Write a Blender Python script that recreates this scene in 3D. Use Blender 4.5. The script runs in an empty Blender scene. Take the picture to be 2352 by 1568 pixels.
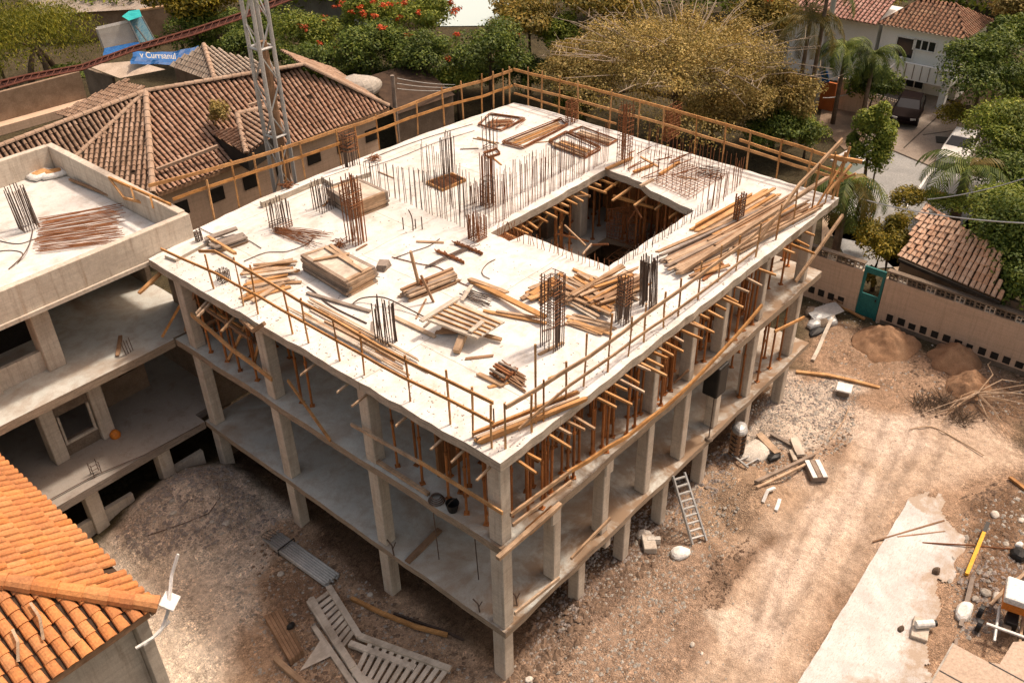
import bpy, bmesh, math, random
import numpy as np
from mathutils import Vector, Matrix, Euler
random.seed(7)
SC = bpy.context.scene
COL = SC.collection
R = math.radians
V = Vector

# ------------------------------------------------------------------ camera
YAW, PITCH, ROLL, FPX = 0.7247, -0.6082, -0.02, 2144.36
CAM = V((-12.6625, -11.6792, 24.6619))
_f = V((math.cos(PITCH)*math.cos(YAW), math.cos(PITCH)*math.sin(YAW), math.sin(PITCH)))
_r0 = _f.cross(V((0, 0, 1))).normalized()
_u0 = _r0.cross(_f)
_r = _r0*math.cos(ROLL) + _u0*math.sin(ROLL)
_u = -_r0*math.sin(ROLL) + _u0*math.cos(ROLL)
cd = bpy.data.cameras.new('camera')
cam = bpy.data.objects.new('camera', cd)
COL.objects.link(cam)
cam.matrix_world = Matrix(((_r.x, _u.x, -_f.x, CAM.x), (_r.y, _u.y, -_f.y, CAM.y), (_r.z, _u.z, -_f.z, CAM.z), (0, 0, 0, 1)))
cd.sensor_width = 36.0
cd.lens = 36.0*FPX/2352.0
cd.clip_start = 0.1
cd.clip_end = 2000
SC.camera = cam

# survey helpers: a sight line met with the level z, or with a wall plane x= or y=
def ray(px, py): return _f + _r*((px-1176)/FPX) - _u*((py-784)/FPX)
def W(px, py, z=0.0):
    d = ray(px, py); return CAM + d*((z-CAM.z)/d.z)
def WX(px, py, x):
    d = ray(px, py); return CAM + d*((x-CAM.x)/d.x)
def WY(px, py, y):
    d = ray(px, py); return CAM + d*((y-CAM.y)/d.y)
def depth(p): return (V(p)-CAM).dot(_f)
def rise(p, py1):
    """height above p of a vertical whose top is seen on row py1"""
    lo, hi = 0.0, 30.0
    for _ in range(40):
        m = (lo+hi)/2
        d = V((p[0], p[1], p[2]+m))-CAM
        y = 784-FPX*d.dot(_u)/d.dot(_f)
        if y > py1: lo = m
        else: hi = m
    return lo

# ------------------------------------------------------------------ objects
RW = random.Random(99)
ORG = {}
def tag(o, label=None, cat=None, group=None, kind=None):
    if label: o['label'] = label
    if cat: o['category'] = cat
    if group: o['group'] = group
    if kind: o['kind'] = kind
    return o
def thing(name, label, cat, loc=(0, 0, 0), group=None):
    o = bpy.data.objects.new(name, None); COL.objects.link(o)
    o.location = loc; o.empty_display_size = 0.2
    ORG[o.name] = V(loc)
    return tag(o, label, cat, group)

class MB:
    def __init__(s): s.v = []; s.f = []
    def add(s, vs, fs):
        b = len(s.v); s.v += [tuple(p) for p in vs]; s.f += [tuple(i+b for i in f) for f in fs]; return s
    def hexa(s, p):     # 8 corners: bottom 4 (ccw), top 4
        return s.add(p, [(3, 2, 1, 0), (4, 5, 6, 7), (0, 1, 5, 4), (1, 2, 6, 5), (2, 3, 7, 6), (3, 0, 4, 7)])
    def box(s, x0, x1, y0, y1, z0, z1):
        return s.hexa([(x0, y0, z0), (x1, y0, z0), (x1, y1, z0), (x0, y1, z0), (x0, y0, z1), (x1, y0, z1), (x1, y1, z1), (x0, y1, z1)])
    def obox(s, c, size, rz=0.0, tilt=(0, 0)):
        m = Matrix.Translation(V(c)) @ Euler((tilt[0], tilt[1], rz)).to_matrix().to_4x4()
        a, b, h = size[0]/2, size[1]/2, size[2]/2
        return s.hexa([m @ V(q) for q in [(-a, -b, -h), (a, -b, -h), (a, b, -h), (-a, b, -h), (-a, -b, h), (a, -b, h), (a, b, h), (-a, b, h)]])
    def path(s, pts, w, h, up=(0, 0, 1)):
        """rectangular section swept along a polyline"""
        pts = [V(p) for p in pts]; rings = []; up = V(up)
        if len(pts) > 2:      # long members never run quite true
            q = []
            for i in range(len(pts)-1):
                m_ = max(1, int((pts[i+1]-pts[i]).length/0.9))
                for k in range(m_): q.append(pts[i].lerp(pts[i+1], k/m_)+(V((RW.uniform(-1, 1), RW.uniform(-1, 1), RW.uniform(-1, 1)))*0.018 if (i or k) else V((0, 0, 0))))
            pts = q+[pts[-1]]
        for i, p in enumerate(pts):
            t = (pts[min(i+1, len(pts)-1)]-pts[max(i-1, 0)]).normalized()
            sd = t.cross(up)
            if sd.length < 1e-3: sd = t.cross(V((1, 0, 0)))
            sd.normalize(); n = sd.cross(t).normalized()
            rings.append([p-sd*w/2-n*h/2, p+sd*w/2-n*h/2, p+sd*w/2+n*h/2, p-sd*w/2+n*h/2])
        return s._rings(rings)
    def tube(s, pts, r, n=5, r1=None):
        pts = [V(p) for p in pts]; rings = []; N = len(pts)
        for i, p in enumerate(pts):
            t = (pts[min(i+1, N-1)]-pts[max(i-1, 0)]).normalized()
            a = t.cross(V((0, 0, 1)))
            if a.length < 1e-2: a = t.cross(V((1, 0, 0)))
            a.normalize(); b = a.cross(t)
            rr = r if r1 is None else r+(r1-r)*i/max(1, N-1)
            rings.append([p+a*(rr*math.cos(2*math.pi*k/n))+b*(rr*math.sin(2*math.pi*k/n)) for k in range(n)])
        return s._rings(rings)
    def _rings(s, rings):
        n = len(rings[0]); vs = [q for r in rings for q in r]; fs = []
        for i in range(len(rings)-1):
            for k in range(n):
                a = i*n+k; b = i*n+(k+1) % n
                fs.append((a, b, b+n, a+n))
        fs.append(tuple(reversed(range(n)))); m = (len(rings)-1)*n
        fs.append(tuple(m+k for k in range(n)))
        return s.add(vs, fs)
    def loft(s, rings): return s._rings([[V(q) for q in r] for r in rings])
    def prism(s, poly, z0, z1):
        n = len(poly)
        vs = [(p[0], p[1], z0) for p in poly]+[(p[0], p[1], z1) for p in poly]
        fs = [tuple(reversed(range(n))), tuple(range(n, 2*n))]+[(k, (k+1) % n, (k+1) % n+n, k+n) for k in range(n)]
        return s.add(vs, fs)
    def lathe(s, c, prof, n=14):
        return s._rings([[V(c)+V((r*math.cos(2*math.pi*k/n), r*math.sin(2*math.pi*k/n), z)) for k in range(n)] for r, z in prof])
    def quad(s, a, b, c, d): return s.add([a, b, c, d], [(0, 1, 2, 3)])
    def build(s, name, mat, parent=None, origin=None, smooth=False):
        if parent is not None:
            o0 = ORG[parent.name]
        elif origin is not None: o0 = V(origin)
        else:
            a = np.array([tuple(p) for p in s.v]); c = a.mean(0); o0 = V((c[0], c[1], a[:, 2].min()))
        me = bpy.data.meshes.new(name)
        me.from_pydata([(p[0]-o0.x, p[1]-o0.y, p[2]-o0.z) for p in s.v], [], s.f)
        if mat is not None: me.materials.append(mat)
        if smooth: me.polygons.foreach_set('use_smooth', [True]*len(me.polygons))
        o = bpy.data.objects.new(name, me); COL.objects.link(o)
        ORG[o.name] = o0
        if parent is not None: o.parent = parent
        else: o.location = o0
        return o
def mesh_np(name, v, q, mat, parent=None, origin=(0, 0, 0), smooth=False):
    o0 = ORG[parent.name] if parent is not None else V(origin)
    v = np.asarray(v, np.float32)-np.array(o0, np.float32)
    q = np.asarray(q, np.int32); k = q.shape[1]
    me = bpy.data.meshes.new(name)
    me.vertices.add(len(v)); me.vertices.foreach_set('co', v.ravel())
    me.loops.add(q.size); me.loops.foreach_set('vertex_index', q.ravel())
    me.polygons.add(len(q)); me.polygons.foreach_set('loop_start', np.arange(0, q.size, k, dtype=np.int32))
    if smooth: me.polygons.foreach_set('use_smooth', np.ones(len(q), bool))
    me.update(calc_edges=True); me.validate()
    me.materials.append(mat)
    o = bpy.data.objects.new(name, me); COL.objects.link(o)
    ORG[o.name] = o0
    if parent is not None: o.parent = parent
    else: o.location = o0
    return o
def single(mb, name, mat, label, cat, group=None, smooth=False):
    return tag(mb.build(name, mat, smooth=smooth), label, cat, group)
def copy_tree(o, loc=None, rz=None, label=None, group=None, parent=None, scale=None):
    c = o.copy(); COL.objects.link(c)
    if parent is not None: c.parent = parent
    if loc is not None: c.location = loc
    if rz is not None: c.rotation_euler = (c.rotation_euler[0], c.rotation_euler[1], rz)
    if scale is not None: c.scale = scale
    if label: c['label'] = label
    if group: c['group'] = group
    for ch in list(o.children): copy_tree(ch, parent=c)
    return c
def bevel(o, w, seg=1):
    m = o.modifiers.new('bevel', 'BEVEL'); m.width = w; m.segments = seg; m.limit_method = 'ANGLE'; return o

# ------------------------------------------------------------------ materials
class NT:
    def __init__(s, name):
        s.m = bpy.data.materials.new(name); s.m.use_nodes = True
        s.t = s.m.node_tree; s.n = s.t.nodes; s.b = s.n['Principled BSDF']
    def node(s, ty, **kw):
        x = s.n.new(ty)
        for k, v in kw.items():
            if k in x.inputs.keys(): x.inputs[k].default_value = v
            else: setattr(x, k, v)
        return x
    def link(s, a, b): s.t.links.new(a, b)
    def pos(s, scale=(1, 1, 1), obj=False):
        src = s.node('ShaderNodeTexCoord').outputs['Object'] if obj else s.node('ShaderNodeNewGeometry').outputs['Position']
        mp = s.node('ShaderNodeMapping'); mp.inputs['Scale'].default_value = scale
        s.link(src, mp.inputs['Vector'])
        if obj:
            oi = s.node('ShaderNodeObjectInfo')
            ad = s.node('ShaderNodeVectorMath', operation='ADD')
            sc = s.node('ShaderNodeMath', operation='MULTIPLY'); sc.inputs[1].default_value = 37.0
            s.link(oi.outputs['Random'], sc.inputs[0]); s.link(mp.outputs['Vector'], ad.inputs[0]); s.link(sc.outputs[0], ad.inputs[1])
            return ad.outputs[0]
        return mp.outputs['Vector']
    def noise(s, vec, scale, detail=4, rough=0.6, dist=0.0):
        x = s.node('ShaderNodeTexNoise'); x.inputs['Scale'].default_value = scale; x.inputs['Detail'].default_value = detail
        x.inputs['Roughness'].default_value = rough; x.inputs['Distortion'].default_value = dist
        s.link(vec, x.inputs['Vector']); return x.outputs['Fac']
    def ramp(s, fac, stops):
        x = s.node('ShaderNodeValToRGB'); e = x.color_ramp.elements
        while len(e) < len(stops): e.new(0.5)
        for i, (p, c) in enumerate(stops):
            e[i].position = p; e[i].color = (c[0], c[1], c[2], 1) if hasattr(c, '__len__') else (c, c, c, 1)
        s.link(fac, x.inputs['Fac']); return x.outputs['Color']
    def mix(s, fac, a, b, mode='MIX'):
        x = s.node('ShaderNodeMix', data_type='RGBA', blend_type=mode)
        for v, i in ((fac, 0), (a, 6), (b, 7)):
            if hasattr(v, 'is_linked') or hasattr(v, 'links'): s.link(v, x.inputs[i])
            elif i == 0: x.inputs[0].default_value = v
            else: x.inputs[i].default_value = (v[0], v[1], v[2], 1)
        return x.outputs[2]
    def bump(s, h, strength=0.4, dist=0.03):
        x = s.node('ShaderNodeBump'); x.inputs['Strength'].default_value = strength; x.inputs['Distance'].default_value = dist
        s.link(h, x.inputs['Height']); s.link(x.outputs['Normal'], s.b.inputs['Normal'])
    def out(s, col, rough=0.85, metal=0.0, spec=0.3):
        if hasattr(col, '__len__'): s.b.inputs['Base Color'].default_value = (col[0], col[1], col[2], 1)
        else: s.link(col, s.b.inputs['Base Color'])
        s.b.inputs['Roughness'].default_value = rough; s.b.inputs['Metallic'].default_value = metal
        s.b.inputs['Specular IOR Level'].default_value = spec
        return s.m
def noisy(name, c1, c2, scale=1.2, fine=18.0, rough=0.85, bump=0.3, bd=0.03, metal=0.0, obj=False, stretch=(1, 1, 1), spec=0.3, lo=0.35, hi=0.65, var=0.0):
    n = NT(name); p = n.pos(stretch, obj)
    a = n.noise(p, scale, 5, 0.65, 0.3); b = n.noise(p, fine, 4, 0.7)
    col = n.ramp(a, [(lo, c1), (hi, c2)])
    g = n.ramp(b, [(0.3, (0.72, 0.72, 0.72)), (0.7, (1.2, 1.2, 1.2))])
    col = n.mix(1.0, col, g, 'MULTIPLY')
    if var:
        oi = n.node('ShaderNodeObjectInfo')
        col = n.mix(1.0, col, n.ramp(oi.outputs['Random'], [(0, (1-var,)*3), (1, (1+var,)*3)]), 'MULTIPLY')
    if bump: n.bump(b, bump, bd)
    return n.out(col, rough, metal, spec)
def wood(name, c1, c2, c3, var=0.35, obj=True):
    n = NT(name)
    if obj:
        p = n.pos((1.2, 14, 14), True)
    else: p = n.pos((1, 1, 1))
    a = n.noise(p, 2.2, 5, 0.7, 0.6)
    oi = n.node('ShaderNodeObjectInfo')
    base = n.ramp(oi.outputs['Random'], [(0.0, c1), (0.5, c2), (1.0, c3)])
    col = n.mix(1.0, base, n.ramp(a, [(0.3, (1-var,)*3), (0.7, (1+var*0.6,)*3)]), 'MULTIPLY')
    q = n.noise(n.pos((1, 1, 1)), 2.0, 4, 0.6)
    col = n.mix(1.0, col, n.ramp(q, [(0.35, (0.65, 0.62, 0.6)), (0.6, (1, 1, 1))]), 'MULTIPLY')
    n.bump(a, 0.25, 0.01)
    return n.out(col, 0.8, 0, 0.25)
def leafmat(name, cols, trans=0.25):
    n = NT(name)
    g = n.node('ShaderNodeNewGeometry')
    col = n.ramp(g.outputs['Random Per Island'], [(i/(len(cols)-1), c) for i, c in enumerate(cols)])
    big = n.noise(n.pos((1, 1, 1)), 0.55, 3, 0.6)
    col = n.mix(1.0, col, n.ramp(big, [(0.35, (0.6, 0.62, 0.6)), (0.65, (1.3, 1.25, 1.1))]), 'MULTIPLY')
    n.out(col, 0.6, 0, 0.3)
    tr = n.node('ShaderNodeBsdfTranslucent'); n.link(col, tr.inputs['Color'])
    mx = n.node('ShaderNodeMixShader'); mx.inputs[0].default_value = trans
    o = n.n['Material Output']
    n.link(n.b.outputs[0], mx.inputs[1]); n.link(tr.outputs[0], mx.inputs[2]); n.link(mx.outputs[0], o.inputs['Surface'])
    return n.m
def tilemat(name, cols, dirt=(0.1, 0.07, 0.05)):
    n = NT(name)
    g = n.node('ShaderNodeNewGeometry')
    col = n.ramp(g.outputs['Random Per Island'], [(i/(len(cols)-1), c) for i, c in enumerate(cols)])
    p = n.pos((1, 1, 1))
    st = n.noise(p, 0.9, 5, 0.7); fn = n.noise(p, 14, 4, 0.7)
    col = n.mix(n.ramp(st, [(0.45, 0.0), (0.75, 0.75)]), col, dirt)
    col = n.mix(1.0, col, n.ramp(fn, [(0.3, (0.7,)*3), (0.7, (1.2,)*3)]), 'MULTIPLY')
    n.bump(fn, 0.3, 0.02)
    return n.out(col, 0.85, 0, 0.2)

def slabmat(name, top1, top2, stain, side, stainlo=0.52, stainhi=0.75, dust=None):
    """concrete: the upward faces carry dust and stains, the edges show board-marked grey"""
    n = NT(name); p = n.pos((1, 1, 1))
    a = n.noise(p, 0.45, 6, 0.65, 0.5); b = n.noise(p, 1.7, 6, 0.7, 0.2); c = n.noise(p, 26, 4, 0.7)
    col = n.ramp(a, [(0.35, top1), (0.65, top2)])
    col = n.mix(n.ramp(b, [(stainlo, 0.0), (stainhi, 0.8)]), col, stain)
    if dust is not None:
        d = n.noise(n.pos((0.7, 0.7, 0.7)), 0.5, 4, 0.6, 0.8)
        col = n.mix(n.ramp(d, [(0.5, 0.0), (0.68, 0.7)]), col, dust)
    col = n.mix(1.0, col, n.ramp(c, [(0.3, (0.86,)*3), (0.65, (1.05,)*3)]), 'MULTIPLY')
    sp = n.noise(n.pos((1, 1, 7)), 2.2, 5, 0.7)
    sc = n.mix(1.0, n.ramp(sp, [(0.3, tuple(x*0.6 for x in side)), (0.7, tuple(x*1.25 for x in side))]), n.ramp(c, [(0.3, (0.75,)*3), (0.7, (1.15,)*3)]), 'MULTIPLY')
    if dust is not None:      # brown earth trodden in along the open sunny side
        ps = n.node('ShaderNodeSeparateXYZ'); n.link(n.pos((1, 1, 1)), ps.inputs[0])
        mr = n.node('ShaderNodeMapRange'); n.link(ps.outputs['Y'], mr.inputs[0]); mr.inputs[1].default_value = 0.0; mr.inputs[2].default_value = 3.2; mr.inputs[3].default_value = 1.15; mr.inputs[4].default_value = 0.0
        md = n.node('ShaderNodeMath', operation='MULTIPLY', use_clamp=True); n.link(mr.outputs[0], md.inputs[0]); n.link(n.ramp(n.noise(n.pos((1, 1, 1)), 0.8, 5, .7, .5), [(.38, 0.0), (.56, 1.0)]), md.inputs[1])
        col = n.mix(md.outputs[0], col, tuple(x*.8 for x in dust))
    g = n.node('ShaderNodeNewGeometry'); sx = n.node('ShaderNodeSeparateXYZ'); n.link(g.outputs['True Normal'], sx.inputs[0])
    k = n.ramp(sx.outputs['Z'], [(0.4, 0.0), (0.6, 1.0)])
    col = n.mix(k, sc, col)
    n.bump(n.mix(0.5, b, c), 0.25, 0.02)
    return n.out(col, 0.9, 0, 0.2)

def joints(m, sx=4.9, sy=5.3):
    """pour joints and trowelled patches for the roof"""
    n = NT.__new__(NT); n.m = m; n.t = m.node_tree; n.n = n.t.nodes; n.b = n.n['Principled BSDF']
    src = n.b.inputs['Base Color'].links[0].from_socket
    wv = n.noise(n.pos((1, 1, 1)), 0.8, 3); ps = n.pos((1, 1, 1)); ad = n.node('ShaderNodeVectorMath', operation='MULTIPLY_ADD'); n.link(wv, ad.inputs[0]); ad.inputs[1].default_value = (.15, .15, 0); n.link(ps, ad.inputs[2])
    br = n.node('ShaderNodeTexBrick'); br.inputs['Scale'].default_value = 1.0; br.inputs['Mortar Size'].default_value = 0.018; br.inputs['Brick Width'].default_value = sx; br.inputs['Row Height'].default_value = sy; br.inputs['Mortar Smooth'].default_value = .4
    br.inputs['Color1'].default_value = (1, 1, 1, 1); br.inputs['Color2'].default_value = (.90, .89, .88, 1); br.inputs['Mortar'].default_value = (.62, .58, .53, 1); n.link(ad.outputs[0], br.inputs['Vector'])
    col = n.mix(1.0, src, br.outputs['Color'], 'MULTIPLY')
    pt = n.noise(n.pos((1.0, 2.2, 1)), 0.55, 6, .75, 1.2)
    col = n.mix(1.0, col, n.ramp(pt, [(.34, (.84, .825, .81)), (.5, (1.0, 1.0, 1.0))]), 'MULTIPLY')
    rs_ = n.noise(n.pos((1, 1, 1)), 1.15, 6, .8, 1.6)
    col = n.mix(n.ramp(rs_, [(.60, 0.0), (.74, .55)]), col, (.50, .36, .25))
    fs = n.noise(n.pos((3.5, .8, 1)), 2.0, 5, .75, .6); col = n.mix(n.ramp(fs, [(.58, 0.0), (.72, .45)]), col, (.45, .41, .36))
    n.link(col, n.b.inputs['Base Color']); return m
M = {}
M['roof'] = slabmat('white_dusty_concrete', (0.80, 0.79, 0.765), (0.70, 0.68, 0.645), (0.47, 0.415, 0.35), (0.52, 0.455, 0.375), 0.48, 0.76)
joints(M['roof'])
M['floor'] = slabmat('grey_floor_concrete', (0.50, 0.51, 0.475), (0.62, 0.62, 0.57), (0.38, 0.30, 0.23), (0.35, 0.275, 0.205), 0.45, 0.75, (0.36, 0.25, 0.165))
def stained(name, c1, c2, drip, rust):
    n = NT(name); p = n.pos((1, 1, 1)); a = n.noise(p, 1.1, 6, .7, .3); b = n.noise(p, 20, 4, .75)
    st = n.noise(n.pos((5, 5, .35)), 1.3, 5, .7); bd = n.noise(n.pos((.3, .3, 9)), 1.2, 3, .6); ru = n.noise(n.pos((2.2, 2.2, .5)), 1.1, 4, .7, .6)
    col = n.ramp(a, [(.35, c1), (.65, c2)])
    col = n.mix(n.ramp(st, [(.5, 0.0), (.72, .7)]), col, drip)
    col = n.mix(n.ramp(ru, [(.58, 0.0), (.75, .55)]), col, rust)
    col = n.mix(1.0, col, n.ramp(bd, [(.36, (.92,)*3), (.5, (1.0,)*3), (.62, (1.03,)*3)]), 'MULTIPLY')
    col = n.mix(1.0, col, n.ramp(b, [(.32, (.84,)*3), (.62, (1.06,)*3)]), 'MULTIPLY')
    n.bump(n.mix(.5, b, bd), .25, .015); return n.out(col, .92, 0, .2)
M['conc'] = stained('board_marked_concrete', (0.52, 0.45, 0.375), (0.64, 0.575, 0.49), (0.34, 0.27, 0.21), (0.42, 0.29, 0.19))
M['beige'] = stained('beige_wall_render', (0.60, 0.435, 0.315), (0.66, 0.485, 0.36), (0.44, 0.31, 0.22), (0.52, 0.36, 0.25))
M['concd'] = noisy('dark_concrete', (0.15, 0.115, 0.085), (0.24, 0.185, 0.14), 1.0, 14, 0.9, 0.35, 0.02)  # dark concrete; inner columns and walls carry shade in this colour
M['block'] = noisy('brown_blockwork', (0.22, 0.15, 0.10), (0.32, 0.23, 0.16), 1.5, 22, 0.95, 0.5, 0.02)
M['void'] = noisy('unlit_interior', (0.02, 0.017, 0.014), (0.035, 0.03, 0.025), 1.5, 10, 0.95, 0)  # near-black, stands in for the shade of holes and deep rooms
M['orange'] = wood('orange_formwork_timber', (0.50, 0.25, 0.09), (0.64, 0.38, 0.18), (0.54, 0.27, 0.09), .4)
M['tan'] = wood('tan_sawn_timber', (0.40, 0.25, 0.14), (0.60, 0.455, 0.325), (0.48, 0.31, 0.18), .45)
M['grey'] = wood('weathered_grey_timber', (0.27, 0.22, 0.18), (0.33, 0.28, 0.24), (0.36, 0.27, 0.20))
M['pale'] = wood('pale_bare_timber', (0.60, 0.53, 0.44), (0.66, 0.59, 0.50), (0.55, 0.48, 0.39), 0.2)
M['brown'] = wood('brown_old_timber', (0.33, 0.20, 0.115), (0.40, 0.25, 0.155), (0.28, 0.17, 0.10))
M['rust'] = noisy('rusty_steel', (0.20, 0.075, 0.03), (0.30, 0.13, 0.055), 3, 30, 0.75, 0.2, 0.005, 0.15, var=0.25)
M['rustd'] = noisy('dark_rebar_steel', (0.085, 0.065, 0.055), (0.16, 0.11, 0.085), 4, 30, 0.65, 0.2, 0.005, 0.3, var=0.25)
M['prop'] = noisy('painted_prop_rust', (0.46, 0.18, 0.055), (0.28, 0.11, 0.04), 2, 20, 0.7, 0.2, 0.005, 0.1, var=0.3)
M['galv'] = noisy('galvanised_steel', (0.42, 0.43, 0.43), (0.55, 0.55, 0.54), 2, 20, 0.5, 0.1, 0.005, 0.4)
M['redsteel'] = noisy('dull_red_steel', (0.10, 0.028, 0.018), (0.15, 0.05, 0.03), 2, 20, 0.7, 0.1, 0.005, 0.1)
M['under'] = noisy('dark_roof_gap', (0.045, 0.028, 0.018), (0.08, 0.05, 0.032), 2, 20, 0.95, 0.2, 0.01)
M['black'] = noisy('black_plastic', (0.012, 0.012, 0.013), (0.022, 0.021, 0.02), 2, 20, 0.5, 0.1, 0.005)
M['white'] = noisy('white_paint', (0.74, 0.73, 0.70), (0.80, 0.79, 0.76), 1.5, 12, 0.7, 0.1, 0.005)
M['housewhite'] = noisy('white_house_render', (0.82, 0.82, 0.79), (0.88, 0.88, 0.85), 0.8, 40, 0.85, 0.1, 0.01)
M['stone'] = noisy('pale_stone', (0.42, 0.38, 0.33), (0.58, 0.54, 0.48), 3, 20, 0.95, 0.4, 0.02, var=0.3)
M['teal'] = noisy('teal_gate_paint', (0.015, 0.13, 0.13), (0.025, 0.17, 0.16), 2, 14, 0.5, 0.1, 0.005)
M['tarp'] = noisy('blue_tarpaulin', (0.004, 0.075, 0.26), (0.01, 0.12, 0.36), 2, 8, 0.5, 0.3, 0.03)
M['tealcloth'] = noisy('teal_canopy_cloth', (0.0, 0.30, 0.33), (0.02, 0.40, 0.40), 2, 8, 0.6, 0.3, 0.03)
M['glass'] = NT('dark_window_glass').out((0.02, 0.022, 0.025), 0.15, 0, 0.5)
M['yellow'] = noisy('yellow_paint', (0.72, 0.36, 0.02), (0.80, 0.44, 0.04), 2, 16, 0.6, 0.1, 0.005)
M['orangep'] = noisy('orange_paint', (0.62, 0.17, 0.02), (0.68, 0.24, 0.04), 2, 16, 0.5, 0.1, 0.005)
M['bark'] = noisy('bark', (0.11, 0.075, 0.05), (0.19, 0.14, 0.10), 3, 20, 0.95, 0.6, 0.03)
M['barkpale'] = noisy('pale_bare_branch', (0.34, 0.27, 0.20), (0.44, 0.36, 0.28), 3, 20, 0.9, 0.3, 0.02)
# ------------------------------------------------------------------ world and sun
SUN_AZ, SUN_EL = R(106), R(60)
wd = bpy.data.worlds.new('World'); SC.world = wd; wd.use_nodes = True
nt = wd.node_tree; bgn = nt.nodes['Background']
sky = nt.nodes.new('ShaderNodeTexSky'); sky.sky_type = 'NISHITA'; sky.sun_disc = False
sky.sun_elevation = SUN_EL; sky.sun_rotation = SUN_AZ; sky.dust_density = 6.0; sky.air_density = 2.0; sky.ozone_density = 0.5
tint = nt.nodes.new('ShaderNodeMix'); tint.data_type = 'RGBA'; tint.blend_type = 'MULTIPLY'; tint.inputs[0].default_value = 1.0
tint.inputs[7].default_value = (1.20, 0.97, 0.83, 1)      # warm haze in the air
nt.links.new(sky.outputs['Color'], tint.inputs[6]); nt.links.new(tint.outputs[2], bgn.inputs['Color']); bgn.inputs['Strength'].default_value = 0.15
sl = bpy.data.lights.new('sun', 'SUN'); sl.energy = 3.3; sl.angle = R(5); sl.color = (1.0, 0.88, 0.75)
so = bpy.data.objects.new('sun', sl); COL.objects.link(so)
sd = V((math.sin(SUN_AZ)*math.cos(SUN_EL), math.cos(SUN_AZ)*math.cos(SUN_EL), math.sin(SUN_EL)))
so.rotation_euler = (-sd).to_track_quat('-Z', 'Y').to_euler()
so.location = (60, -10, 80)
SC.view_settings.view_transform = 'Standard'; SC.view_settings.look = 'None'; SC.view_settings.exposure = 0

# ------------------------------------------------------------------ ground
FX0, FX1, FY0, FY1, ST = -13.0, 33.0, -16.0, 21.0, 0.13
def axis(a, b, far):
    fine = np.arange(a, b, ST)
    o = []; s = 0.4; x = b
    while x < far: o.append(x); x += s; s *= 1.25
    o.append(far)
    i = []; s = 0.4; x = a
    while x > -far: x -= s; i.append(max(x, -far)); s *= 1.25
    return np.array(sorted(set(np.round(np.concatenate([np.array(i), fine, np.array(o)]), 4))))
gx = axis(FX0, FX1, 600.0); gy = axis(FY0, FY1, 600.0)
GX, GY = np.meshgrid(gx, gy, indexing='ij')
rng = np.random.default_rng(3)
def vnoise(x, y, s, seed):
    """smooth value noise on the plane"""
    g = np.random.default_rng(seed).random((64, 64))
    u, v = x/s+1000, y/s+1000
    i, j = np.floor(u).astype(int), np.floor(v).astype(int); a, b = u-i, v-j
    a = a*a*(3-2*a); b = b*b*(3-2*b)
    f = lambda p, q: g[p % 64, q % 64]
    return (f(i, j)*(1-a)*(1-b)+f(i+1, j)*a*(1-b)+f(i, j+1)*(1-a)*b+f(i+1, j+1)*a*b)
def fbm(x, y, s, seed, o=4): return sum(vnoise(x, y, s/2**k, seed+k)/2**k for k in range(o))/sum(1/2**k for k in range(o))
def sdist(x, y, poly):
    """signed distance to a polygon, inside positive"""
    P = np.array(poly); d = np.full(x.shape, 1e9); ins = np.zeros(x.shape, bool); n = len(P)
    for k in range(n):
        a, b = P[k], P[(k+1) % n]; e = b-a
        t = np.clip(((x-a[0])*e[0]+(y-a[1])*e[1])/(e@e+1e-9), 0, 1)
        d = np.minimum(d, np.hypot(x-a[0]-t*e[0], y-a[1]-t*e[1]))
        c = ((a[1] > y) != (b[1] > y)) & (x < (b[0]-a[0])*(y-a[1])/(b[1]-a[1]+1e-12)+a[0])
        ins ^= c
    return np.where(ins, d, -d)
def D0(pts): return [tuple(W(a, b, 0)[:2]) for a, b in pts]
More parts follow.
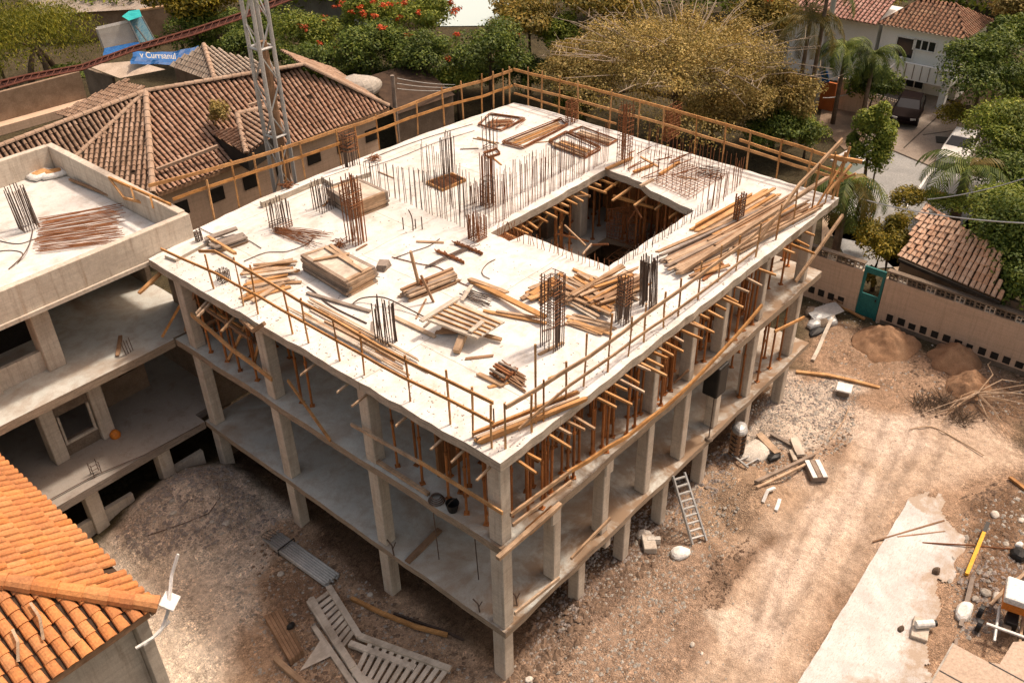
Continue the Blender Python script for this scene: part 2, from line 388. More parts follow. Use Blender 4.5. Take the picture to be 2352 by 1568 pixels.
# site colours, each zone a polygon on the ground with its own soft edge
DIRT, DARK, SOIL = (0.33, 0.23, 0.16), (0.10, 0.065, 0.042), (0.17, 0.11, 0.072)
PINK, PALE, TANG, CHALK, SHADE_LIFT = (0.49, 0.385, 0.30), (0.60, 0.495, 0.415), (0.30, 0.22, 0.165), (0.52, 0.45, 0.385), (0.66, 0.575, 0.485)
zones = [
    (D0([(1150, 1560), (1250, 1350), (1600, 1060), (1800, 900), (1870, 720), (2352, 880), (2352, 1600), (1150, 1640)]), DIRT, 0.8, 0.9),
    (D0([(1480, 1130), (1620, 1010), (1850, 1010), (1960, 900), (1700, 880), (1640, 960)]), SOIL, 0.5, 0.6),
    (D0([(1680, 960), (1800, 860), (1960, 870), (1950, 1000), (1850, 1060), (1720, 1040)]), CHALK, 0.5, 1.2),
    (D0([(1560, 1640), (1590, 1420), (1720, 1200), (1900, 1040), (2010, 950), (2250, 960), (2352, 1060), (2150, 1120), (2060, 1180), (1830, 1568), (1800, 1640)]), PINK, 0.7, 0.9),
    (D0([(1690, 1480), (1740, 1340), (1830, 1200), (1960, 1080), (2010, 1110), (1960, 1230), (1830, 1400), (1760, 1520)]), PALE, 0.5, 0.8),
    (D0([(1960, 930), (2100, 960), (2160, 1040), (2040, 1060), (1960, 1010)]), PALE, 0.5, 0.8),
    (D0([(1560, 1100), (1700, 1075), (1850, 1130), (1800, 1200), (1640, 1260)]), (0.36, 0.265, 0.19), 0.4, 0.5),
    (D0([(1608, 1402), (1694, 1396), (1664, 1478)]), (0.68, 0.60, 0.51), 0.12, 0.25),
    (D0([(1180, 1568), (1230, 1420), (1500, 1200), (1640, 1230), (1700, 1260), (1600, 1400), (1600, 1568)]), TANG, 0.6, 1.1),
    (D0([(1640, 1470), (1700, 1330), (1790, 1230), (1720, 1250), (1620, 1380)]), SOIL, 0.4, 0.6),
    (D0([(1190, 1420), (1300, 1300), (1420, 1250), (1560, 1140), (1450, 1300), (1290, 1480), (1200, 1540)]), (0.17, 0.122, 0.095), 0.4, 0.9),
    (D0([(2200, 1150), (2352, 1080), (2352, 1400), (2240, 1390), (2250, 1300)]), SOIL, 0.4, 0.7),
    (D0([(2130, 900), (2352, 860), (2352, 980), (2210, 960)]), SOIL, 0.4, 0.7),
    # left yard
    (D0([(150, 1568), (230, 1260), (430, 1100), (520, 1085), (700, 1180), (820, 1330), (700, 1640), (200, 1640)]), SHADE_LIFT, 0.5, 0.6),  # pale yard ground, lightened to make up for the building's shade
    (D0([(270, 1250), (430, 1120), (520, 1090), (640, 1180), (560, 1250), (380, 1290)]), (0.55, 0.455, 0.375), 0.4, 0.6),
    (D0([(580, 1320), (640, 1215), (800, 1200), (1000, 1400), (1180, 1560), (1100, 1640), (500, 1640), (520, 1480)]), (0.41, 0.295, 0.205), 0.5, 0.8),
    (D0([(600, 1340), (720, 1290), (800, 1380), (640, 1440)]), (0.27, 0.18, 0.12), 0.3, 0.6),
    (D0([(720, 1240), (800, 1180), (960, 1330), (880, 1380)]), (0.15, 0.098, 0.065), 0.4, 0.5),
    # beneath the floors, their shade put into the ground colour
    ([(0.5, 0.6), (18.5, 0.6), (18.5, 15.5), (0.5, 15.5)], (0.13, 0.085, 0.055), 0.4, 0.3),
]
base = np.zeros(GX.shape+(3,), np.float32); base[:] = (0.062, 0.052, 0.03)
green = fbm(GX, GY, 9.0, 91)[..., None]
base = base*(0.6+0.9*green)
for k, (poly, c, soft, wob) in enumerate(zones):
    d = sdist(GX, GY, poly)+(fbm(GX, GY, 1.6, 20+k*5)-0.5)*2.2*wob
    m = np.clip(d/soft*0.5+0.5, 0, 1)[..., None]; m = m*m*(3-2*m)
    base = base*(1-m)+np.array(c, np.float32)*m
site = np.clip(sdist(GX, GY, [(-14, -17), (26, -17), (26, 3.5), (22, 16), (-14, 18)])/0.6, 0, 1)
gz = (fbm(GX, GY, 2.4, 7)-0.5)*0.26+(fbm(GX, GY, 0.6, 17, 3)-0.5)*0.13
gz = gz*site-0.02
track = np.clip(sdist(GX, GY, zones[3][0])/0.8+0.4, 0, 1); gz *= 1-0.75*track
strip_poly = D0([(1826, 1580), (1960, 1350), (2090, 1142), (2150, 1120), (2205, 1135), (2190, 1180), (2225, 1245), (2215, 1300), (2170, 1390), (2130, 1470), (2150, 1600), (1950, 1640), (1800, 1640)])
strip = np.clip(sdist(GX, GY, strip_poly)/0.5+0.6, 0, 1); gz = gz*(1-strip)-0.02*strip
# wheel ruts and loose ridges along the track
ra, rb_ = W(1700, 1568, 0), W(1985, 1010, 0); rd = V((rb_.x-ra.x, rb_.y-ra.y)).normalized()
for off in (0.25, -0.35, -1.35, -1.95, -2.6, 0.8):
    dd_ = -(GX-ra.x)*rd.y+(GY-ra.y)*rd.x-off+0.55*(fbm(GX, GY, 6.0, 33+int(off*3) % 5)-.5)*2
    lug = .75+.25*np.sin(((GX-ra.x)*rd.x+(GY-ra.y)*rd.y)*24+dd_*9)
    gz -= 0.075*np.exp(-(dd_/0.13)**2)*track*(0.35+fbm(GX, GY, 1.6, 61))*lug; gz += 0.05*np.exp(-((np.abs(dd_)-.25)/0.09)**2)*track*fbm(GX, GY, .5, 63)
    base *= (1-0.34*np.exp(-(dd_/0.17)**2)*track*np.clip(fbm(GX, GY, 1.3, 12)*1.7-.2, 0, 1))[..., None]
gz += (fbm(GX, GY, 0.35, 71, 2)-.5)*0.06*site*(1-strip)*(1-.6*track)
def hump(px, py, rx, ry, h, rot=0.0, p=1.0):
    global gz
    c = W(px, py, 0); ca, sa = math.cos(rot), math.sin(rot)
    u = ((GX-c.x)*ca+(GY-c.y)*sa)/rx; v = (-(GX-c.x)*sa+(GY-c.y)*ca)/ry
    q = np.sqrt(u*u+v*v)+(fbm(GX, GY, 1.3, 55)-0.5)*0.35
    gz = gz+h*np.clip(1-q, 0, 1)**p
hump(430, 1175, 3.4, 2.8, 1.45)
hump(1330, 1400, 2.0, 0.8, 0.4, 0.65)
hump(1665, 1310, 1.5, 0.5, 0.28, 0.75)
hump(1730, 1150, 1.9, 1.5, 0.75, 0.6)
hump(1790, 1000, 2.2, 1.4, 0.35)
hump(2290, 1330, 2.2, 1.6, 0.35)
def ground_z(x, y):
    i = min(max(int(np.searchsorted(gx, x)), 1), len(gx)-1); j = min(max(int(np.searchsorted(gy, y)), 1), len(gy)-1)
    i = i if abs(gx[i]-x) < abs(gx[i-1]-x) else i-1; j = j if abs(gy[j]-y) < abs(gy[j-1]-y) else j-1
    return float(gz[i, j])
def G(px, py, up=0.0):
    """point on the uneven ground under a survey line"""
    z = 0.0
    for _ in range(6):
        p = W(px, py, z); z = ground_z(p.x, p.y)
    return V((p.x, p.y, z+up))
nx, ny = GX.shape
idx = np.arange(nx*ny).reshape(nx, ny)
q = np.stack([idx[:-1, :-1], idx[1:, :-1], idx[1:, 1:], idx[:-1, 1:]], -1).reshape(-1, 4)
n = NT('site_earth')
at_ = n.node('ShaderNodeAttribute', attribute_name='earth')
p = n.pos((1, 1, 1))
f1 = n.noise(p, 5.0, 6, 0.75); f2 = n.noise(p, 32, 4, 0.75); f3 = n.noise(n.pos((1.6, 0.8, 1)), 1.1, 6, 0.7, 0.8)
col = n.mix(1.0, at_.outputs['Color'], n.ramp(f1, [(0.32, (0.72, 0.70, 0.68)), (0.62, (1.18, 1.17, 1.16))]), 'MULTIPLY')
col = n.mix(1.0, col, n.ramp(f2, [(0.32, (0.70, 0.68, 0.66)), (0.64, (1.28, 1.27, 1.26))]), 'MULTIPLY')
col = n.mix(1.0, col, n.ramp(f3, [(0.36, (0.84, 0.82, 0.80)), (0.58, (1.1, 1.1, 1.1))]), 'MULTIPLY')
vo = n.node('ShaderNodeTexVoronoi', feature='F1'); vo.inputs['Scale'].default_value = 9.0; n.link(n.pos((1, 1, 1)), vo.inputs['Vector'])
v2 = n.node('ShaderNodeTexVoronoi', feature='F1'); v2.inputs['Scale'].default_value = 24.0; n.link(n.pos((1, 1, 1)), v2.inputs['Vector'])
sx1 = n.node('ShaderNodeSeparateXYZ'); n.link(vo.outputs['Color'], sx1.inputs[0]); sx2 = n.node('ShaderNodeSeparateXYZ'); n.link(v2.outputs['Color'], sx2.inputs[0])
gritty = n.ramp(n.noise(n.pos((1, 1, 1)), 0.9, 5, 0.7), [(0.40, 0.25), (0.6, 1.0)])
gm = n.node('ShaderNodeMath', operation='MULTIPLY'); n.link(gritty, gm.inputs[0]); n.link(at_.outputs['Alpha'], gm.inputs[1]); gritty = gm.outputs[0]
col = n.mix(gritty, col, n.mix(1.0, col, n.ramp(sx2.outputs[0], [(0.0, (0.55,)*3), (0.6, (1.0,)*3), (1.0, (1.45, 1.42, 1.38))]), 'MULTIPLY'))
col = n.mix(gritty, col, n.mix(1.0, col, n.ramp(sx1.outputs[0], [(0.0, (0.7,)*3), (0.75, (1.0,)*3), (0.93, (1.08,)*3), (1.0, (1.5, 1.46, 1.42))]), 'MULTIPLY'))
n.bump(n.mix(0.5, n.mix(0.5, f1, f2), v2.outputs['Distance']), 0.9, 0.06)
M['earth'] = n.out(col, 0.95, 0, 0.15)
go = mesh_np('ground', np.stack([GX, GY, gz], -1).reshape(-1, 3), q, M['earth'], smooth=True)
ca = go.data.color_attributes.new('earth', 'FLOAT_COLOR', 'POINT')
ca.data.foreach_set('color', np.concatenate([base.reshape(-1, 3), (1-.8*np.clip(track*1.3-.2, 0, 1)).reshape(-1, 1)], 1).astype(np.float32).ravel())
tag(go, kind='structure')

# white concrete track strip beside the dirt track, ragged on its right edge
def sheet(name, poly, z, mat, step=0.0, wob=0.0, fr=0, to=0):
    P = [V((a, b, 0)) for a, b in poly]; out = []
    for k, a in enumerate(P):
        b = P[(k+1) % len(P)]
        m = max(1, int((b-a).length/step)) if step else 1
        for i in range(m):
            c = a.lerp(b, i/m)
            if wob and fr <= k < to and i > 0:
                c += V((random.uniform(-wob, wob), random.uniform(-wob, wob), 0))
            out.append(c)
    bm = bmesh.new(); vs = [bm.verts.new((c.x, c.y, z)) for c in out]; bm.faces.new(vs)
    bmesh.ops.triangulate(bm, faces=bm.faces[:]); bmesh.ops.recalc_face_normals(bm, faces=bm.faces[:])
    me = bpy.data.meshes.new(name); bm.to_mesh(me); bm.free()
    if me.polygons[0].normal.z < 0: me.flip_normals()
    me.materials.append(mat); o = bpy.data.objects.new(name, me); COL.objects.link(o); ORG[o.name] = V((0, 0, 0))
    return o
n = NT('white_concrete_strip'); p = n.pos((1, 1, 1))
a = n.noise(p, 0.7, 6, 0.7, 0.4); b = n.noise(n.pos((1.5, 5, 1)), 4.5, 5, 0.75, 0.4); c = n.noise(p, 30, 3, 0.7)
col = n.ramp(a, [(0.38, (0.50, 0.48, 0.445)), (0.6, (0.66, 0.645, 0.61))])
col = n.mix(n.ramp(b, [(0.50, 0.0), (0.68, 0.75)]), col, (0.42, 0.32, 0.23))
col = n.mix(1.0, col, n.ramp(c, [(0.3, (0.8,)*3), (0.65, (1.06,)*3)]), 'MULTIPLY')
n.bump(c, 0.2, 0.01); M['strip'] = n.out(col, 0.9, 0, 0.2)
def ragged_sheet(name, poly, z, mat, step, soft):
    """a sheet of small cells inside the outline; the attribute tells how far each point lies from the worn edges"""
    P_ = np.array(poly); e0, e1 = P_[0], P_[2]; t_ = (e1-e0)/np.linalg.norm(e1-e0); n_ = np.array([t_[1], -t_[0]])
    if ((P_-e0)@n_).mean() < 0: n_ = -n_
    S, T = np.meshgrid(np.arange(0, 9, step), np.arange(-6, 16, step), indexing='ij'); X = e0[0]+n_[0]*S+t_[0]*T; Y = e0[1]+n_[1]*S+t_[1]*T
    wob_ = (fbm(X, Y, 1.1, 44)-.5)*1.3+(fbm(X, Y, .3, 45, 2)-.5)*.5
    X += n_[0]*(fbm(X, Y, .5, 46, 2)-.5)*.06; Y += n_[1]*(fbm(X, Y, .5, 46, 2)-.5)*.06
    big = [tuple(e0-t_*6-n_*.3)]+[tuple(e1+t_*.0-n_*.3)]+[tuple(p_) for p_ in P_[2:]]; d_ = sdist(X, Y, big); left = S
    keep = (d_ > 0) & ((d_+wob_ > .12) | (left < .5)); ed = np.clip(np.where(left < d_-.2, 1.5, d_+wob_)/soft, 0, 1)
    ix = np.arange(X.size).reshape(X.shape); kk = keep[:-1, :-1] & keep[1:, :-1] & keep[1:, 1:] & keep[:-1, 1:]
    qq = np.stack([ix[:-1, :-1], ix[1:, :-1], ix[1:, 1:], ix[:-1, 1:]], -1)[kk]; us, inv = np.unique(qq, return_inverse=True)
    if n_[0]*t_[1]-n_[1]*t_[0] < 0: inv = inv.reshape(-1, 4)[:, ::-1]
    Xf, Yf = X.ravel()[us].copy(), Y.ravel()[us].copy()
    o = mesh_np(name, np.stack([Xf, Yf, z+(fbm(Xf, Yf, .8, 5)-.5)*.02], -1), inv.reshape(-1, 4), mat)
    a_ = o.data.color_attributes.new('wear', 'FLOAT_COLOR', 'POINT'); ef = ed.ravel()[us]; a_.data.foreach_set('color', np.stack([ef, ef, ef, np.ones_like(ef)], -1).astype(np.float32).ravel()); return o
n = NT('white_concrete_strip'); p = n.pos((1, 1, 1))
a = n.noise(p, 0.7, 6, 0.7, 0.4); b = n.noise(n.pos((1.5, 5, 1)), 4.5, 5, 0.75, 0.4); c = n.noise(p, 30, 3, 0.7); e = n.noise(p, 2.4, 6, 0.75)
col = n.ramp(a, [(0.36, (0.50, 0.49, 0.475)), (0.60, (0.68, 0.675, 0.665))])
col = n.mix(n.ramp(b, [(0.52, 0.0), (0.68, 0.7)]), col, (0.38, 0.29, 0.21))
wr = n.node('ShaderNodeAttribute', attribute_name='wear'); mm = n.node('ShaderNodeMath', operation='SUBTRACT'); n.link(e, mm.inputs[0]); 
m2 = n.node('ShaderNodeMath', operation='MULTIPLY'); n.link(wr.outputs['Fac'], m2.inputs[0]); m2.inputs[1].default_value = .44; n.link(m2.outputs[0], mm.inputs[1])
col = n.mix(n.ramp(mm.outputs[0], [(0.16, 0.0), (0.42, 0.95)]), col, (0.42, 0.335, 0.26))
col = n.mix(1.0, col, n.ramp(c, [(0.3, (0.8,)*3), (0.65, (1.06,)*3)]), 'MULTIPLY')
n.bump(n.mix(.5, c, e), 0.35, 0.02); M['strip'] = n.out(col, 0.9, 0, 0.2)
tag(ragged_sheet('concrete_path', strip_poly, 0.035, M['strip'], 0.07, 1.2), kind='structure')
# road and driveway by the white house
M['road'] = noisy('grey_road_concrete', (0.25, 0.255, 0.25), (0.33, 0.33, 0.32), 0.5, 12, 0.9, 0.2, 0.01)
M['drive'] = noisy('brown_driveway_concrete', (0.25, 0.205, 0.165), (0.33, 0.275, 0.225), 0.5, 12, 0.9, 0.2, 0.01)
tag(sheet('road', D0([(2140, 384), (2018, 333), (1960, 330), (1900, 520), (1960, 620), (2110, 610), (2260, 470), (2330, 470), (2330, 420), (2200, 400)]), 0.02, M['road']), kind='structure')
tag(sheet('driveway', D0([(2018, 332), (2140, 383), (2260, 400), (2300, 330), (2180, 235), (2120, 200), (1995, 215), (1985, 320)]), 0.03, M['drive']), kind='structure')
mb = MB()
for a_, b_ in (((2076, 340), (2160, 262)), ((2018, 333), (2140, 384)), ((2120, 310), (2190, 300))):
    mb.path([W(*a_, 0.034), W(*b_, 0.034)], 0.09, 0.012)
tag(mb.build('driveway_joint', noisy('joint_dirt', (0.05, 0.04, 0.03), (0.08, 0.065, 0.05))), kind='structure')
mb = MB(); mb.path([W(2140, 390, 0.028), W(2080, 478, 0.028)], 0.14, 0.012)
tag(mb.build('road_marking', M['white']), kind='structure')
# side yard paving beside the palms
tag(sheet('pavement', D0([(1880, 290), (1890, 235), (1985, 215), (1990, 320), (1940, 345)]), 0.02, noisy('dusty_paving', (0.20, 0.14, 0.095), (0.28, 0.20, 0.14), 0.8, 14)), kind='structure')
# pale water beyond the trees
n = NT('pale_water'); n.bump(n.noise(n.pos((1, 1, 1)), 0.3, 3), 0.1, 0.05)
M['water'] = n.out((0.50, 0.60, 0.61), 0.35, 0, 0.4)
pw = [W(1000, 62, 0), W(1210, 60, 0), W(1230, 0, 0), W(1300, -120, 0), W(900, -120, 0), W(990, 0, 0)]
tag(sheet('water', [(a.x, a.y) for a in pw], 0.05, M['water']), kind='structure')
tag(sheet('sandy_ground', D0([(1880, 700), (1895, 540), (1990, 560), (2080, 640), (2352, 760), (2352, 700), (2100, 600), (2000, 520), (1890, 480)]), 0.02, noisy('sandy_yard', (0.30, 0.22, 0.15), (0.42, 0.33, 0.24), 0.8, 16)), kind='structure')
# ------------------------------------------------------------------ the unfinished concrete building
ZR, Z2, Z3 = 9.0, 5.87, 2.39
BX, BY = 18.98, 15.9
bld = thing('unfinished_building', 'large unfinished three storey concrete frame building with white dusty roof slab in the centre', 'building', (0, 0, 0))
def slab(name, outer, holes, z0, z1, mat, parent):
    bm = bmesh.new(); loops = []
    for lp in [outer]+holes:
        vs = [bm.verts.new((a, b, z1)) for a, b in lp]
        loops.append([bm.edges.new((vs[i], vs[(i+1) % len(vs)])) for i in range(len(vs))])
    bmesh.ops.triangle_fill(bm, edges=[e for l in loops for e in l], use_beauty=True)
    for f in bm.faces:
        f.normal_update()
        if f.normal.z < 0: f.normal_flip()
    top = bm.faces[:]
    ret = bmesh.ops.extrude_face_region(bm, geom=top)
    for v in [g for g in ret['geom'] if isinstance(g, bmesh.types.BMVert)]: v.co.z = z1
    low = set(v for f in top for v in f.verts)
    for v in low: v.co.z = z0
    bmesh.ops.recalc_face_normals(bm, faces=bm.faces[:])
    for v in bm.verts: v.co -= ORG[parent.name]
    me = bpy.data.meshes.new(name); bm.to_mesh(me); bm.free(); me.materials.append(mat)
    o = bpy.data.objects.new(name, me); COL.objects.link(o); o.parent = parent; ORG[o.name] = ORG[parent.name]
    return o
def rough_line(a, b, step, amp):
    a, b = V(a), V(b); n_ = max(1, int((b-a).length/step)); t = (b-a).normalized(); s = V((-t.y, t.x)); out = []
    for i in range(n_):
        p_ = a.lerp(b, i/n_); out.append(tuple(p_+s*(random.uniform(-amp, amp) if i else 0)))
    return out
def rough_poly(pts, step=0.7, amp=0.025): return [p for i in range(len(pts)) for p in rough_line(pts[i], pts[(i+1) % len(pts)], step, amp)]
roof_pts = [(0, 0), (BX, -0.05), (19.07, 14.2), (18.87, 15.84), (13.85, 16.45), (8.8, 16.75), (5.3, 16.85), (2.02, 16.6), (2.02, 16.22), (0.0, 16.0)]
OPEN = [(15.65, 8.19), (8.75, 8.19), (8.71, 7.29), (9.43, 7.17), (9.49, 3.60), (14.71, 3.56), (15.1, 5.7), (15.5, 6.4)]
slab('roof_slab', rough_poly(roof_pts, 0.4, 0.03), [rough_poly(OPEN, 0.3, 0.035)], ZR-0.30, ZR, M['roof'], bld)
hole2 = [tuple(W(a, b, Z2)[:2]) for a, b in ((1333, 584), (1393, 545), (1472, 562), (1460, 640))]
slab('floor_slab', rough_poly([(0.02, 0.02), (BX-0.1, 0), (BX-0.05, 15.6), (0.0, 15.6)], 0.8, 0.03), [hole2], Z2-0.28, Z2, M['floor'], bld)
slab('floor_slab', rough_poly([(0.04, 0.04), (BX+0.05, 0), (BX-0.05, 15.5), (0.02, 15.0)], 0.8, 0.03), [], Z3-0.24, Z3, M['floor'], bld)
def column(x, y, z0, z1, w=0.46, d=0.46, mat='conc', parent=bld):
    mb = MB(); mb.box(x-w/2, x+w/2, y-d/2, y+d/2, z0, z1)
    return bevel(mb.build('column', M[mat], parent), 0.025)
YS = (5.35, 10.15, 14.65)
for y in (0.37,)+YS:
    for z0, z1 in ((Z2, ZR-0.3), (Z3, Z2-0.28), (-0.3, Z3-0.24)):
        column(0.32, y+(0.03 if z0 < 0 else 0), z0, z1, 0.42, 0.42 if y > 1 else 0.46)
XR = {0: [7.45, 9.6, 11.6, 14.3, 17.75], 1: [2.6, 5.05, 7.45, 9.65, 11.9, 14.3, 17.75], 2: [3.9, 6.42, 8.75, 11.4, 14.6, 17.7]}
for x in XR[0]: column(x, 0.38, Z2, ZR-0.3, 0.28, 0.4)
for x in XR[1]: column(x, 0.4, Z3, Z2-0.28, 0.34, 0.42)
for x in XR[2]: column(x, 0.4, -0.3, Z3-0.24, 0.36, 0.42)
for x in (5.05, 9.65, 14.3, 17.75):
    for y in YS:
        for z0, z1 in ((Z2, ZR-0.3), (Z3, Z2-0.28), (-0.3, Z3-0.24)):
            if z0 == Z2 and 9 < x < 15.5 and 3.5 < y < 8: continue
            column(x, y, z0, z1, 0.46, 0.46, 'concd')  # inner columns in the darker concrete, shade put into the colour
column(15.3, 9.2, Z2, ZR-0.3, 0.5, 0.5)
M['formboard'] = noisy('rusty_orange_formwork_boards', (0.50, 0.22, 0.085), (0.62, 0.31, 0.13), 1.2, 10, .9, .3, .02, stretch=(5, 5, .5))  # raised orange; boards added to brighten the shaded roof opening
mb = MB(); mb.box(8.2, 18.2, 11.0, 11.1, Z2, ZR-.3); mb.build('added_formwork_wall', M['formboard'], bld)
mb = MB(); mb.box(18.0, 18.1, 3.5, 11.0, Z2, ZR-.3); mb.build('added_formwork_wall', M['formboard'], bld)
# block walls added at the back of each storey to stop light from behind
for z0, z1 in ((Z2, ZR-0.3), (Z3, Z2-0.28), (-0.3, Z3-0.24)):
    mb = MB(); mb.box(0.9, 18.6, 15.2, 15.4, z0, z1); mb.build('added_back_wall', M['block'], bld)
mb = MB(); mb.box(18.3, 18.5, 3.2, 15.1, Z2, ZR-0.3); mb.build('end_wall', M['block'], bld)
mb = MB(); mb.box(18.3, 18.5, 4.2, 15.1, Z3, Z2-0.28); mb.build('end_wall', M['block'], bld)
mb = MB(); mb.box(18.3, 18.5, 2.2, 15.1, -0.3, Z3-0.24); mb.build('end_wall', M['block'], bld)
mb = MB(); mb.box(0.95, 13.2, 3.3, 3.4, Z2, ZR-.3); mb.build('added_formwork_wall', noisy('brown_formwork_boards', (0.20, 0.095, 0.04), (0.32, 0.165, 0.075), 1.2, 10, .9, .3, .02, stretch=(5, 5, .5)), bld)  # dark partition added to deepen the shade behind the props
mb = MB(); mb.box(5.4, 13.6, 4.6, 4.8, Z3, Z2-.28); mb.build('added_dark_wall', M['concd'], bld)  # dark wall added to deepen the shade on this floor
for x in (6.4,):
    mb = MB(); mb.box(x, x+0.2, 2.8, 15.1, -0.3, Z3-0.24); mb.build('added_dark_wall', M['block'], bld)
mb = MB(); mb.box(2.9, 5.2, 2.6, 2.8, Z3, Z2-0.28); mb.build('added_dark_wall', M['void'], bld)
# poured upstand at the roof corner by the low annex, plus a kerb along the back edge
mb = MB(); a = W(392, 598, ZR); b = W(470, 556, ZR); mb.path([a+V((0, 0, .06)), b+V((0, 0, .06))], 0.55, 0.12); mb.build('upstand', M['roof'], bld)
mb = MB(); a = W(762, 416, ZR); b = W(800, 404, ZR); c = W(850, 390, ZR)
mb.path([W(752, 420, ZR+.1), W(838, 392, ZR+.1)], 0.9, 0.2); mb.build('upstand', M['roof'], bld)
mb = MB(); mb.path([W(600, 470, ZR+.12), W(720, 420, ZR+.12), W(800, 392, ZR+.12)], 0.16, 0.24); mb.build('edge_kerb', M['roof'], bld)
# hanging concrete blocks below the second floor edge
for x, z0, h, w in ((2.35, Z2-0.86, 0.58, 0.4), (4.95, Z2-0.8, 0.52, 0.42), (5.1, Z3-0.62, 0.38, 0.3)):
    mb = MB(); mb.box(x-w/2, x+w/2, 0.05, 0.33, z0, z0+h); bevel(mb.build('edge_block', M['conc'], bld), 0.04)

# ------------------------------------------------------------------ the lower annex on the left
ann = thing('concrete_annex', 'lower concrete annex with parapet walled flat roof and open shaded floors at the left', 'building', (-6, 17, 0))
X0 = -16.0
slab('roof_slab', [(X0, 16.35), (1.6, 16.35), (1.6, 25.7), (X0, 25.7)], [], 8.8, 8.98, M['roof'], ann)
mb = MB(); mb.box(X0, 1.92, 16.12, 16.38, 8.88, 9.92); bevel(mb.build('parapet', M['conc'], ann), 0.02)
mb = MB(); mb.box(X0, 1.0, 16.03, 16.37, 8.74, 8.877); mb.build('drip_ledge', M['conc'], ann)
mb = MB(); mb.box(1.62, 1.92, 16.38, 25.9, 8.6, 9.98); bevel(mb.build('parapet', M['conc'], ann), 0.02)
mb = MB(); mb.box(X0, 1.62, 25.62, 25.9, 8.6, 10.0); bevel(mb.build('parapet', M['conc'], ann), 0.02)
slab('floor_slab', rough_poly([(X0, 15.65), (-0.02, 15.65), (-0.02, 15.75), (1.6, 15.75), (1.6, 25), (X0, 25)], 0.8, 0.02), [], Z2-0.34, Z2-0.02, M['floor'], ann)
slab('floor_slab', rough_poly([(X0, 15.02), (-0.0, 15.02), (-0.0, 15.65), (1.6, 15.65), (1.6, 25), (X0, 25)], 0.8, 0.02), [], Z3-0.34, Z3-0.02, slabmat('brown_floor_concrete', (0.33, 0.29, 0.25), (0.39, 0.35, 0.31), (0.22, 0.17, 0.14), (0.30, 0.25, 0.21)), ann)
for x in (-3.55, -5.75, -8.6, -11.5): column(x, 17.5, Z2-0.02, 8.7, 0.62, 0.62, 'conc', ann)
for x in (-2.75, -4.55, -7.4, -10.5): column(x, 17.2, Z3-0.02, Z2-0.34, 0.5, 0.55, 'conc', ann)
for x in (-1.75, -4.6, -7.6, -10.6): column(x, 15.45, -0.3, Z3-0.34, 0.5, 0.5, 'conc', ann)
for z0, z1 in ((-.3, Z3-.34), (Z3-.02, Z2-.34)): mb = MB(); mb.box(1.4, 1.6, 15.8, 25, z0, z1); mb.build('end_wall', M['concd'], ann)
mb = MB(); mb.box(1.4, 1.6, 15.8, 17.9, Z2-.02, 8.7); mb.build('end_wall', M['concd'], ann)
mb = MB(); mb.box(1.4, 1.6, 19.6, 25, Z2-.02, 8.7); mb.build('end_wall', M['concd'], ann)  # gap left between the end walls, shaped to let the sun in
# infill walls, upper storey
mb = MB(); mb.box(-5.44, -3.86, 17.42, 17.58, Z2-0.02, Z2+0.75); mb.build('low_wall', M['conc'], ann)
mb = MB(); mb.box(X0, -3.2, 19.6, 19.8, Z2-0.02, 8.7); mb.build('added_dark_wall', M['void'], ann)
mb = MB(); mb.box(-3.2, 1.5, 22.6, 22.8, Z2-0.02, 8.7); mb.build('added_dark_wall', M['concd'], ann)
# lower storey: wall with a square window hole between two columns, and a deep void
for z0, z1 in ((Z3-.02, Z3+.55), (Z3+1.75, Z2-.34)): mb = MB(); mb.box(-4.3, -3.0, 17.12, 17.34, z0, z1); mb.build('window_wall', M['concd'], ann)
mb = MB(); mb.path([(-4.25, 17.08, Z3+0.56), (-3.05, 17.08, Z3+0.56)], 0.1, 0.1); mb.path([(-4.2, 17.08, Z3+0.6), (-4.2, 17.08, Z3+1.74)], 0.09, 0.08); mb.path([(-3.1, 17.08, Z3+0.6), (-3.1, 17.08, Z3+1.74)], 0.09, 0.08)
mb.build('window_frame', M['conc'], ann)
mb = MB(); mb.box(X0, -0.6, 20.6, 20.8, Z3-0.02, Z2-0.34); mb.build('added_dark_wall', M['void'], ann)
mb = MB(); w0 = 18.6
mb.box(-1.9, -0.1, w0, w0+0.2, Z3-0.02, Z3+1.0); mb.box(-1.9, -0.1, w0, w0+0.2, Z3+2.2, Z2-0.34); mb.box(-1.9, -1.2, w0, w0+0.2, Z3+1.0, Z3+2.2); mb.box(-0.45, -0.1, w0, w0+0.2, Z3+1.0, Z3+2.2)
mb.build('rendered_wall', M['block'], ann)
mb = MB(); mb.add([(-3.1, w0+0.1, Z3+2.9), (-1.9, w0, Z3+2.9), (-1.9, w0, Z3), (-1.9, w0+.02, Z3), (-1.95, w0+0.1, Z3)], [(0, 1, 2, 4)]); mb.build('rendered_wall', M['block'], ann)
mb = MB(); mb.box(X0, -0.1, 18.2, 18.4, -0.3, Z3-0.34); mb.build('added_dark_wall', M['void'], ann)
for x0, x1, h in ((-5.9, -4.35, 0.75), (-4.35, -3.2, 0.8), (-1.5, -0.2, 0.85)):
    mb = MB(); mb.box(x0, x1, 15.38, 15.55, -0.3, h); mb.build('low_wall', M['conc'], ann)

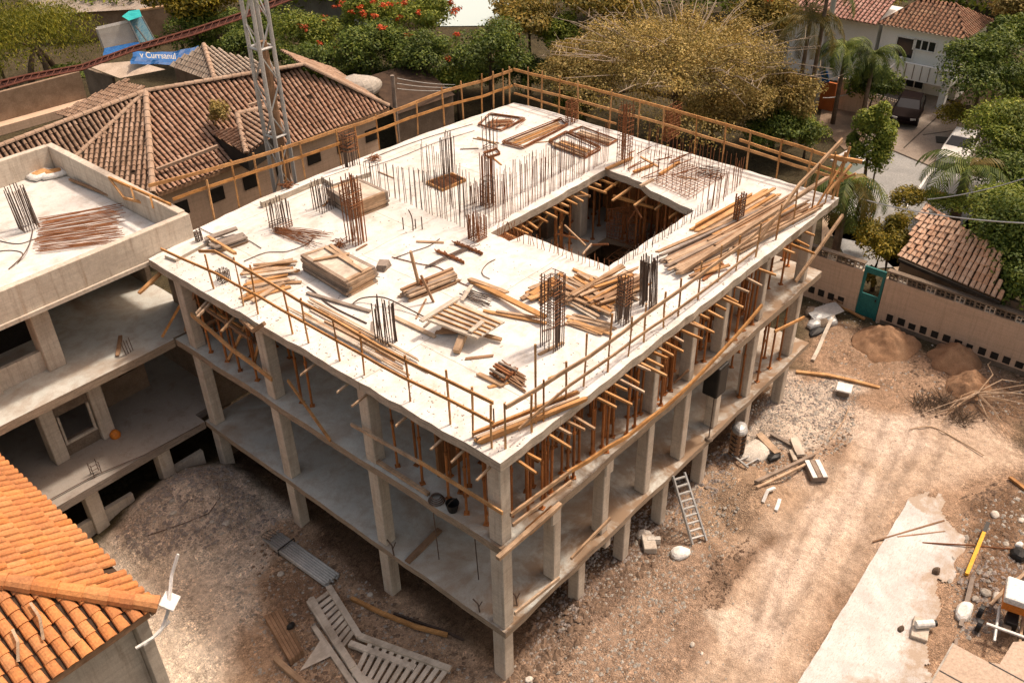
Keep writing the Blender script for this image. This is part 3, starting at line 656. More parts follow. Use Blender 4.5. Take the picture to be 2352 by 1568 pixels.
# ------------------------------------------------------------------ barrel tiled roofs
def tiles(O, U, Vv, poly, w, l, amp, jit=0.015, gap=0.06, seg=5, under=-0.03, tw=0.35, clip=None):
    """rows of tapered barrel tiles over a roof plane; poly in (along the eave, up the slope)"""
    O, U, Vv = V(O), V(U).normalized(), V(Vv).normalized(); Nn = U.cross(Vv).normalized()
    if Nn.z < 0: Nn = -Nn
    P = np.array(poly); vs = []; fs = []
    nu0, nu1 = int(P[:, 0].min()/w)-1, int(P[:, 0].max()/w)+1
    nv1 = int(P[:, 1].max()/l)+1
    for i in range(nu0, nu1+1):
        for j in range(-1, nv1+1):
            cu, cv = (i+0.5)*w, (j+0.5)*l
            if sdist(np.array([cu]), np.array([cv]), poly)[0] < -0.02 or random.random() < .004: continue
            ru = random.uniform(-jit, jit); rh = random.uniform(0, jit)
            b = len(vs)
            for (vv, hw, lift) in ((cv-l*0.56, w*tw, amp*0.30+rh), (cv+l*0.56, w*(tw-.06), 0.0)):
                for k in range(seg+1):
                    a_ = math.pi*k/seg
                    vs.append(O+U*(cu+ru-hw*math.cos(a_))+Vv*vv+Nn*(lift+amp*math.sin(a_)))
            n_ = seg+1
            for k in range(seg): fs.append((b+k, b+k+1, b+n_+k+1, b+n_+k))
            fs.append(tuple(b+k for k in range(n_)))
    uv_ = []; uf = []
    for i in range(nu0, nu1+1):
        for j in range(0, nv1+1):
            if sdist(np.array([(i+.5)*w]), np.array([(j+.5)*l]), poly)[0] < -0.02: continue
            b = len(uv_); uv_ += [O+U*(i+a_)*w+Vv*(j+c_)*l+Nn*under for a_, c_ in ((0, 0), (1, 0), (1, 1), (0, 1))]; uf.append((b, b+1, b+2, b+3))
    mb = MB(); mb.add(vs, fs); mb.under = MB().add(uv_, uf); return mb
def put(mb, name, mat, parent):
    mb.under.build('roof_underlay', M['under'], parent); return mb.build(name, mat, parent)
def ridge(pts, r, l, jit=0.01, seg=6):
    mb = MB(); pts = [V(p) for p in pts]
    for a_, b_ in zip(pts[:-1], pts[1:]):
        n_ = max(1, int((b_-a_).length/l)); t = (b_-a_).normalized(); s = t.cross(V((0, 0, 1))).normalized(); up = s.cross(t)
        for i in range(n_):
            p0 = a_.lerp(b_, i/n_); p1 = a_.lerp(b_, (i+1.12)/n_); vs = []
            for p_, rr in ((p0, r*1.08+random.uniform(0, jit)), (p1, r*0.92)):
                for k in range(seg+1):
                    g = math.pi*k/seg; vs.append(p_-s*rr*math.cos(g)+up*rr*math.sin(g))
            m_ = seg+1
            mb.add(vs, [(k, k+1, m_+k+1, m_+k) for k in range(seg)]+[tuple(range(m_)), tuple(reversed(range(m_, 2*m_)))])
    return mb
def plane_tiles(name, mat, parent, e0, e1, top, w, l, amp, **kw):
    """roof plane through the eave e0-e1; top: the upper corner points, from e1's side to e0's"""
    e0, e1 = V(e0), V(e1); U = (e1-e0).normalized(); t0 = V(top[0]); n_ = U.cross(t0-e0).normalized(); Vv = n_.cross(U).normalized()
    if Vv.z < 0: Vv = -Vv
    poly = [((V(p_)-e0).dot(U), (V(p_)-e0).dot(Vv)) for p_ in [e0, e1]+list(top)]
    mb = tiles(e0, U, Vv, poly, w, l, amp, **kw)
    if len(top) == 2:       # a slightly twisted plane: the fourth corner off the plane of the other three
        N = U.cross(Vv).normalized(); dd = (V(top[1])-e0).dot(N); ul = (e1-e0).length; vl = max(1e-3, poly[3][1]); u1 = poly[3][0]
        for m2 in (mb, mb.under):
            m2.v = [tuple(V(p)+N*(dd*max(0, 1-((V(p)-e0).dot(U)-u1)/(ul-u1))*((V(p)-e0).dot(Vv)/vl))) for p in m2.v]
    return put(mb, name, mat, parent)

M['otile'] = tilemat('bright_orange_clay_tile', [(0.60, 0.245, 0.085), (0.63, 0.275, 0.10), (0.56, 0.215, 0.07), (0.63, 0.30, 0.125), (0.60, 0.26, 0.10), (0.53, 0.21, 0.08)], (0.30, 0.14, 0.075))
M['btile'] = tilemat('brown_clay_tile', [(0.40, 0.235, 0.155), (0.46, 0.285, 0.195), (0.33, 0.185, 0.12), (0.50, 0.33, 0.235), (0.42, 0.25, 0.17)], (0.19, 0.115, 0.075))
M['btile2'] = tilemat('grey_brown_clay_tile', [(0.34, 0.23, 0.16), (0.42, 0.29, 0.21), (0.29, 0.185, 0.125), (0.45, 0.32, 0.24)], (0.16, 0.11, 0.075))
M['ridge'] = noisy('mortared_ridge', (0.36, 0.25, 0.175), (0.48, 0.35, 0.26), 2, 18, 0.9, 0.4, 0.02)

# bright orange hip roof in the near left corner
TIP = V((-6.75, 6.28, 5.0)); sl_ = 0.50
oh = thing('orange_roofed_house', 'house corner under a bright orange barrel tiled hip roof in the near left corner', 'house', (-11, 11, 0))
L_ = 7.0
apex = TIP+V((-L_, L_, L_*sl_))
e_back = V((-6.75, 6.28+14, 5.0))
plane_tiles('roof_plane', M['otile'], oh, TIP, e_back, [e_back+V((-L_, 0, L_*sl_)), apex], 0.30, 0.50, 0.12, jit=0.025, seg=6, tw=.43)
e_left = TIP+V((-12, 0, 0))
plane_tiles('roof_plane', M['otile'], oh, TIP, e_left, [e_left+V((0, L_, L_*sl_)), apex], 0.36, 0.40, 0.09, jit=0.025, seg=6, tw=.43)
ridge([TIP+V((0.05, -0.05, 0.06)), apex+V((0, 0, 0.06))], 0.23, 0.62).build('hip_cap', M['otile'], oh)
mb = MB(); mb.box(-14, -7.35, 6.85, 13.4, -0.3, 4.7); mb.build('wall', M['conc'], oh)
mb = MB(); mb.box(-7.33, -6.98, 6.55, 6.95, -0.3, 4.75); bevel(mb.build('corner_post', M['conc'], oh), 0.02)
mb = MB(); mb.path([TIP+V((-0.1, 0.05, -0.16)), e_back+V((-0.1, 0, -0.16))], 0.12, 0.2); mb.path([TIP+V((-0.2, 0.1, -0.16)), e_left+V((0, 0.1, -0.16))], 0.12, 0.2); mb.build('fascia', M['brown'], oh)
# white bracket with arms at the roof corner
br = thing('corner_bracket', 'white metal bracket plate with thin white arms fixed at the orange roof corner', 'bracket', (-6.5, 6.2, 4.8))
mb = MB(); mb.obox((-6.42, 6.16, 5.02), (0.5, 0.42, 0.06), 0.6, (0.5, 0)); bevel(mb.build('plate', M['white'], br), 0.015)
def arm(*p): mb = MB(); mb.path(p, 0.075, 0.05); mb.build('arm', M['white'], br)
pl = V((-6.42, 6.16, 5.05))
arm(pl, W(395, 1320, 5.5), W(409, 1272, 6.0))
arm(pl+V((0, 0, -.1)), W(380, 1420, 4.6), W(368, 1450, 4.4))
arm(W(368, 1450, 4.4), W(330, 1480, 4.3)); arm(W(390, 1425, 4.5), W(350, 1465, 4.35), W(312, 1488, 4.3))
# loose strips lying on the orange roof
for a_, b_ in (((-9.3, 7.0), (-9.05, 7.9)), ((-10.0, 6.9), (-9.7, 7.6))):
    mb = MB(); zz = lambda y: 5.0+(y-6.28)*sl_+0.22
    mb.path([(a_[0], a_[1], zz(a_[1])), ((a_[0]+b_[0])/2+.1, (a_[1]+b_[1])/2, zz((a_[1]+b_[1])/2)+.05), (b_[0], b_[1], zz(b_[1]))], 0.07, 0.03)
    single(mb, 'timber_strip', M['tan'], 'thin pale timber strip lying loose on the orange tiled roof', 'strip', 'loose strips on the orange roof')

# large brown tiled house beyond the back left railing
th = thing('tiled_house', 'large old house with weathered brown barrel tile hip roof behind the left railing', 'house', (14, 33, 0))
RZ, EZ = 7.2, 4.3
rA, rB = W(335, 213, RZ), W(700, 152, RZ)
eA, eB = W(352, 447, EZ), W(893, 247, EZ)
eA.z = eB.z = EZ
plane_tiles('roof_plane', M['btile'], th, eA, eB, [rB, rA], 0.27, 0.34, 0.085, jit=0.02, seg=4)
eC = W(60, 470, EZ); eC.z = EZ
plane_tiles('roof_plane', M['btile2'], th, eC, eA, [rA], 0.27, 0.34, 0.085, jit=0.02, seg=4)
rE = rB+V((3.5, 5.5, -2.6))
plane_tiles('roof_plane', M['btile2'], th, eB, eB+V((2.5, 8, 0)), [rB+V((2, 5, -0.6)), rB], 0.27, 0.34, 0.085, jit=0.02, seg=4)
rC = W(-60, 362, RZ-0.6); eD = W(60, 460, EZ); eD.z = EZ
eZ = rC+(eC-rA); plane_tiles('roof_plane', M['btile2'], th, eZ, eC, [rA, rC], 0.27, 0.34, 0.085, jit=0.02, seg=4)
def backslope(a_, b_, run, drop):
    mb = MB(); d_ = V((0, run, -drop)); mb.quad(a_, b_, b_+d_, a_+d_); return mb
_t = tiles(rA, (rB-rA), V((-0.05, 6, -2.6)), [(0, 0), ((rB-rA).length, 0), ((rB-rA).length, 6), (0, 6)], 0.27, 0.34, 0.085)
put(_t, 'roof_plane', M['btile2'], th)
_t = tiles(rC, (rA-rC), V((-0.6, 6, -2.4)), [(0, 0), ((rA-rC).length, 0), ((rA-rC).length, 6), (0, 6)], 0.27, 0.34, 0.085)
put(_t, 'roof_plane', M['btile2'], th)
up_ = V((0, 0, 0.08))
ridge([rA+up_, rB+up_], 0.14, 0.5).build('ridge_cap', M['ridge'], th)
ridge([eA+up_, rA+up_], 0.16, 0.5).build('hip_cap', M['ridge'], th)
ridge([eB+up_, rB+up_], 0.16, 0.5).build('hip_cap', M['ridge'], th)
ridge([eC+up_, rA+up_], 0.11, 0.5).build('hip_cap', M['ridge'], th)
ridge([rC+up_, rA+up_], 0.14, 0.5).build('ridge_cap', M['ridge'], th)
nrm = (eB-eA).normalized(); inn = V((-nrm.y, nrm.x, 0))
def wall_strip(mb, a_, b_, z0, z1, th_=0.25, off=0.0):
    a_, b_ = V((a_[0], a_[1], 0)), V((b_[0], b_[1], 0)); t = (b_-a_).normalized(); s = V((-t.y, t.x, 0)); a_ += s*off; b_ += s*off
    mb.hexa([a_+V((0, 0, z0)), b_+V((0, 0, z0)), b_+s*th_+V((0, 0, z0)), a_+s*th_+V((0, 0, z0)), a_+V((0, 0, z1)), b_+V((0, 0, z1)), b_+s*th_+V((0, 0, z1)), a_+s*th_+V((0, 0, z1))]); return mb
wall_strip(MB(), eA+nrm*0.6, eB-nrm*0.6, 0, EZ-0.05, 0.25, 0.6).build('wall', M['beige'], th)
wall_strip(MB(), eC, eA, 0, EZ-0.05, 0.25, 0.8).build('wall', M['beige'], th)
for k in range(7):
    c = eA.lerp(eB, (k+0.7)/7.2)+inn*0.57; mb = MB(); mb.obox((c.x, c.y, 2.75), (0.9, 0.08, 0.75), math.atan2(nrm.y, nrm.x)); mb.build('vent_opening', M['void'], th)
mb = MB(); mb.path([eA+nrm*0.2+V((0, 0, -.12)), eB+V((0, 0, -.12))], 0.1, 0.18); mb.build('fascia', M['brown'], th)
# small hipped dormer on its slope, with a ledge and gutter
dp = W(545, 262, 6.6); df = W(566, 352, 5.5); dl = W(478, 300, 5.5); dr = W(640, 300, 5.9)
mbd = tiles(dl, df-dl, dp-dl, [(0, 0), ((df-dl).length, 0), ((dp-dl).dot((df-dl).normalized()), ((dp-dl)-(df-dl).normalized()*(dp-dl).dot((df-dl).normalized())).length)], 0.3, 0.36, 0.09, seg=4)
put(mbd, 'dormer_roof', M['btile'], th)
dq = W(640, 240, 6.6)
plane_tiles('dormer_roof', M['btile2'], th, df, dr, [dq, dp], 0.3, 0.36, 0.09, seg=4)
ridge([df, dp], 0.14, 0.4).build('dormer_hip_cap', M['ridge'], th)
ridge([dp, dq], 0.14, 0.4).build('dormer_ridge_cap', M['ridge'], th)
mb = MB(); mb.add([df+V((0, 0, -.1)), dr+V((0, 0, -.1)), dr+V((0, 0, -1.0)), df+V((0, 0, -1.0)), dl+V((0, 0, -.1)), dl+V((0, 0, -1.0))], [(0, 1, 2, 3), (4, 0, 3, 5)]); mb.build('dormer_wall', M['void'], th)
mb = MB(); mb.path([W(360, 390, 5.05), W(500, 336, 5.4)], 0.16, 0.16); mb.build('mortar_band', M['ridge'], th); mb = MB(); mb.path([W(572, 242, 6.75), W(640, 222, 6.9)], 0.14, 0.14); mb.build('mortar_band', M['ridge'], th)
# smaller grey roofed house behind the ridge
gh = thing('grey_roofed_house', 'small house with a grey tiled hip roof behind the brown roof ridge', 'house', tuple(W(480, 150, 0)))
pk = W(468, 103, 6.6); g0, g1, g2 = W(385, 150, 5.2), W(495, 190, 5.4), W(625, 152, 5.2)
M['gtile'] = tilemat('pale_grey_tile', [(0.42, 0.34, 0.27), (0.50, 0.42, 0.34), (0.36, 0.28, 0.22)], (0.24, 0.18, 0.13))  # grey tile tones mixed at random
plane_tiles('roof_plane', M['gtile'], gh, g1, g2, [pk], 0.3, 0.36, 0.07, seg=3)
plane_tiles('roof_plane', M['gtile'], gh, g0, g1, [pk], 0.3, 0.36, 0.07, seg=3)
ridge([g1, pk], 0.15, 0.4).build('hip_cap', M['ridge'], gh)
mb = MB(); wall_strip(mb, g0, g1, 0, 5.1, 0.2, 0.4); wall_strip(mb, g1, g2, 0, 5.1, 0.2, 0.4); mb.build('wall', M['block'], gh)
# left low roof with its pale lean-to
q0, q1, q2, q3 = W(128, 262, 4.0), W(255, 296, 4.2), W(395, 165, 5.2), W(250, 172, 4.8)
sh = thing('low_tiled_house', 'low house with a dark brown tile roof between the compound wall and brown hip roof', 'house', tuple(W(240, 230, 0)))
plane_tiles('roof_plane', M['btile2'], sh, q0, q1, [W(330, 205, 5.4), W(285, 182, 5.4)], 0.27, 0.34, 0.08, seg=4)
mb = MB(); mb.quad(W(196, 150, 5.0), W(275, 180, 5.0), W(380, 160, 5.4), W(310, 140, 5.4)); mb.build('lean_to_roof', noisy('pale_sheet_roof', (0.42, 0.33, 0.25), (0.55, 0.45, 0.36), 1, 12), sh)
mb = MB(); wall_strip(mb, W(195, 175, 4.0), W(262, 200, 4.0), 0, 4.6, 0.2); mb.build('wall', M['concd'], sh)
wall_strip(MB(), q0, q1, 0, 3.9, 0.2, 0.4).build('wall', M['block'], sh)
# tan compound wall at the far left
cw = thing('compound_wall', 'long rough tan compound wall with a pale ledge at the far left', 'wall', tuple(W(90, 280, 0)))
a_, b_ = W(-60, 318, 0), W(205, 243, 0)
wall_strip(MB(), a_, b_, 0, rise(b_, 165), 0.3).build('wall_panel', M['block'], cw)
wall_strip(MB(), a_-V((.3, .9, 0)), b_-V((.3, .9, 0)), 0, 0.6, 0.9).build('ledge', M['beige'], cw)
# ------------------------------------------------------------------ guard rails round the roof
def wobble(p, a): return V(p)+V((random.uniform(-a, a), random.uniform(-a, a), random.uniform(-a, a)))
def fence_rail(name, label, loc, posts, rails, pm='orange', rm='orange'):
    t = thing(name, label, 'guard rail', loc, None)
    for p0, h, w in posts:
        mb = MB(); lean = V((random.uniform(-.05, .05), random.uniform(-.05, .05), 0))
        mb.path([p0, V(p0)+lean*0.5+V((0, 0, h*0.5)), V(p0)+lean+V((0, 0, h))], w, w*0.9); mb.build('post', M[pm], t)
    for pts, w, h in rails:
        mb = MB(); mb.path(pts, w, h, (0, 0, 1)); mb.build('rail', M[rm], t)
    return t
# on the near left edge
x_ = 0.3
posts = [((x_, y, ZR), h, 0.047) for y, h in ((0.55, 1.45), (1.2, 1.65), (2.0, 1.75), (3.5, 1.55), (5.35, 1.5), (6.4, 1.5), (7.8, 1.6), (8.55, 1.5), (10.25, 1.75), (11.0, 1.75), (12.6, 1.3))]
fence_rail('guard_rail', 'orange timber guard rail on thin posts along the shaded roof edge', (0, 6, ZR), posts, [
    ([(x_-.05, 12.9, 10.3), (x_-.05, 11.9, 10.66), (x_-.04, 9.9, 10.58), (x_-.04, 7.9, 10.48), (x_-.05, 5.3, 10.44), (x_-.05, 3.5, 10.38), (x_-.05, 2.05, 10.46), (x_-.05, 0.4, 10.56)], 0.04, 0.10),
    ([(x_-.05, 15.4, 9.5), (x_-.05, 12.1, 9.78), (x_-.05, 8.9, 9.78), (x_-.05, 6.3, 9.76), (x_-.05, 3.6, 9.78), (x_-.05, 2.05, 9.86), (x_-.05, 0.42, 9.92)], 0.04, 0.09)])
y_ = 0.22
posts = [((x, y_+random.uniform(-.05, .1), ZR), h, 0.05) for x, h in ((0.5, 1.5), (1.42, 1.25), (1.75, 2.5), (1.95, 1.4), (2.9, 1.35), (3.8, 1.75), (4.75, 1.95), (5.75, 1.35), (6.6, 1.3), (7.6, 1.25), (8.4, 1.3), (9.6, 1.35), (10.9, 1.35), (11.9, 1.3), (13.1, 1.3), (14.6, 1.35), (16.0, 1.4), (17.3, 1.9), (18.3, 2.0))]
fence_rail('guard_rail', 'tan timber guard rail sagging along the sunny roof edge beside the lumber pile', (9, 0, ZR), posts, [
    ([(0.45, y_-.05, 10.42), (1.64, y_-.05, 10.24), (3.8, y_-.05, 10.08), (5.4, y_-.05, 10.06), (9.2, y_-.05, 10.0), (12.1, y_-.05, 9.98), (14.2, y_-.05, 10.05)], 0.045, 0.12),
    ([(0.9, y_-.05, 9.42), (1.64, y_-.05, 9.5), (3.0, y_-.05, 9.58), (6.0, y_-.05, 9.46), (9.6, y_-.05, 9.28), (13.0, y_-.05, 9.3)], 0.04, 0.09),
    ([(13.2, y_-.02, 9.6), (16.0, y_+.1, 10.5), (19.0, y_+.05, 11.2)], 0.07, 0.16)], 'orange', 'tan')
def back_edge_y(x):
    P_ = [(2.0, 16.6), (5.3, 16.85), (8.8, 16.75), (13.85, 16.45), (18.9, 15.9)]
    for a_, b_ in zip(P_[:-1], P_[1:]):
        if x <= b_[0]: return a_[1]+(b_[1]-a_[1])*(x-a_[0])/(b_[0]-a_[0])
    return P_[-1][1]
bl = lambda x, z: (x, back_edge_y(x)+0.12, z)
posts = [(bl(x, 8.75), h, 0.06) for x, h in ((3.2, 1.75), (4.35, 2.1), (5.4, 2.0), (6.6, 1.9), (7.5, 1.8), (9.3, 1.75), (10.2, 1.65), (11.3, 1.75), (12.3, 1.75), (13.4, 1.75), (14.9, 1.95), (16.0, 1.95), (17.1, 2.0), (17.8, 1.95), (18.4, 1.9), (18.8, 1.9))]
fence_rail('guard_rail', 'orange two board guard rail along the roof edge towards the brown tiled house', (11, 17, ZR), posts, [
    ([(1.2, 17.1, 10.95)]+[bl(x, z) for x, z in ((3.2, 10.85), (6.2, 10.55), (9.0, 10.42), (10.6, 10.38), (13, 10.42), (15, 10.52), (17.2, 10.4), (19.0, 10.45))], 0.045, 0.125),
    ([(1.9, 17.0, 10.2)]+[bl(x, z) for x, z in ((3.8, 10.2), (6.2, 10.0), (10.4, 9.85), (13, 9.85), (15, 9.85), (17.2, 9.72), (19.0, 9.72))], 0.04, 0.11)])
posts = [((19.15, y, 8.8), h, 0.06) for y, h in ((15.2, 1.9), (14.4, 1.9), (13.4, 1.9), (12.3, 1.9), (10.6, 1.9), (9.1, 1.8), (7.9, 1.8), (6.3, 1.8), (5.0, 1.8), (3.9, 1.75), (2.6, 1.75), (1.4, 1.7), (0.35, 1.75), (0.1, 1.9))]
fence_rail('guard_rail', 'orange guard rail on the roof edge in front of the big olive tree', (19.1, 8, ZR), posts, [
    ([(19.2, 16.1, 10.42), (19.2, 14.0, 10.46), (19.2, 11, 10.5), (19.2, 8.0, 10.52), (19.2, 5.6, 10.5), (19.2, 4.1, 10.5), (19.2, 0.0, 10.36)], 0.045, 0.12),
    ([(19.2, 16.1, 9.7), (19.2, 12.3, 9.82), (19.2, 7.8, 9.84), (19.2, 4.0, 9.75), (19.2, 0.0, 9.6)], 0.04, 0.11),
    ([(19.22, 4.4, 10.05), (19.25, 2.0, 9.92), (19.25, -0.1, 9.8)], 0.05, 0.11),
    ([(19.1, 16.0, 9.35), (19.1, 13.2, 9.3), (19.1, 10.2, 9.3)], 0.04, 0.08)])
# tangle of boards lashed together at the lumber pile roof corner
for k, (a_, b_, w) in enumerate((((18.7, 0.1, 9.0), (19.3, 0.05, 10.9), .07), ((18.2, 0.15, 9.4), (19.4, -0.1, 10.2), .08), ((19.1, 0.5, 9.3), (19.2, -0.4, 10.0), .07), ((17.6, 0.2, 9.1), (19.2, 0.1, 10.4), .06), ((18.9, 0.8, 10.5), (19.3, -0.5, 10.45), .12))):
    mb = MB(); mb.path([a_, b_], w, w*1.1)
    single(mb, 'timber_brace', M['orange'], 'orange timber brace lashed into the tangle at the lumber pile roof corner', 'brace', 'braces at the lumber pile roof corner')

# ------------------------------------------------------------------ shoring props and joists below the roof slab
for k, (a_, b_) in enumerate((((.3, 15.3, 6.2), (.5, 14.2, 8.3)), ((.9, 14.9, 8.2), (1.3, 13.2, 6.3)), ((.2, 13.9, 7.0), (2.0, 13.6, 7.2)), ((.4, 12.9, 6.0), (.6, 11.6, 7.9)), ((.3, 12.3, 7.9), (1.5, 11.9, 6.2)), ((.5, 11.4, 6.6), (.6, 10.6, 8.2)), ((.2, 13.2, 8.0), (.4, 11.2, 7.6)), ((.8, 15.4, 7.3), (.8, 12.0, 7.4)), ((.9, 13.0, 6.9), (1.0, 10.8, 6.8)), ((-.3, 15.9, 6.0), (.4, 15.2, 7.4)))):
    mb = MB(); mb.path([a_, b_], .07, .09); single(mb, 'timber_brace', M['orange' if k % 2 else 'brown'], 'timber brace nailed across the rusty props beside the annex', 'brace', 'braces among the props beside the annex')
for k in range(26):
    x = 1.0+k*.5+random.uniform(-.2, .2); y = random.uniform(.4, 2.6); z0 = Z2+random.uniform(.1, 1.2)
    mb = MB(); mb.path([(x, y, z0), (x+random.uniform(-.9, .9), y+random.uniform(-.3, .3), z0+random.uniform(.2, 1.3))], .05, .07)
    single(mb, 'timber_brace', M[('orange', 'brown', 'rust')[k % 3]], 'rusty or timber brace tied between the props on the sunny facade', 'brace', 'braces between the props on the sunny facade')
pr = thing('shoring_prop', 'slim rust orange shoring prop under the roof slab along the sunny facade', 'prop', (0, 0, 0), 'shoring props along the sunny facade')
mb = MB(); mb.tube([(0, 0, 0.03), (0, 0, 1.7)], 0.042, 6); mb.build('outer_tube', M['prop'], pr)
mb = MB(); mb.tube([(0, 0, 1.7), (0, 0, 2.78)], 0.030, 6); mb.tube([(0, 0, 1.66), (0, 0, 1.76)], 0.058, 6); mb.build('inner_tube', M['prop'], pr)
mb = MB(); mb.box(-.08, .08, -.08, .08, 0, .03); mb.build('base_plate', M['prop'], pr)
mb = MB(); mb.box(-.07, .07, -.07, .07, 2.78, 2.82); mb.build('head_plate', M['prop'], pr)
first = True
def prop(x, y, z=Z2, h=2.82, label=None, group=None):
    global first
    if first: c = pr; first = False; c.location = (x, y, z); c.rotation_euler.z = random.uniform(0, 3)
    else: c = copy_tree(pr, (x, y, z), random.uniform(0, 3), label, group)
    c.scale = (1, 1, h/2.82)
    c.rotation_euler.x = random.uniform(-.012, .012); c.rotation_euler.y = random.uniform(-.012, .012)
rnd = random.Random(11)
for k in range(120):
    x = 0.9+k*0.117+rnd.uniform(-.1, .1); y = rnd.choice((0.35, 0.6, 1.0, 1.6, 2.3))+rnd.uniform(-.15, .15)
    if any(abs(x-c) < .3 and y < .8 for c in XR[0]): y += 0.6
    prop(x, y)
for k in range(16):
    prop(14.9+k*0.25+rnd.uniform(-.1, .1), rnd.uniform(0.3, 2.6), Z2, 2.82, 'slim rust orange prop on the sunlit upper floor at the teal gate end', 'shoring props at the teal gate end')
for x, y in ((14.0, .4), (14.7, .5), (15.3, .35), (15.9, .6), (16.4, .4), (16.9, .9), (17.2, .4), (15.5, 1.6), (16.6, 1.9), (14.2, 1.5)):
    prop(x, y, Z3, 3.2, 'slim rusty prop on the lowest floor at the teal gate end of the building', 'shoring props on the lowest floor')
for y, x in ((15.1, .6), (14.9, 1.2), (13.9, .35), (13.5, .9), (13.0, .4), (12.6, 1.1), (12.2, .35), (11.9, .8), (11.3, .4), (11.0, 1.0), (10.7, .5), (13.3, 1.8), (12.4, 2.0), (11.5, 1.9), (15.3, 1.7)):
    prop(x, y, Z2, 2.82, 'rust orange shoring prop at the annex end under the roof slab beside the annex', 'shoring props at the left end')
for y, x in ((9.2, .6), (8.8, .7), (4.6, .5), (4.2, .9), (3.5, .45), (3.1, 1.2), (2.5, .5), (2.2, .9), (1.7, .4), (1.2, .8), (1.0, .45), (2.8, 2.2), (1.9, 2.4), (3.9, 2.5)):
    prop(x, y, Z2, 2.82, 'rust orange shoring prop under the left side of the roof slab near the front corner', 'shoring props on the left side')
for k in range(90):
    x = 9.0+rnd.uniform(0, 9); y = rnd.choice((8.5, 9.0, 9.8, 10.6)) if k < 36 else rnd.uniform(3, 8)
    if y < 8.3: x = rnd.uniform(15.8, 17.8)
    prop(x, y, Z2, 2.82, 'dark rusty prop standing in the shade below the roof opening', 'shoring props below the roof opening')
def stick(name, mat, p0, p1, w, h, label, cat, group=None, sag=0.0):
    p0, p1 = V(p0), V(p1); L = (p1-p0).length
    o = bpy.data.objects.new(name, PLANK[random.randrange(len(PLANK))][mat]); COL.objects.link(o)
    t = (p1-p0).normalized(); s = t.cross(V((0, 0, 1)))
    if s.length < 1e-3: s = V((1, 0, 0))
    s.normalize(); u_ = s.cross(t)
    m = Matrix((t, s, u_)).transposed().to_4x4(); m.translation = (p0+p1)/2
    o.matrix_world = m @ Matrix.Diagonal((L, w, h, 1))
    return tag(o, label, cat, group)
# a handful of plank meshes, one metre long, each a little warped and with uneven ends
PLANK = []
for k in range(5):
    vs = []; n_ = 6; rr = random.Random(50+k); bow = rr.uniform(-.35, .35); tw = rr.uniform(-.3, .3); ch = rr.uniform(-.03, .03)
    mb = MB(); rings = []
    for i in range(n_+1):
        x = -0.5+i/n_; dy = bow*(0.25-x*x)*0.6; dz = tw*x*0.3
        e = 0.9 if i in (0, n_) else 1.0
        rings.append([(x-(ch if i in (0, n_) else 0), dy-.5*e, dz-.5*e), (x+(ch if i in (0, n_) else 0), dy+.5*e, -dz-.5*e), (x+(ch if i in (0, n_) else 0), dy+.5*e, -dz+.5*e), (x-(ch if i in (0, n_) else 0), dy-.5*e, dz+.5*e)])
    mb.loft(rings); d = {}
    for mm in ('orange', 'tan', 'grey', 'pale', 'brown', 'rust', 'rustd', 'galv', 'white'):
        me = bpy.data.meshes.new('plank'); me.from_pydata(mb.v, [], mb.f); me.materials.append(M[mm]); d[mm] = me
    PLANK.append(d)
# joist ends poking out below the slab edge
jz = ZR-0.36
for x in (0.72, 0.98, 2.0, 2.3, 2.62, 3.0, 4.0, 4.35, 4.75, 5.1, 5.42, 5.9, 6.1, 6.45, 6.75, 7.15, 7.5, 7.95, 8.3, 8.75, 9.0, 9.45, 9.9, 10.3, 10.7, 11.0, 11.5, 12.4, 13.0, 14.8, 15.3, 15.9, 16.5):
    ln = random.uniform(0.3, 0.95)
    stick('formwork_joist', 'orange' if random.random() < .7 else 'tan', (x, 1.0, jz+random.uniform(0, .05)), (x+random.uniform(-.15, .15), -ln, jz-random.uniform(.0, .16)), 0.07, 0.075, 'short orange joist end poking out below the sunny edge of the roof slab', 'joist', 'joists along the sunny edge')
for y in (0.5, 1.45, 2.2, 3.6, 5.15, 5.95, 7.4):
    stick('formwork_joist', 'tan', (1.0, y, jz), (-random.uniform(.25, .5), y-.1, jz-.12), 0.055, 0.06, 'short tan joist end poking out below the shaded roof edge', 'joist', 'joists along the shaded edge')
for y in (12.9, 12.7, 11.4):
    stick('formwork_joist', 'tan', (0.9, y+.2, jz+.03), (-random.uniform(.5, .8), y-.35, jz-.16), 0.07, 0.07, 'tan joist end sticking far out at the annex end of the roof slab', 'joist', 'joists at the left end')
for k in range(15):
    x = 9.2+k*0.44
    stick('formwork_joist', 'orange', (x, 8.9, jz+.02), (x+random.uniform(-.1, .1), 7.85-random.uniform(-.1, .5), jz-random.uniform(.02, .25)), 0.075, 0.075, 'orange joist end below the back edge of the roof opening', 'joist', 'joists in the roof opening')
for y in (4.4, 5.2, 6.0, 6.9, 7.6):
    stick('formwork_joist', 'orange', (15.9, y, jz), (14.7-random.uniform(-.2, .4), y+.1, jz-.2), 0.075, 0.075, 'orange joist end below the far side of the roof opening', 'joist', 'joists on the far side of the opening')
stick('timber_rail', 'orange', (15.2, 7.5, 8.2), (15.7, 5.9, 8.0), .1, .1, 'short orange board level across the far corner of the roof opening', 'board')
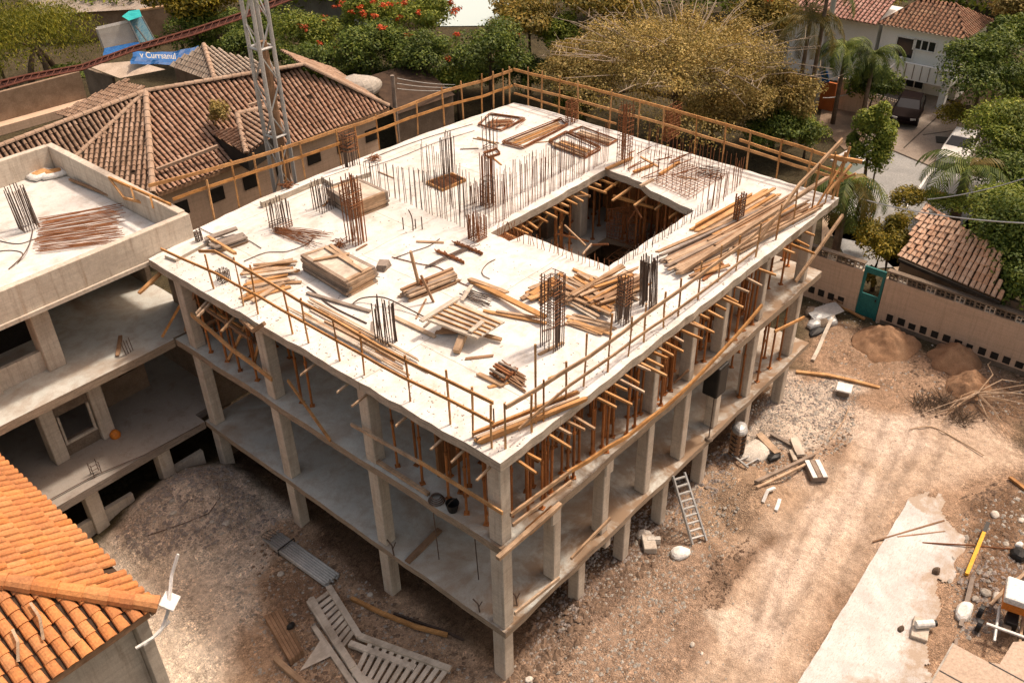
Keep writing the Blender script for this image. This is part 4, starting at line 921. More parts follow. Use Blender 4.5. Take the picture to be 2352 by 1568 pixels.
# boards at the edge of the floors below
def rail(pts, w, h, mat, label):
    mb = MB(); mb.path(pts, w, h); return single(mb, 'edge_board', M[mat], label, 'board')
rail([(0.2, -.12, 7.15), (2.75, -.12, 6.88)], .06, .12, 'tan', 'straight tan board sloping from the front corner column along the sunny facade')
rail([(2.6, -.1, 6.9), (5.5, -.1, 6.3), (7.6, -.1, 6.12), (9.5, -.1, 6.2), (11.6, -.1, 6.5), (13.6, -.1, 6.95)], .07, .13, 'orange', 'long orange board bowed along the second floor edge on the sunny facade')
rail([(0.25, -.14, 6.75), (2.75, -.14, 6.5)], .06, .1, 'tan', 'tan board just below the straight one by the front corner column')
rail([(-.1, 13.74, 7.75), (-.1, 11.6, 7.3), (-.1, 9.55, 7.05)], .06, .17, 'orange', 'broad orange board slanting across the left bay under the roof')
rail([(-.1, 5.75, 7.25), (-.1, 2.9, 7.42)], .06, .11, 'tan', 'tan board across the shaded facade beside the third column')
rail([(-.1, 2.95, 7.45), (-.08, -.1, 7.42)], .05, .12, 'orange', 'rusty orange board reaching the front corner column on the shaded facade')
rail([(-.35, -.12, 5.98), (2.2, -.2, 6.08)], .14, .12, 'tan', 'thick tan board lying out over the second floor front corner')
rail([(0.9, -.1, 5.95), (2.0, -.12, 6.0)], .2, .14, 'orange', 'short orange board lying on the second floor edge at the front corner')
rail([(2.9, -.1, 3.2), (4.9, -.1, 3.35)], .06, .12, 'tan', 'tan board slanting above the first floor edge on the sunny facade')
rail([(0.35, -.05, 3.05), (2.4, -.05, 2.75)], .06, .12, 'tan', 'tan board slanting at the first floor front corner')
rail([(-.12, 6.9, 6.0), (0.3, 9.3, 6.9)], .06, .12, 'orange', 'orange board leaning up in the second left bay')
rail([(0.15, 11.1, 8.55), (-0.35, 9.6, 9.0), (-.3, 9.0, 9.5)], .1, .12, 'tan', 'crooked pale board leaning on the roof edge at the left')
rail([(0.2, 3.0, 5.95), (0.2, 5.4, 5.95)], .12, .1, 'tan', 'tan board lying along the second floor on the shaded facade')
rail([(16.2, -.1, 6.7), (19.3, -.2, 8.2)], .08, .16, 'tan', 'pale board slanting up at the teal gate end of the second floor')
rail([(14.6, -.3, 5.4), (16.9, -.4, 4.9)], .07, .1, 'orange', 'orange board slanting below the second floor edge at the far right')
stick('edge_board', 'brown', (-1.9, 16.2, Z2+.05), (-1.2, 17.2, Z2+.08), .14, .05, 'brown board lying on the annex walkway', 'board')
stick('edge_board', 'orange', (0.1, 15.6, 8.55), (-.9, 15.4, 8.3), .14, .08, 'orange board sticking out below the annex roof corner', 'board')
# hanging black box, sheet, rods on the floors
t = thing('hanging_box', 'black box hanging below the second floor edge near the teal gate end', 'box', (12.6, .3, 4.2))
mb = MB(); c = WY(1640, 895, .2); mb.prism([(c.x-.33, c.y-.3), (c.x+.33, c.y-.3), (c.x+.33, c.y+.3), (c.x-.33, c.y+.3)], Z2-1.6, Z2-.3); bevel(mb.build('body', M['black'], t), .06, 2)
mb = MB(); mb.tube([(c.x-.3, c.y-.2, Z2-1.55), (c.x-.3, c.y-.2, Z3+.1)], .02); mb.build('rod', M['rustd'], t)
mb = MB(); mb.lathe((c.x-.3, c.y-.2, Z3), [(.16, 0), (.12, .08), (.03, .12)], 8); mb.build('rod_base', M['concd'], t)
mb = MB(); c = WY(1480, 975, 1.0); mb.add([c+V((-.35, 0, 0)), c+V((.1, .05, -.3)), c+V((.4, .1, .2)), c+V((.35, .1, 1.0)), c+V((0, 0, .8))], [(0, 1, 2, 3, 4)])
single(mb, 'cloth', M['white'], 'pale cloth hanging between props on the sunny facade', 'cloth')
for k, (x, y, z, s) in enumerate(((2.35, .5, Z2, .3), (1.1, 1.1, Z2, .26))): pass
for nm, px, py, z, r, lab in (('wire_coil', 1003, 1150, Z2, .23, 'coil of dark wire on the second floor left of the front corner'), ('black_bucket', 1040, 1172, Z2, .2, 'black bucket on the second floor next to the wire coil')):
    p_ = W(px, py, z)
    if nm == 'wire_coil':
        mb = MB()
        for q_ in range(4): mb.tube([p_+V((math.cos(a)*(r-.03*q_), math.sin(a)*(r-.03*q_), .03+.05*q_)) for a in np.linspace(0, 6.28, 14)], .022, 4)
        single(mb, nm, M['rustd'], lab, 'wire')
    else:
        t = thing(nm, lab, 'bucket', p_)
        mb = MB(); mb.lathe(p_, [(.13, 0), (r, .3), (r-.02, .3), (.12, .04)], 14); mb.build('body', M['black'], t)
        mb = MB(); mb.tube([p_+V((r*math.cos(a), 0, .3+r*.5*math.sin(a))) for a in np.linspace(0, 3.14, 8)], .01, 4); mb.build('handle', M['rustd'], t)
for px, py, top, lab in ((1010, 1300, 1185, 'thin dark rod hanging from the second floor edge near the front corner, left one'), (1100, 1340, 1225, 'thin dark rod hanging from the second floor edge near the front corner, right one')):
    p_ = WX(px, py, 1.0 if px > 1050 else .8); p_.z = Z3+.02; mb = MB(); mb.tube([p_, (p_.x-.02, p_.y+.1, Z2-.28)], .018, 5); single(mb, 'hanging_rod', M['rustd'], lab, 'rod')
for px, py, d_ in ((905, 1275, .55), (1102, 1405, .4), (1188, 1390, .5)):
    p_ = W(px, py, Z3); mb = MB(); mb.tube([p_, p_+V((.05, .1, d_*.6)), p_+V((.0, .25, d_))], .025, 5); mb.tube([p_+V((.03, .06, d_*.4)), p_+V((.12, 0, d_*.9))], .018, 5)
    single(mb, 'bent_bar', M['rustd'], {905: 'forked dark bar standing on the first floor by the middle left bay', 1102: 'bent dark bar standing on the first floor near the front corner column', 1188: 'short upright dark bar right of the front corner column on the first floor'}[px], 'bar')
t = stick('plank', 'brown', W(935, 1290, Z3+.05), W(1010, 1215, Z3+.05), .22, .06, 'brown plank lying on the pale first floor left of the front corner', 'plank')
p_ = WX(186, 962, -2.95); t = thing('orange_canister', 'small orange canister hanging on an annex column on the lower floor', 'canister', p_)
mb = MB(); q_ = V((-2.62, 16.8, p_.z)); mb.lathe(q_, [(.05, -.2), (.16, -.12), (.2, .1), (.12, .22), (.05, .26)], 12); mb.build('body', M['orangep'], t, smooth=True)
mb = MB(); mb.tube([q_+V((0, 0, -.15)), q_+V((.05, -.05, -.4)), q_+V((.02, -.03, -.6))], .05, 6); mb.build('hose', M['orangep'], t)
# wire along the annex ledge and the wire frame on it
mb = MB(); mb.tube([W(a_, b_, Z3+.05) for a_, b_ in ((100, 1155), (215, 1092), (330, 1045), (460, 975))], .022, 4); single(mb, 'cable', M['rustd'], 'thin dark cable along the lower annex ledge', 'cable')
mb = MB(); p_ = W(222, 1088, Z3)
for dx in (-.14, .14):
    for dy in (-.12, .12): mb.tube([p_+V((dx, dy, 0)), p_+V((dx, dy, .55))], .014, 4)
for zz in (.12, .3, .48): mb.tube([p_+V((-.14, -.12, zz)), p_+V((.14, -.12, zz)), p_+V((.14, .12, zz)), p_+V((-.14, .12, zz)), p_+V((-.14, -.12, zz))], .012, 4)
single(mb, 'wire_stand', M['rustd'], 'small dark wire frame standing on the lower annex ledge', 'stand')
mb = MB(); p_ = W(290, 815, Z2)
for k in range(4): mb.tube([p_+V((k*.1, .02*k, 0)), p_+V((k*.1-.06, 0, .55+.05*(k % 2)))], .016, 4)
single(mb, 'rebar_stub', M['rustd'], 'four short bars sticking up at the edge of the annex walkway', 'rebar')
# ------------------------------------------------------------------ rebar column cages on the roof
BARME = {}
def barmesh(mat, r):
    k = (mat, r)
    if k not in BARME:
        mb = MB(); mb.tube([(0, 0, 0), (0, 0, 1)], r, 4)
        me = bpy.data.meshes.new('vertical_bar'); me.from_pydata(mb.v, [], mb.f); me.materials.append(M[mat]); BARME[k] = me
    return BARME[k]
def bar(parent, p0, p1, mat='rustd', r=0.017, name='vertical_bar'):
    p0, p1 = V(p0), V(p1); L = (p1-p0).length
    o = bpy.data.objects.new(name, barmesh(mat, r)); COL.objects.link(o); o.parent = parent
    o.location = p0-ORG[parent.name]; o.rotation_mode = 'QUATERNION'; o.rotation_quaternion = (p1-p0).to_track_quat('Z', 'Y'); o.scale = (1, 1, L)
    return o
def cage(px, py, top, label, w=0.36, d=0.36, n=5, m=4, mat='rustd', r=0.017, lean=(0, 0), splay=0.03, ties=(), tmat='rust', z=ZR, uneven=.15, inner=0):
    p_ = W(px, py, z); h = rise(p_, top)
    t = thing('rebar_cage', label, 'rebar cage', p_)
    pts = []
    for i in range(n): pts += [(-w/2+w*i/(n-1), -d/2), (-w/2+w*i/(n-1), d/2)]
    for j in range(1, m-1): pts += [(-w/2, -d/2+d*j/(m-1)), (w/2, -d/2+d*j/(m-1))]
    for i in range(inner): pts.append((random.uniform(-w/2, w/2), random.uniform(-d/2, d/2)))
    for a_, b_ in pts:
        hh = h*(1-random.uniform(0, uneven))
        bar(t, p_+V((a_, b_, 0)), p_+V((a_*1.02+lean[0]*hh+random.uniform(-splay, splay), b_*1.02+lean[1]*hh+random.uniform(-splay, splay), hh)), mat, r)
    for f0, f1, k in ties:
        for q_ in range(k):
            zz = h*(f0+(f1-f0)*(q_+random.uniform(-.2, .2))/max(1, k-1)); e = 1.08; ox, oy = lean[0]*zz, lean[1]*zz; tl = random.uniform(-.04, .04)
            mb = MB(); c_ = [(-w/2*e, -d/2*e), (w/2*e, -d/2*e), (w/2*e, d/2*e), (-w/2*e, d/2*e), (-w/2*e, -d/2*e)]
            mb.tube([p_+V((a_+ox, b_+oy, zz+tl*(a_+b_)*3)) for a_, b_ in c_], r*.75, 4); mb.build('tie', M[tmat], t)
    return t
cage(1030, 402, 302, 'tall bare grey rebar cage behind the rusty tray in the middle of the roof', .46, .3, 6, 3, splay=.02)
cage(1122, 472, 346, 'tall dense brown rebar cage just left of the roof opening', .4, .34, 6, 4, 'rust', ties=((.05, .5, 5),), inner=6, tmat='rustd')
cage(1097, 470, 420, 'short rebar cage beside the tall brown one near the opening', .4, .3, 5, 3, 'rust')
cage(1126, 342, 262, 'slim rebar cage standing before the rusty mat near the back roof corner', .42, .4, 3, 3, ties=((.02, .1, 3),), tmat='rust')
cage(808, 388, 302, 'dark rebar cage with tightly tied top beside the tiled house railing', .5, .44, 5, 4, 'rustd', ties=((.5, .98, 10),), tmat='rust', inner=6)
cage(820, 556, 398, 'tall rusty rebar cage in front of the hollow panel stack', .5, .46, 5, 4, 'rust', .021, ties=((.55, .75, 5),), inner=5)
cage(746, 480, 412, 'short dark rebar cage behind the hollow panel stack', .62, .5, 7, 4)
cage(646, 522, 456, 'dark rebar cage with spread rusty rods round its foot on the left of the roof', .6, .5, 6, 4, splay=.05, ties=((.05, .2, 3),))
cage(888, 785, 680, 'dark rebar cage near the left front railing beyond the tilted deck panel', .44, .44, 6, 5, 'rustd', .018, splay=.06, uneven=.3, inner=4)
cage(1268, 795, 628, 'rebar cage with rusty tied upper half at the right front of the roof', .48, .48, 6, 4, 'rustd', .018, ties=((.36, .98, 15),), inner=3)
cage(1430, 740, 626, 'narrow rusty tied rebar cage between the board pile and sunny side railing', .34, .3, 5, 4, 'rustd', .018, ties=((.42, .95, 10),), inner=3)
cage(1489, 700, 586, 'dense grey bare rebar cage right of the narrow rusty one', .4, .36, 7, 4, 'rustd', .018, lean=(-.03, .03), inner=6, splay=.04)
cage(1694, 515, 438, 'small lattice rebar cage standing among the long lumber pile', .4, .16, 2, 3, 'rust', .03, ties=((.1, .8, 9),), tmat='rustd')
cage(68, 524, 424, 'dark leaning rebar cage on the annex roof at the left', .55, .45, 7, 5, 'rustd', .02, lean=(-.02, .05))
cage(371, 566, 522, 'little row of bars at the annex parapet end', .5, .12, 6, 2, 'rustd', .018, z=9.0)
cage(1097, 547, 490, 'dense mesh bound rebar cage at the left corner of the roof opening', .5, .4, 8, 4, 'rust', .016, ties=((.0, .4, 5),), inner=10)
cage(1433, 374, 228, 'tall thin rusty rebar cage behind the roof opening', .44, .4, 4, 3, 'rust', .016, ties=((.1, .9, 12),), inner=4)
cage(1313, 282, 226, 'brown wire mesh rebar cage beside the stirrup loops at the olive tree railing', .5, .3, 5, 3, 'rust', .014, ties=((.1, .9, 9),), inner=5)
cage(1540, 318, 240, 'wide red brown rebar screen at the olive tree side of the roof', .9, .25, 9, 2, 'rust', .014, ties=((.05, .95, 10),), inner=8)
cage(972, 670, 642, 'small brown rebar stub tied beside the low plank bundle', .2, .2, 4, 3, 'rust', .02, ties=((.2, .9, 4),))
cage(515, 645, 618, 'short wire bound rebar stub at the left roof edge', .3, .3, 6, 4, 'rustd', .014, ties=((.1, .9, 6),), tmat='rustd')
cage(460, 560, 528, 'thin dark mesh bound rebar stub near the annex roof corner', .2, .12, 4, 2, 'rustd', .02, ties=((.1, .9, 7),), tmat='rustd', z=ZR)
# rows of wall starter bars
def starter(name_label, a_, b_, n_, h0, h1, mat='rustd', r=.013, jit=.06, lean=.03, z=ZR, hv=.18):
    a_, b_ = V((a_[0], a_[1], z)), V((b_[0], b_[1], z))
    t = thing('starter_bar_row', name_label, 'rebar row', a_.lerp(b_, .5))
    for k in range(n_):
        s_ = k/(n_-1); p_ = a_.lerp(b_, s_)+V((random.uniform(-jit, jit), random.uniform(-jit, jit), 0)); h = (h0+(h1-h0)*s_)*(1-random.uniform(0, hv))
        bar(t, p_, p_+V((random.uniform(-lean, lean)*h, random.uniform(-lean, lean)*h, h)), mat, r, 'starter_bar')
    return t
starter('long row of thin dark starter bars running across the roof behind the hollow panel stack', (8.5, 14.6), (8.45, 9.0), 40, 1.1, 2.1, hv=.1)
starter('second row of thin starter bars close to the rusty tray', (10.2, 13.0), (8.8, 8.9), 24, 1.9, 2.0, r=.012)
starter('long row of thin rusty starter bars along the back of the roof opening', (8.9, 8.5), (16.3, 8.6), 70, 1.9, 1.7, 'rust', r=.011)
starter('row of thin rusty bars parallel behind the opening row', (9.4, 9.3), (15.7, 9.4), 48, 1.6, 1.6, 'rustd', r=.011)
starter('row of short rusty bars along the front left edge of the roof opening', (8.9, 7.1), (9.2, 3.4), 26, .5, .45, 'rust', r=.012, lean=.2)
starter('row of short dark bars along the right edge of the roof opening', (9.6, 3.3), (15.2, 3.2), 34, .42, .5, 'rustd', r=.012, lean=.1)
starter('row of thin rusty bars beyond the far corner of the roof opening', (16.0, 7.6), (15.4, 3.0), 26, 1.5, 1.5, 'rust', r=.012)
starter('row of thin rusty bars near the olive tree side of the roof', (17.9, 7.8), (17.7, 3.4), 26, 1.3, 1.2, 'rust', r=.012)
starter('row of thin bars at the end of the roof opening towards the lumber pile', (15.0, 3.1), (17.6, 3.3), 14, 1.3, 1.2, 'rust', r=.012)
starter('row of thin rusty bars inside the notch of the roof opening', (8.75, 7.9), (9.5, 7.3), 12, .5, .5, 'rust', r=.012, lean=.3)
# rusty mesh hanging inside the opening
def meshmat(name, label, c00, c10, c11, c01, nu, nv, mat='rust', r=.014, sag=.08):
    c00, c10, c11, c01 = map(V, (c00, c10, c11, c01)); mb = MB()
    f = lambda s, t: c00*(1-s)*(1-t)+c10*s*(1-t)+c11*s*t+c01*(1-s)*t
    for i in range(nu):
        s = i/(nu-1); mb.tube([wobble(f(s, t), sag*.3) for t in np.linspace(0, 1, 6)], r, 4)
    for j in range(nv):
        t = j/(nv-1); mb.tube([wobble(f(s, t), sag*.3) for s in np.linspace(0, 1, 8)], r, 4)
    return single(mb, name, M[mat], label, 'rebar mesh')
meshmat('rebar_mesh', 'large rusty rebar mesh hanging upright inside the roof opening', W(1393, 545, Z2), W(1478, 570, Z2), W(1495, 470, 7.6), W(1395, 480, 7.6), 26, 10)
for k in range(34):
    a_ = V((random.uniform(9.5, 17.4), random.uniform(6.2, 10.6), Z2+random.uniform(.1, 2.5))); b_ = a_+V((random.uniform(-1.6, 1.6), random.uniform(-1.2, 1.2), random.uniform(-.5, .9))); b_.z = max(Z2+.05, min(b_.z, ZR-.4))
    mb = MB(); mb.path([a_, b_], .05, .07); single(mb, 'timber_brace', M[('orange', 'rust', 'tan')[k % 3]], 'rusty or orange timber among the props inside the roof opening', 'brace', 'timbers among the props inside the roof opening')
meshmat('rebar_mesh', 'rusty rebar mesh lying on the floor seen through the roof opening', (13.2, 3.4, Z2+.1), (17.8, 3.4, Z2+.1), (17.8, 7.0, Z2+.1), (14.2, 7.0, Z2+.1), 20, 14, sag=.2)
meshmat('rebar_mesh', 'rusty rebar grid in the left notch of the roof opening', (8.2, 8.1, ZR-.25), (9.5, 8.15, ZR-.25), (9.4, 7.3, ZR-.22), (8.6, 7.35, ZR-.22), 14, 10, sag=.03)
meshmat('rebar_mesh', 'fine rusty wire mesh lying on the roof beyond the opening', (15.7, 6.2, ZR+.05), (18.0, 5.9, ZR+.05), (18.0, 4.2, ZR+.05), (15.3, 4.2, ZR+.05), 16, 12, r=.011)
# flat rods and loops lying on the roof
def rods(name, label, a_, b_, n_, spread, mat, r=.016, h=.04, fan=0.0, arc=.0, group=None):
    """loose straight rods, each an object; a_, b_ pixel ends on the roof"""
    a_, b_ = W(*a_, ZR+h), W(*b_, ZR+h); t = (b_-a_).normalized(); s = V((-t.y, t.x, 0))
    for k in range(n_):
        q_ = (k/(n_-1)-.5) if n_ > 1 else 0
        p0 = a_+s*spread*q_+t*random.uniform(-.15, .15)+V((0, 0, random.uniform(0, .05))); p1 = b_+s*(spread+fan)*q_+t*random.uniform(-.3, .3)+V((0, 0, random.uniform(0, .05)))
        m_ = p0.lerp(p1, .5)+s*random.uniform(-arc, arc)
        mb = MB(); mb.tube([p0, p0.lerp(m_, .5)+s*0, m_, m_.lerp(p1, .5), p1], r, 4); single(mb, name, M[mat], label, 'rod', group)
rods('steel_rod', 'thin brown steel rod in the fan spread at the foot of the left cage', (632, 528), (735, 552), 26, .3, 'rust', .012, .05, .9, .12, 'rods fanned out at the left cage')
rods('steel_rod', 'thin brown steel rod in the wide sheaf on the annex roof', (90, 540), (270, 512), 48, 2.7, 'rust', .014, .06, .5, .1, 'rods in the sheaf on the annex roof')
rods('steel_rod', 'thin dark rod in the small stack beside the slanted sticks', (1068, 672), (1120, 692), 12, .5, 'rustd', .016, .06, .1, .05, 'rods in the small stack beside the sticks')
rods('steel_rod', 'thin rod in the flat row between the two rusty bars', (985, 612), (1085, 565), 10, .1, 'rustd', .012, .03, .1, .05, 'rods between the two rusty bars')
rods('steel_rod', 'thin dark rod in the little mat near the olive tree side of the roof', (1610, 392), (1652, 400), 10, .9, 'rustd', .015, .03, .1, .05, 'rods in the back right mat')
def curvy(label, pts, r=.02, mat='rustd', z=ZR+.03, hs=None, name='bent_rod'):
    P_ = [W(a_, b_, z+(hs[i] if hs else 0)) for i, (a_, b_) in enumerate(pts)]
    out = []
    for i in range(len(P_)-1):
        p0 = P_[max(i-1, 0)]; p1, p2 = P_[i], P_[i+1]; p3 = P_[min(i+2, len(P_)-1)]
        for k in range(5):
            t = k/5; out.append(.5*((2*p1)+(p2-p0)*t+(2*p0-5*p1+4*p2-p3)*t*t+(3*p1-p0-3*p2+p3)*t**3))
    out.append(P_[-1]); mb = MB(); mb.tube(out, r, 5); return single(mb, name, M[mat], label, 'rod')
curvy('long bent rod arching from the left railing to the front cage', [(806, 702), (830, 685), (880, 683), (930, 705), (985, 733)], .024, 'rustd', hs=(0, .1, .25, .1, 0))
curvy('two bent dark rods curving on the roof left of the panel stack', [(705, 658), (722, 670), (760, 702), (842, 742)], .026, 'rustd')
curvy('thin wire curling over the roof in front of the hollow panel stack', [(905, 593), (940, 580), (985, 565), (1010, 548)], .015)
curvy('long thin rod bending past the upright stick in the middle of the roof', [(900, 590), (960, 605), (1010, 615), (1050, 645), (1085, 660)], .018, 'rust')
curvy('curved dark wire on the roof beside the flat rods', [(1138, 595), (1120, 605), (1108, 620), (1110, 632), (1125, 640)], .016)
curvy('forked bent bar standing alone in the middle of the roof', [(949, 530), (946, 500), (938, 482)], .024, 'rustd', hs=(0, .5, .8))
curvy('thin hooked wire lying at the left of the roof', [(560, 600), (610, 580), (660, 577), (705, 560), (720, 545)], .016)
curvy('looped wire on the left roof edge', [(452, 520), (500, 542), (560, 548), (600, 570)], .015)
curvy('long thin pipe lying along the tiled house side of the roof', [(835, 372), (900, 345), (985, 315), (1085, 285)], .015)
curvy('second thin pipe along the tiled house side of the roof', [(845, 385), (920, 360), (1000, 328), (1090, 300)], .012)
curvy('thin cable lying across the annex roof', [(-20, 548), (40, 560), (95, 545), (200, 525)], .018, z=9.0)
curvy('bent rod springing from the annex cage foot', [(20, 618), (50, 590), (68, 560), (75, 530)], .022, z=9.0, hs=(0, .1, .2, .0))
curvy('hooked rod lying near the annex parapet', [(-10, 578), (25, 575), (52, 582), (40, 605)], .018, z=9.0)
curvy('rod crossing in front of the broken board pile', [(1245, 760), (1290, 748), (1330, 740)], .016, 'rust')
for (px, py, h), lab in (((946-45, 550, .35), 'left'),): pass
for px, py, top, lab in ((927, 527, 500, 'short upright bar left of the forked bar on the roof'), (955, 525, 503, 'short upright bar between the forked bar and its neighbour'), (970, 527, 498, 'short upright bar right of the forked bar on the roof'), (1135, 985, 938, 'thin wire bar beside the last post of the shaded side railing')):
    p_ = W(px, py, ZR); mb = MB(); mb.tube([p_, p_+V((0, 0, rise(p_, top)))], .022, 5); single(mb, 'upright_bar', M['rustd'], lab, 'bar')
def loopbundle(label, corners, n_=8, th=.14, mat='rust', r=.017):
    """bundle of long closed stirrup loops lying flat"""
    t = thing('stirrup_bundle', label, 'rebar bundle', W(*corners[0], ZR))
    P_ = [W(a_, b_, ZR) for a_, b_ in corners]; c_ = sum(P_, V((0, 0, 0)))/len(P_)
    for k in range(n_):
        s_ = 1-random.uniform(0, .07); zz = .03+th*k/n_; pts = []
        for i in range(len(P_)):
            a_, b_, d_ = P_[i-1], P_[i], P_[(i+1) % len(P_)]
            for f in (.82, .94): pts.append(c_+(a_.lerp(b_, f)-c_)*s_+V((0, 0, zz)))
            pts.append(c_+(b_-c_)*s_*.975+V((0, 0, zz)))
            for f in (.06, .18): pts.append(c_+(b_.lerp(d_, f)-c_)*s_+V((0, 0, zz)))
        pts.append(pts[0]); mb = MB(); mb.tube([wobble(p_, .012) for p_ in pts], r, 4); mb.build('loop', M[mat], t)
    return t
loopbundle('long rusty stirrup bundle like a racetrack near the back of the roof', [(1150, 332), (1290, 276), (1306, 290), (1200, 345)], 9, .14, r=.014)
loopbundle('rusty stirrup bundle with timber inside right of the long one', [(1258, 330), (1300, 308), (1382, 345), (1345, 366)], 9, .16, r=.014)
loopbundle('thin rusty stirrup loops at the olive tree side of the roof', [(1305, 305), (1335, 293), (1420, 325), (1395, 338)], 6, .08, r=.013)
loopbundle('flat rusty stirrup mat near the back roof corner', [(1097, 290), (1125, 264), (1208, 276), (1150, 304)], 7, .1, r=.014)
loopbundle('small heap of bent stirrups between the tray and the back corner', [(1110, 355), (1140, 345), (1150, 356), (1120, 366)], 6, .1)
for k in range(9):
    p0 = W(1110+k*9, 296-k*.5, ZR+.1); p1 = W(1140+k*8, 272+k*.6, ZR+.1)
    mb = MB(); mb.tube([wobble(p0, .08), wobble(p1, .1)], .02, 4); single(mb, 'steel_rod', M['rust'], 'rusty rod lying in the mat near the back roof corner', 'rod', 'rods in the back corner mat')
# shallow rusty tray filled with rods
t = thing('rebar_tray', 'shallow rusty tray filled with short rods in the middle of the roof', 'tray', W(1025, 420, ZR))
c_ = [W(980, 423, ZR), W(1037, 404, ZR), W(1069, 418, ZR), W(1017, 440, ZR)]
mb = MB(); mb.path([p_+V((0, 0, .06)) for p_ in c_+[c_[0]]], .06, .12); mb.build('frame', M['orange'], t)
for k in range(14):
    a_ = c_[0].lerp(c_[1], (k+.5)/14); b_ = c_[3].lerp(c_[2], (k+.5)/14); bar(t, wobble(a_+V((0, 0, .08)), .03), wobble(b_+V((0, 0, .08)), .03), 'rust', .017, 'rod')
mb = MB(); mb.add([p_+V((0, 0, .02)) for p_ in c_], [(0, 1, 2, 3)]); mb.build('base', M['rust'], t)
# two thick rusty bars over the flat rods
for a_, b_, lab in (((1004, 576), (1065, 602), 'left of the two thick rusty wire wrapped bars lying on flat rods'), ((1044, 557), (1108, 582), 'right of the two thick rusty wire wrapped bars lying on flat rods')):
    mb = MB(); p0, p1 = W(*a_, ZR+.07), W(*b_, ZR+.07)
    for k in range(26): 
        q_ = p0.lerp(p1, k/25); mb.tube([q_+V((random.uniform(-.07, .07), random.uniform(-.09, .09), -.05)), q_+V((random.uniform(-.07, .07), random.uniform(-.09, .09), .07))], .02, 4)
    mb.tube([p0, p1], .05, 6); single(mb, 'wrapped_bar', M['rust'], lab, 'bar')
# ------------------------------------------------------------------ timber on the roof
def lay(a_, b_, w, h, z, mat, label, cat='plank', group=None, name='plank', z1=None):
    return stick(name, mat, W(*a_, ZR+z), W(*b_, ZR+(z if z1 is None else z1)), w, h, label, cat, group)
def pile(a_, b_, n_, width, w, h, layers, mats, label, group, ang=.04, z0=.03, lenj=.12, off=.15):
    """planks side by side and in layers between two pixel ends; each plank an object"""
    A, B = W(*a_, ZR), W(*b_, ZR); t = (B-A).normalized(); s = V((-t.y, t.x, 0)); L = (B-A).length
    for k in range(n_):
        ly = k % layers; q_ = random.uniform(-.5, .5); l_ = L*(1-random.uniform(0, lenj*2)); sh_ = random.uniform(-off, off)*L
        c_ = A.lerp(B, .5)+s*width*q_+t*sh_+V((0, 0, z0+ly*h*1.02+random.uniform(0, .02))); d_ = (t+s*random.uniform(-ang, ang)).normalized()
        stick('plank', random.choice(mats), c_-d_*l_/2, c_+d_*l_/2, w*random.uniform(.75, 1.2), h, label, 'plank', group)
# hollow stacks of panel frames
def framestack(label, glab, corners, n_, h, w=.13):
    P_ = [W(a_, b_, ZR) for a_, b_ in corners]; c_ = sum(P_, V((0, 0, 0)))/4
    first_ = None
    for k in range(n_):
        dx, dy, rz = random.uniform(-.04, .04), random.uniform(-.04, .04), random.uniform(-.03, .03)
        if first_ is None:
            first_ = thing('formwork_mould', label, 'frame', c_, glab)
            for i in range(4):
                a_, b_ = P_[i], P_[(i+1) % 4]; e = (b_-a_).normalized()*(w*.5 if i % 2 else -w*.5)
                mb = MB(); mb.path([a_-e+V((0, 0, h*.48)), b_+e+V((0, 0, h*.48))], w, h*.96); mb.build('member', M['grey' if i % 2 else 'tan'], first_)
        else:
            c2 = copy_tree(first_, c_+V((dx, dy, k*h)), rz)
    return c_, P_, n_*h
c_, P_, hh = framestack('wooden formwork frame in the brown stack left of centre on the roof', 'frames in the left centre stack', [(703, 622), (764, 600), (862, 648), (801, 680)], 7, .085)
for a_, b_ in ((P_[0].lerp(P_[1], .8), P_[3].lerp(P_[2], .6)), (P_[0].lerp(P_[3], .25), P_[1].lerp(P_[2], .45)), (P_[1], P_[0].lerp(P_[2], .7))):
    stick('plank', 'tan', a_+V((0, 0, hh+.04)), b_+V((0, 0, hh+.04)), .12, .05, 'loose tan plank across the top of the left centre frame stack', 'plank', 'planks on the left centre frame stack')
mb = MB(); mb.add([p_.lerp(c_, .05)+V((0, 0, hh-.012)) for p_ in P_], [(0, 1, 2, 3)]); single(mb, 'plywood_sheet', M['pale'], 'pale plywood sheet inside the left centre frame stack', 'sheet')
c_, P_, hh = framestack('rusty brown formwork frame in the hollow stack behind the tall rusty cage', 'frames in the hollow stack behind the tall cage', [(760, 466), (827, 444), (888, 472), (815, 502)], 7, .085)
mb = MB(); mb.add([p_.lerp(c_, .05)+V((0, 0, hh-.02)) for p_ in P_], [(0, 1, 2, 3)]); single(mb, 'plywood_sheet', M['pale'], 'pale plywood sheet inside the hollow stack behind the tall cage', 'sheet')
# flat plank stack at the left
pile((482, 572), (560, 545), 14, .9, .2, .06, 4, ('grey', 'tan', 'grey'), 'weathered plank in the low stack near the annex roof corner', 'planks near the annex roof corner', .03, .03, .08, .03)
lay((478, 545), (540, 582), .1, .12, .22, 'orange', 'orange edge board of the low stack near the annex roof corner', 'board')
# messy boards beside the left railing
pile((560, 640), (680, 625), 22, 1.35, .14, .04, 3, ('tan', 'orange', 'tan', 'pale'), 'tan board in the loose heap inside the shaded railing', 'boards inside the shaded railing', .3)
pile((560, 690), (655, 650), 6, .6, .16, .05, 2, ('orange', 'tan'), 'orange board in the loose heap at the shaded railing posts', 'boards at the shaded railing posts', .3)
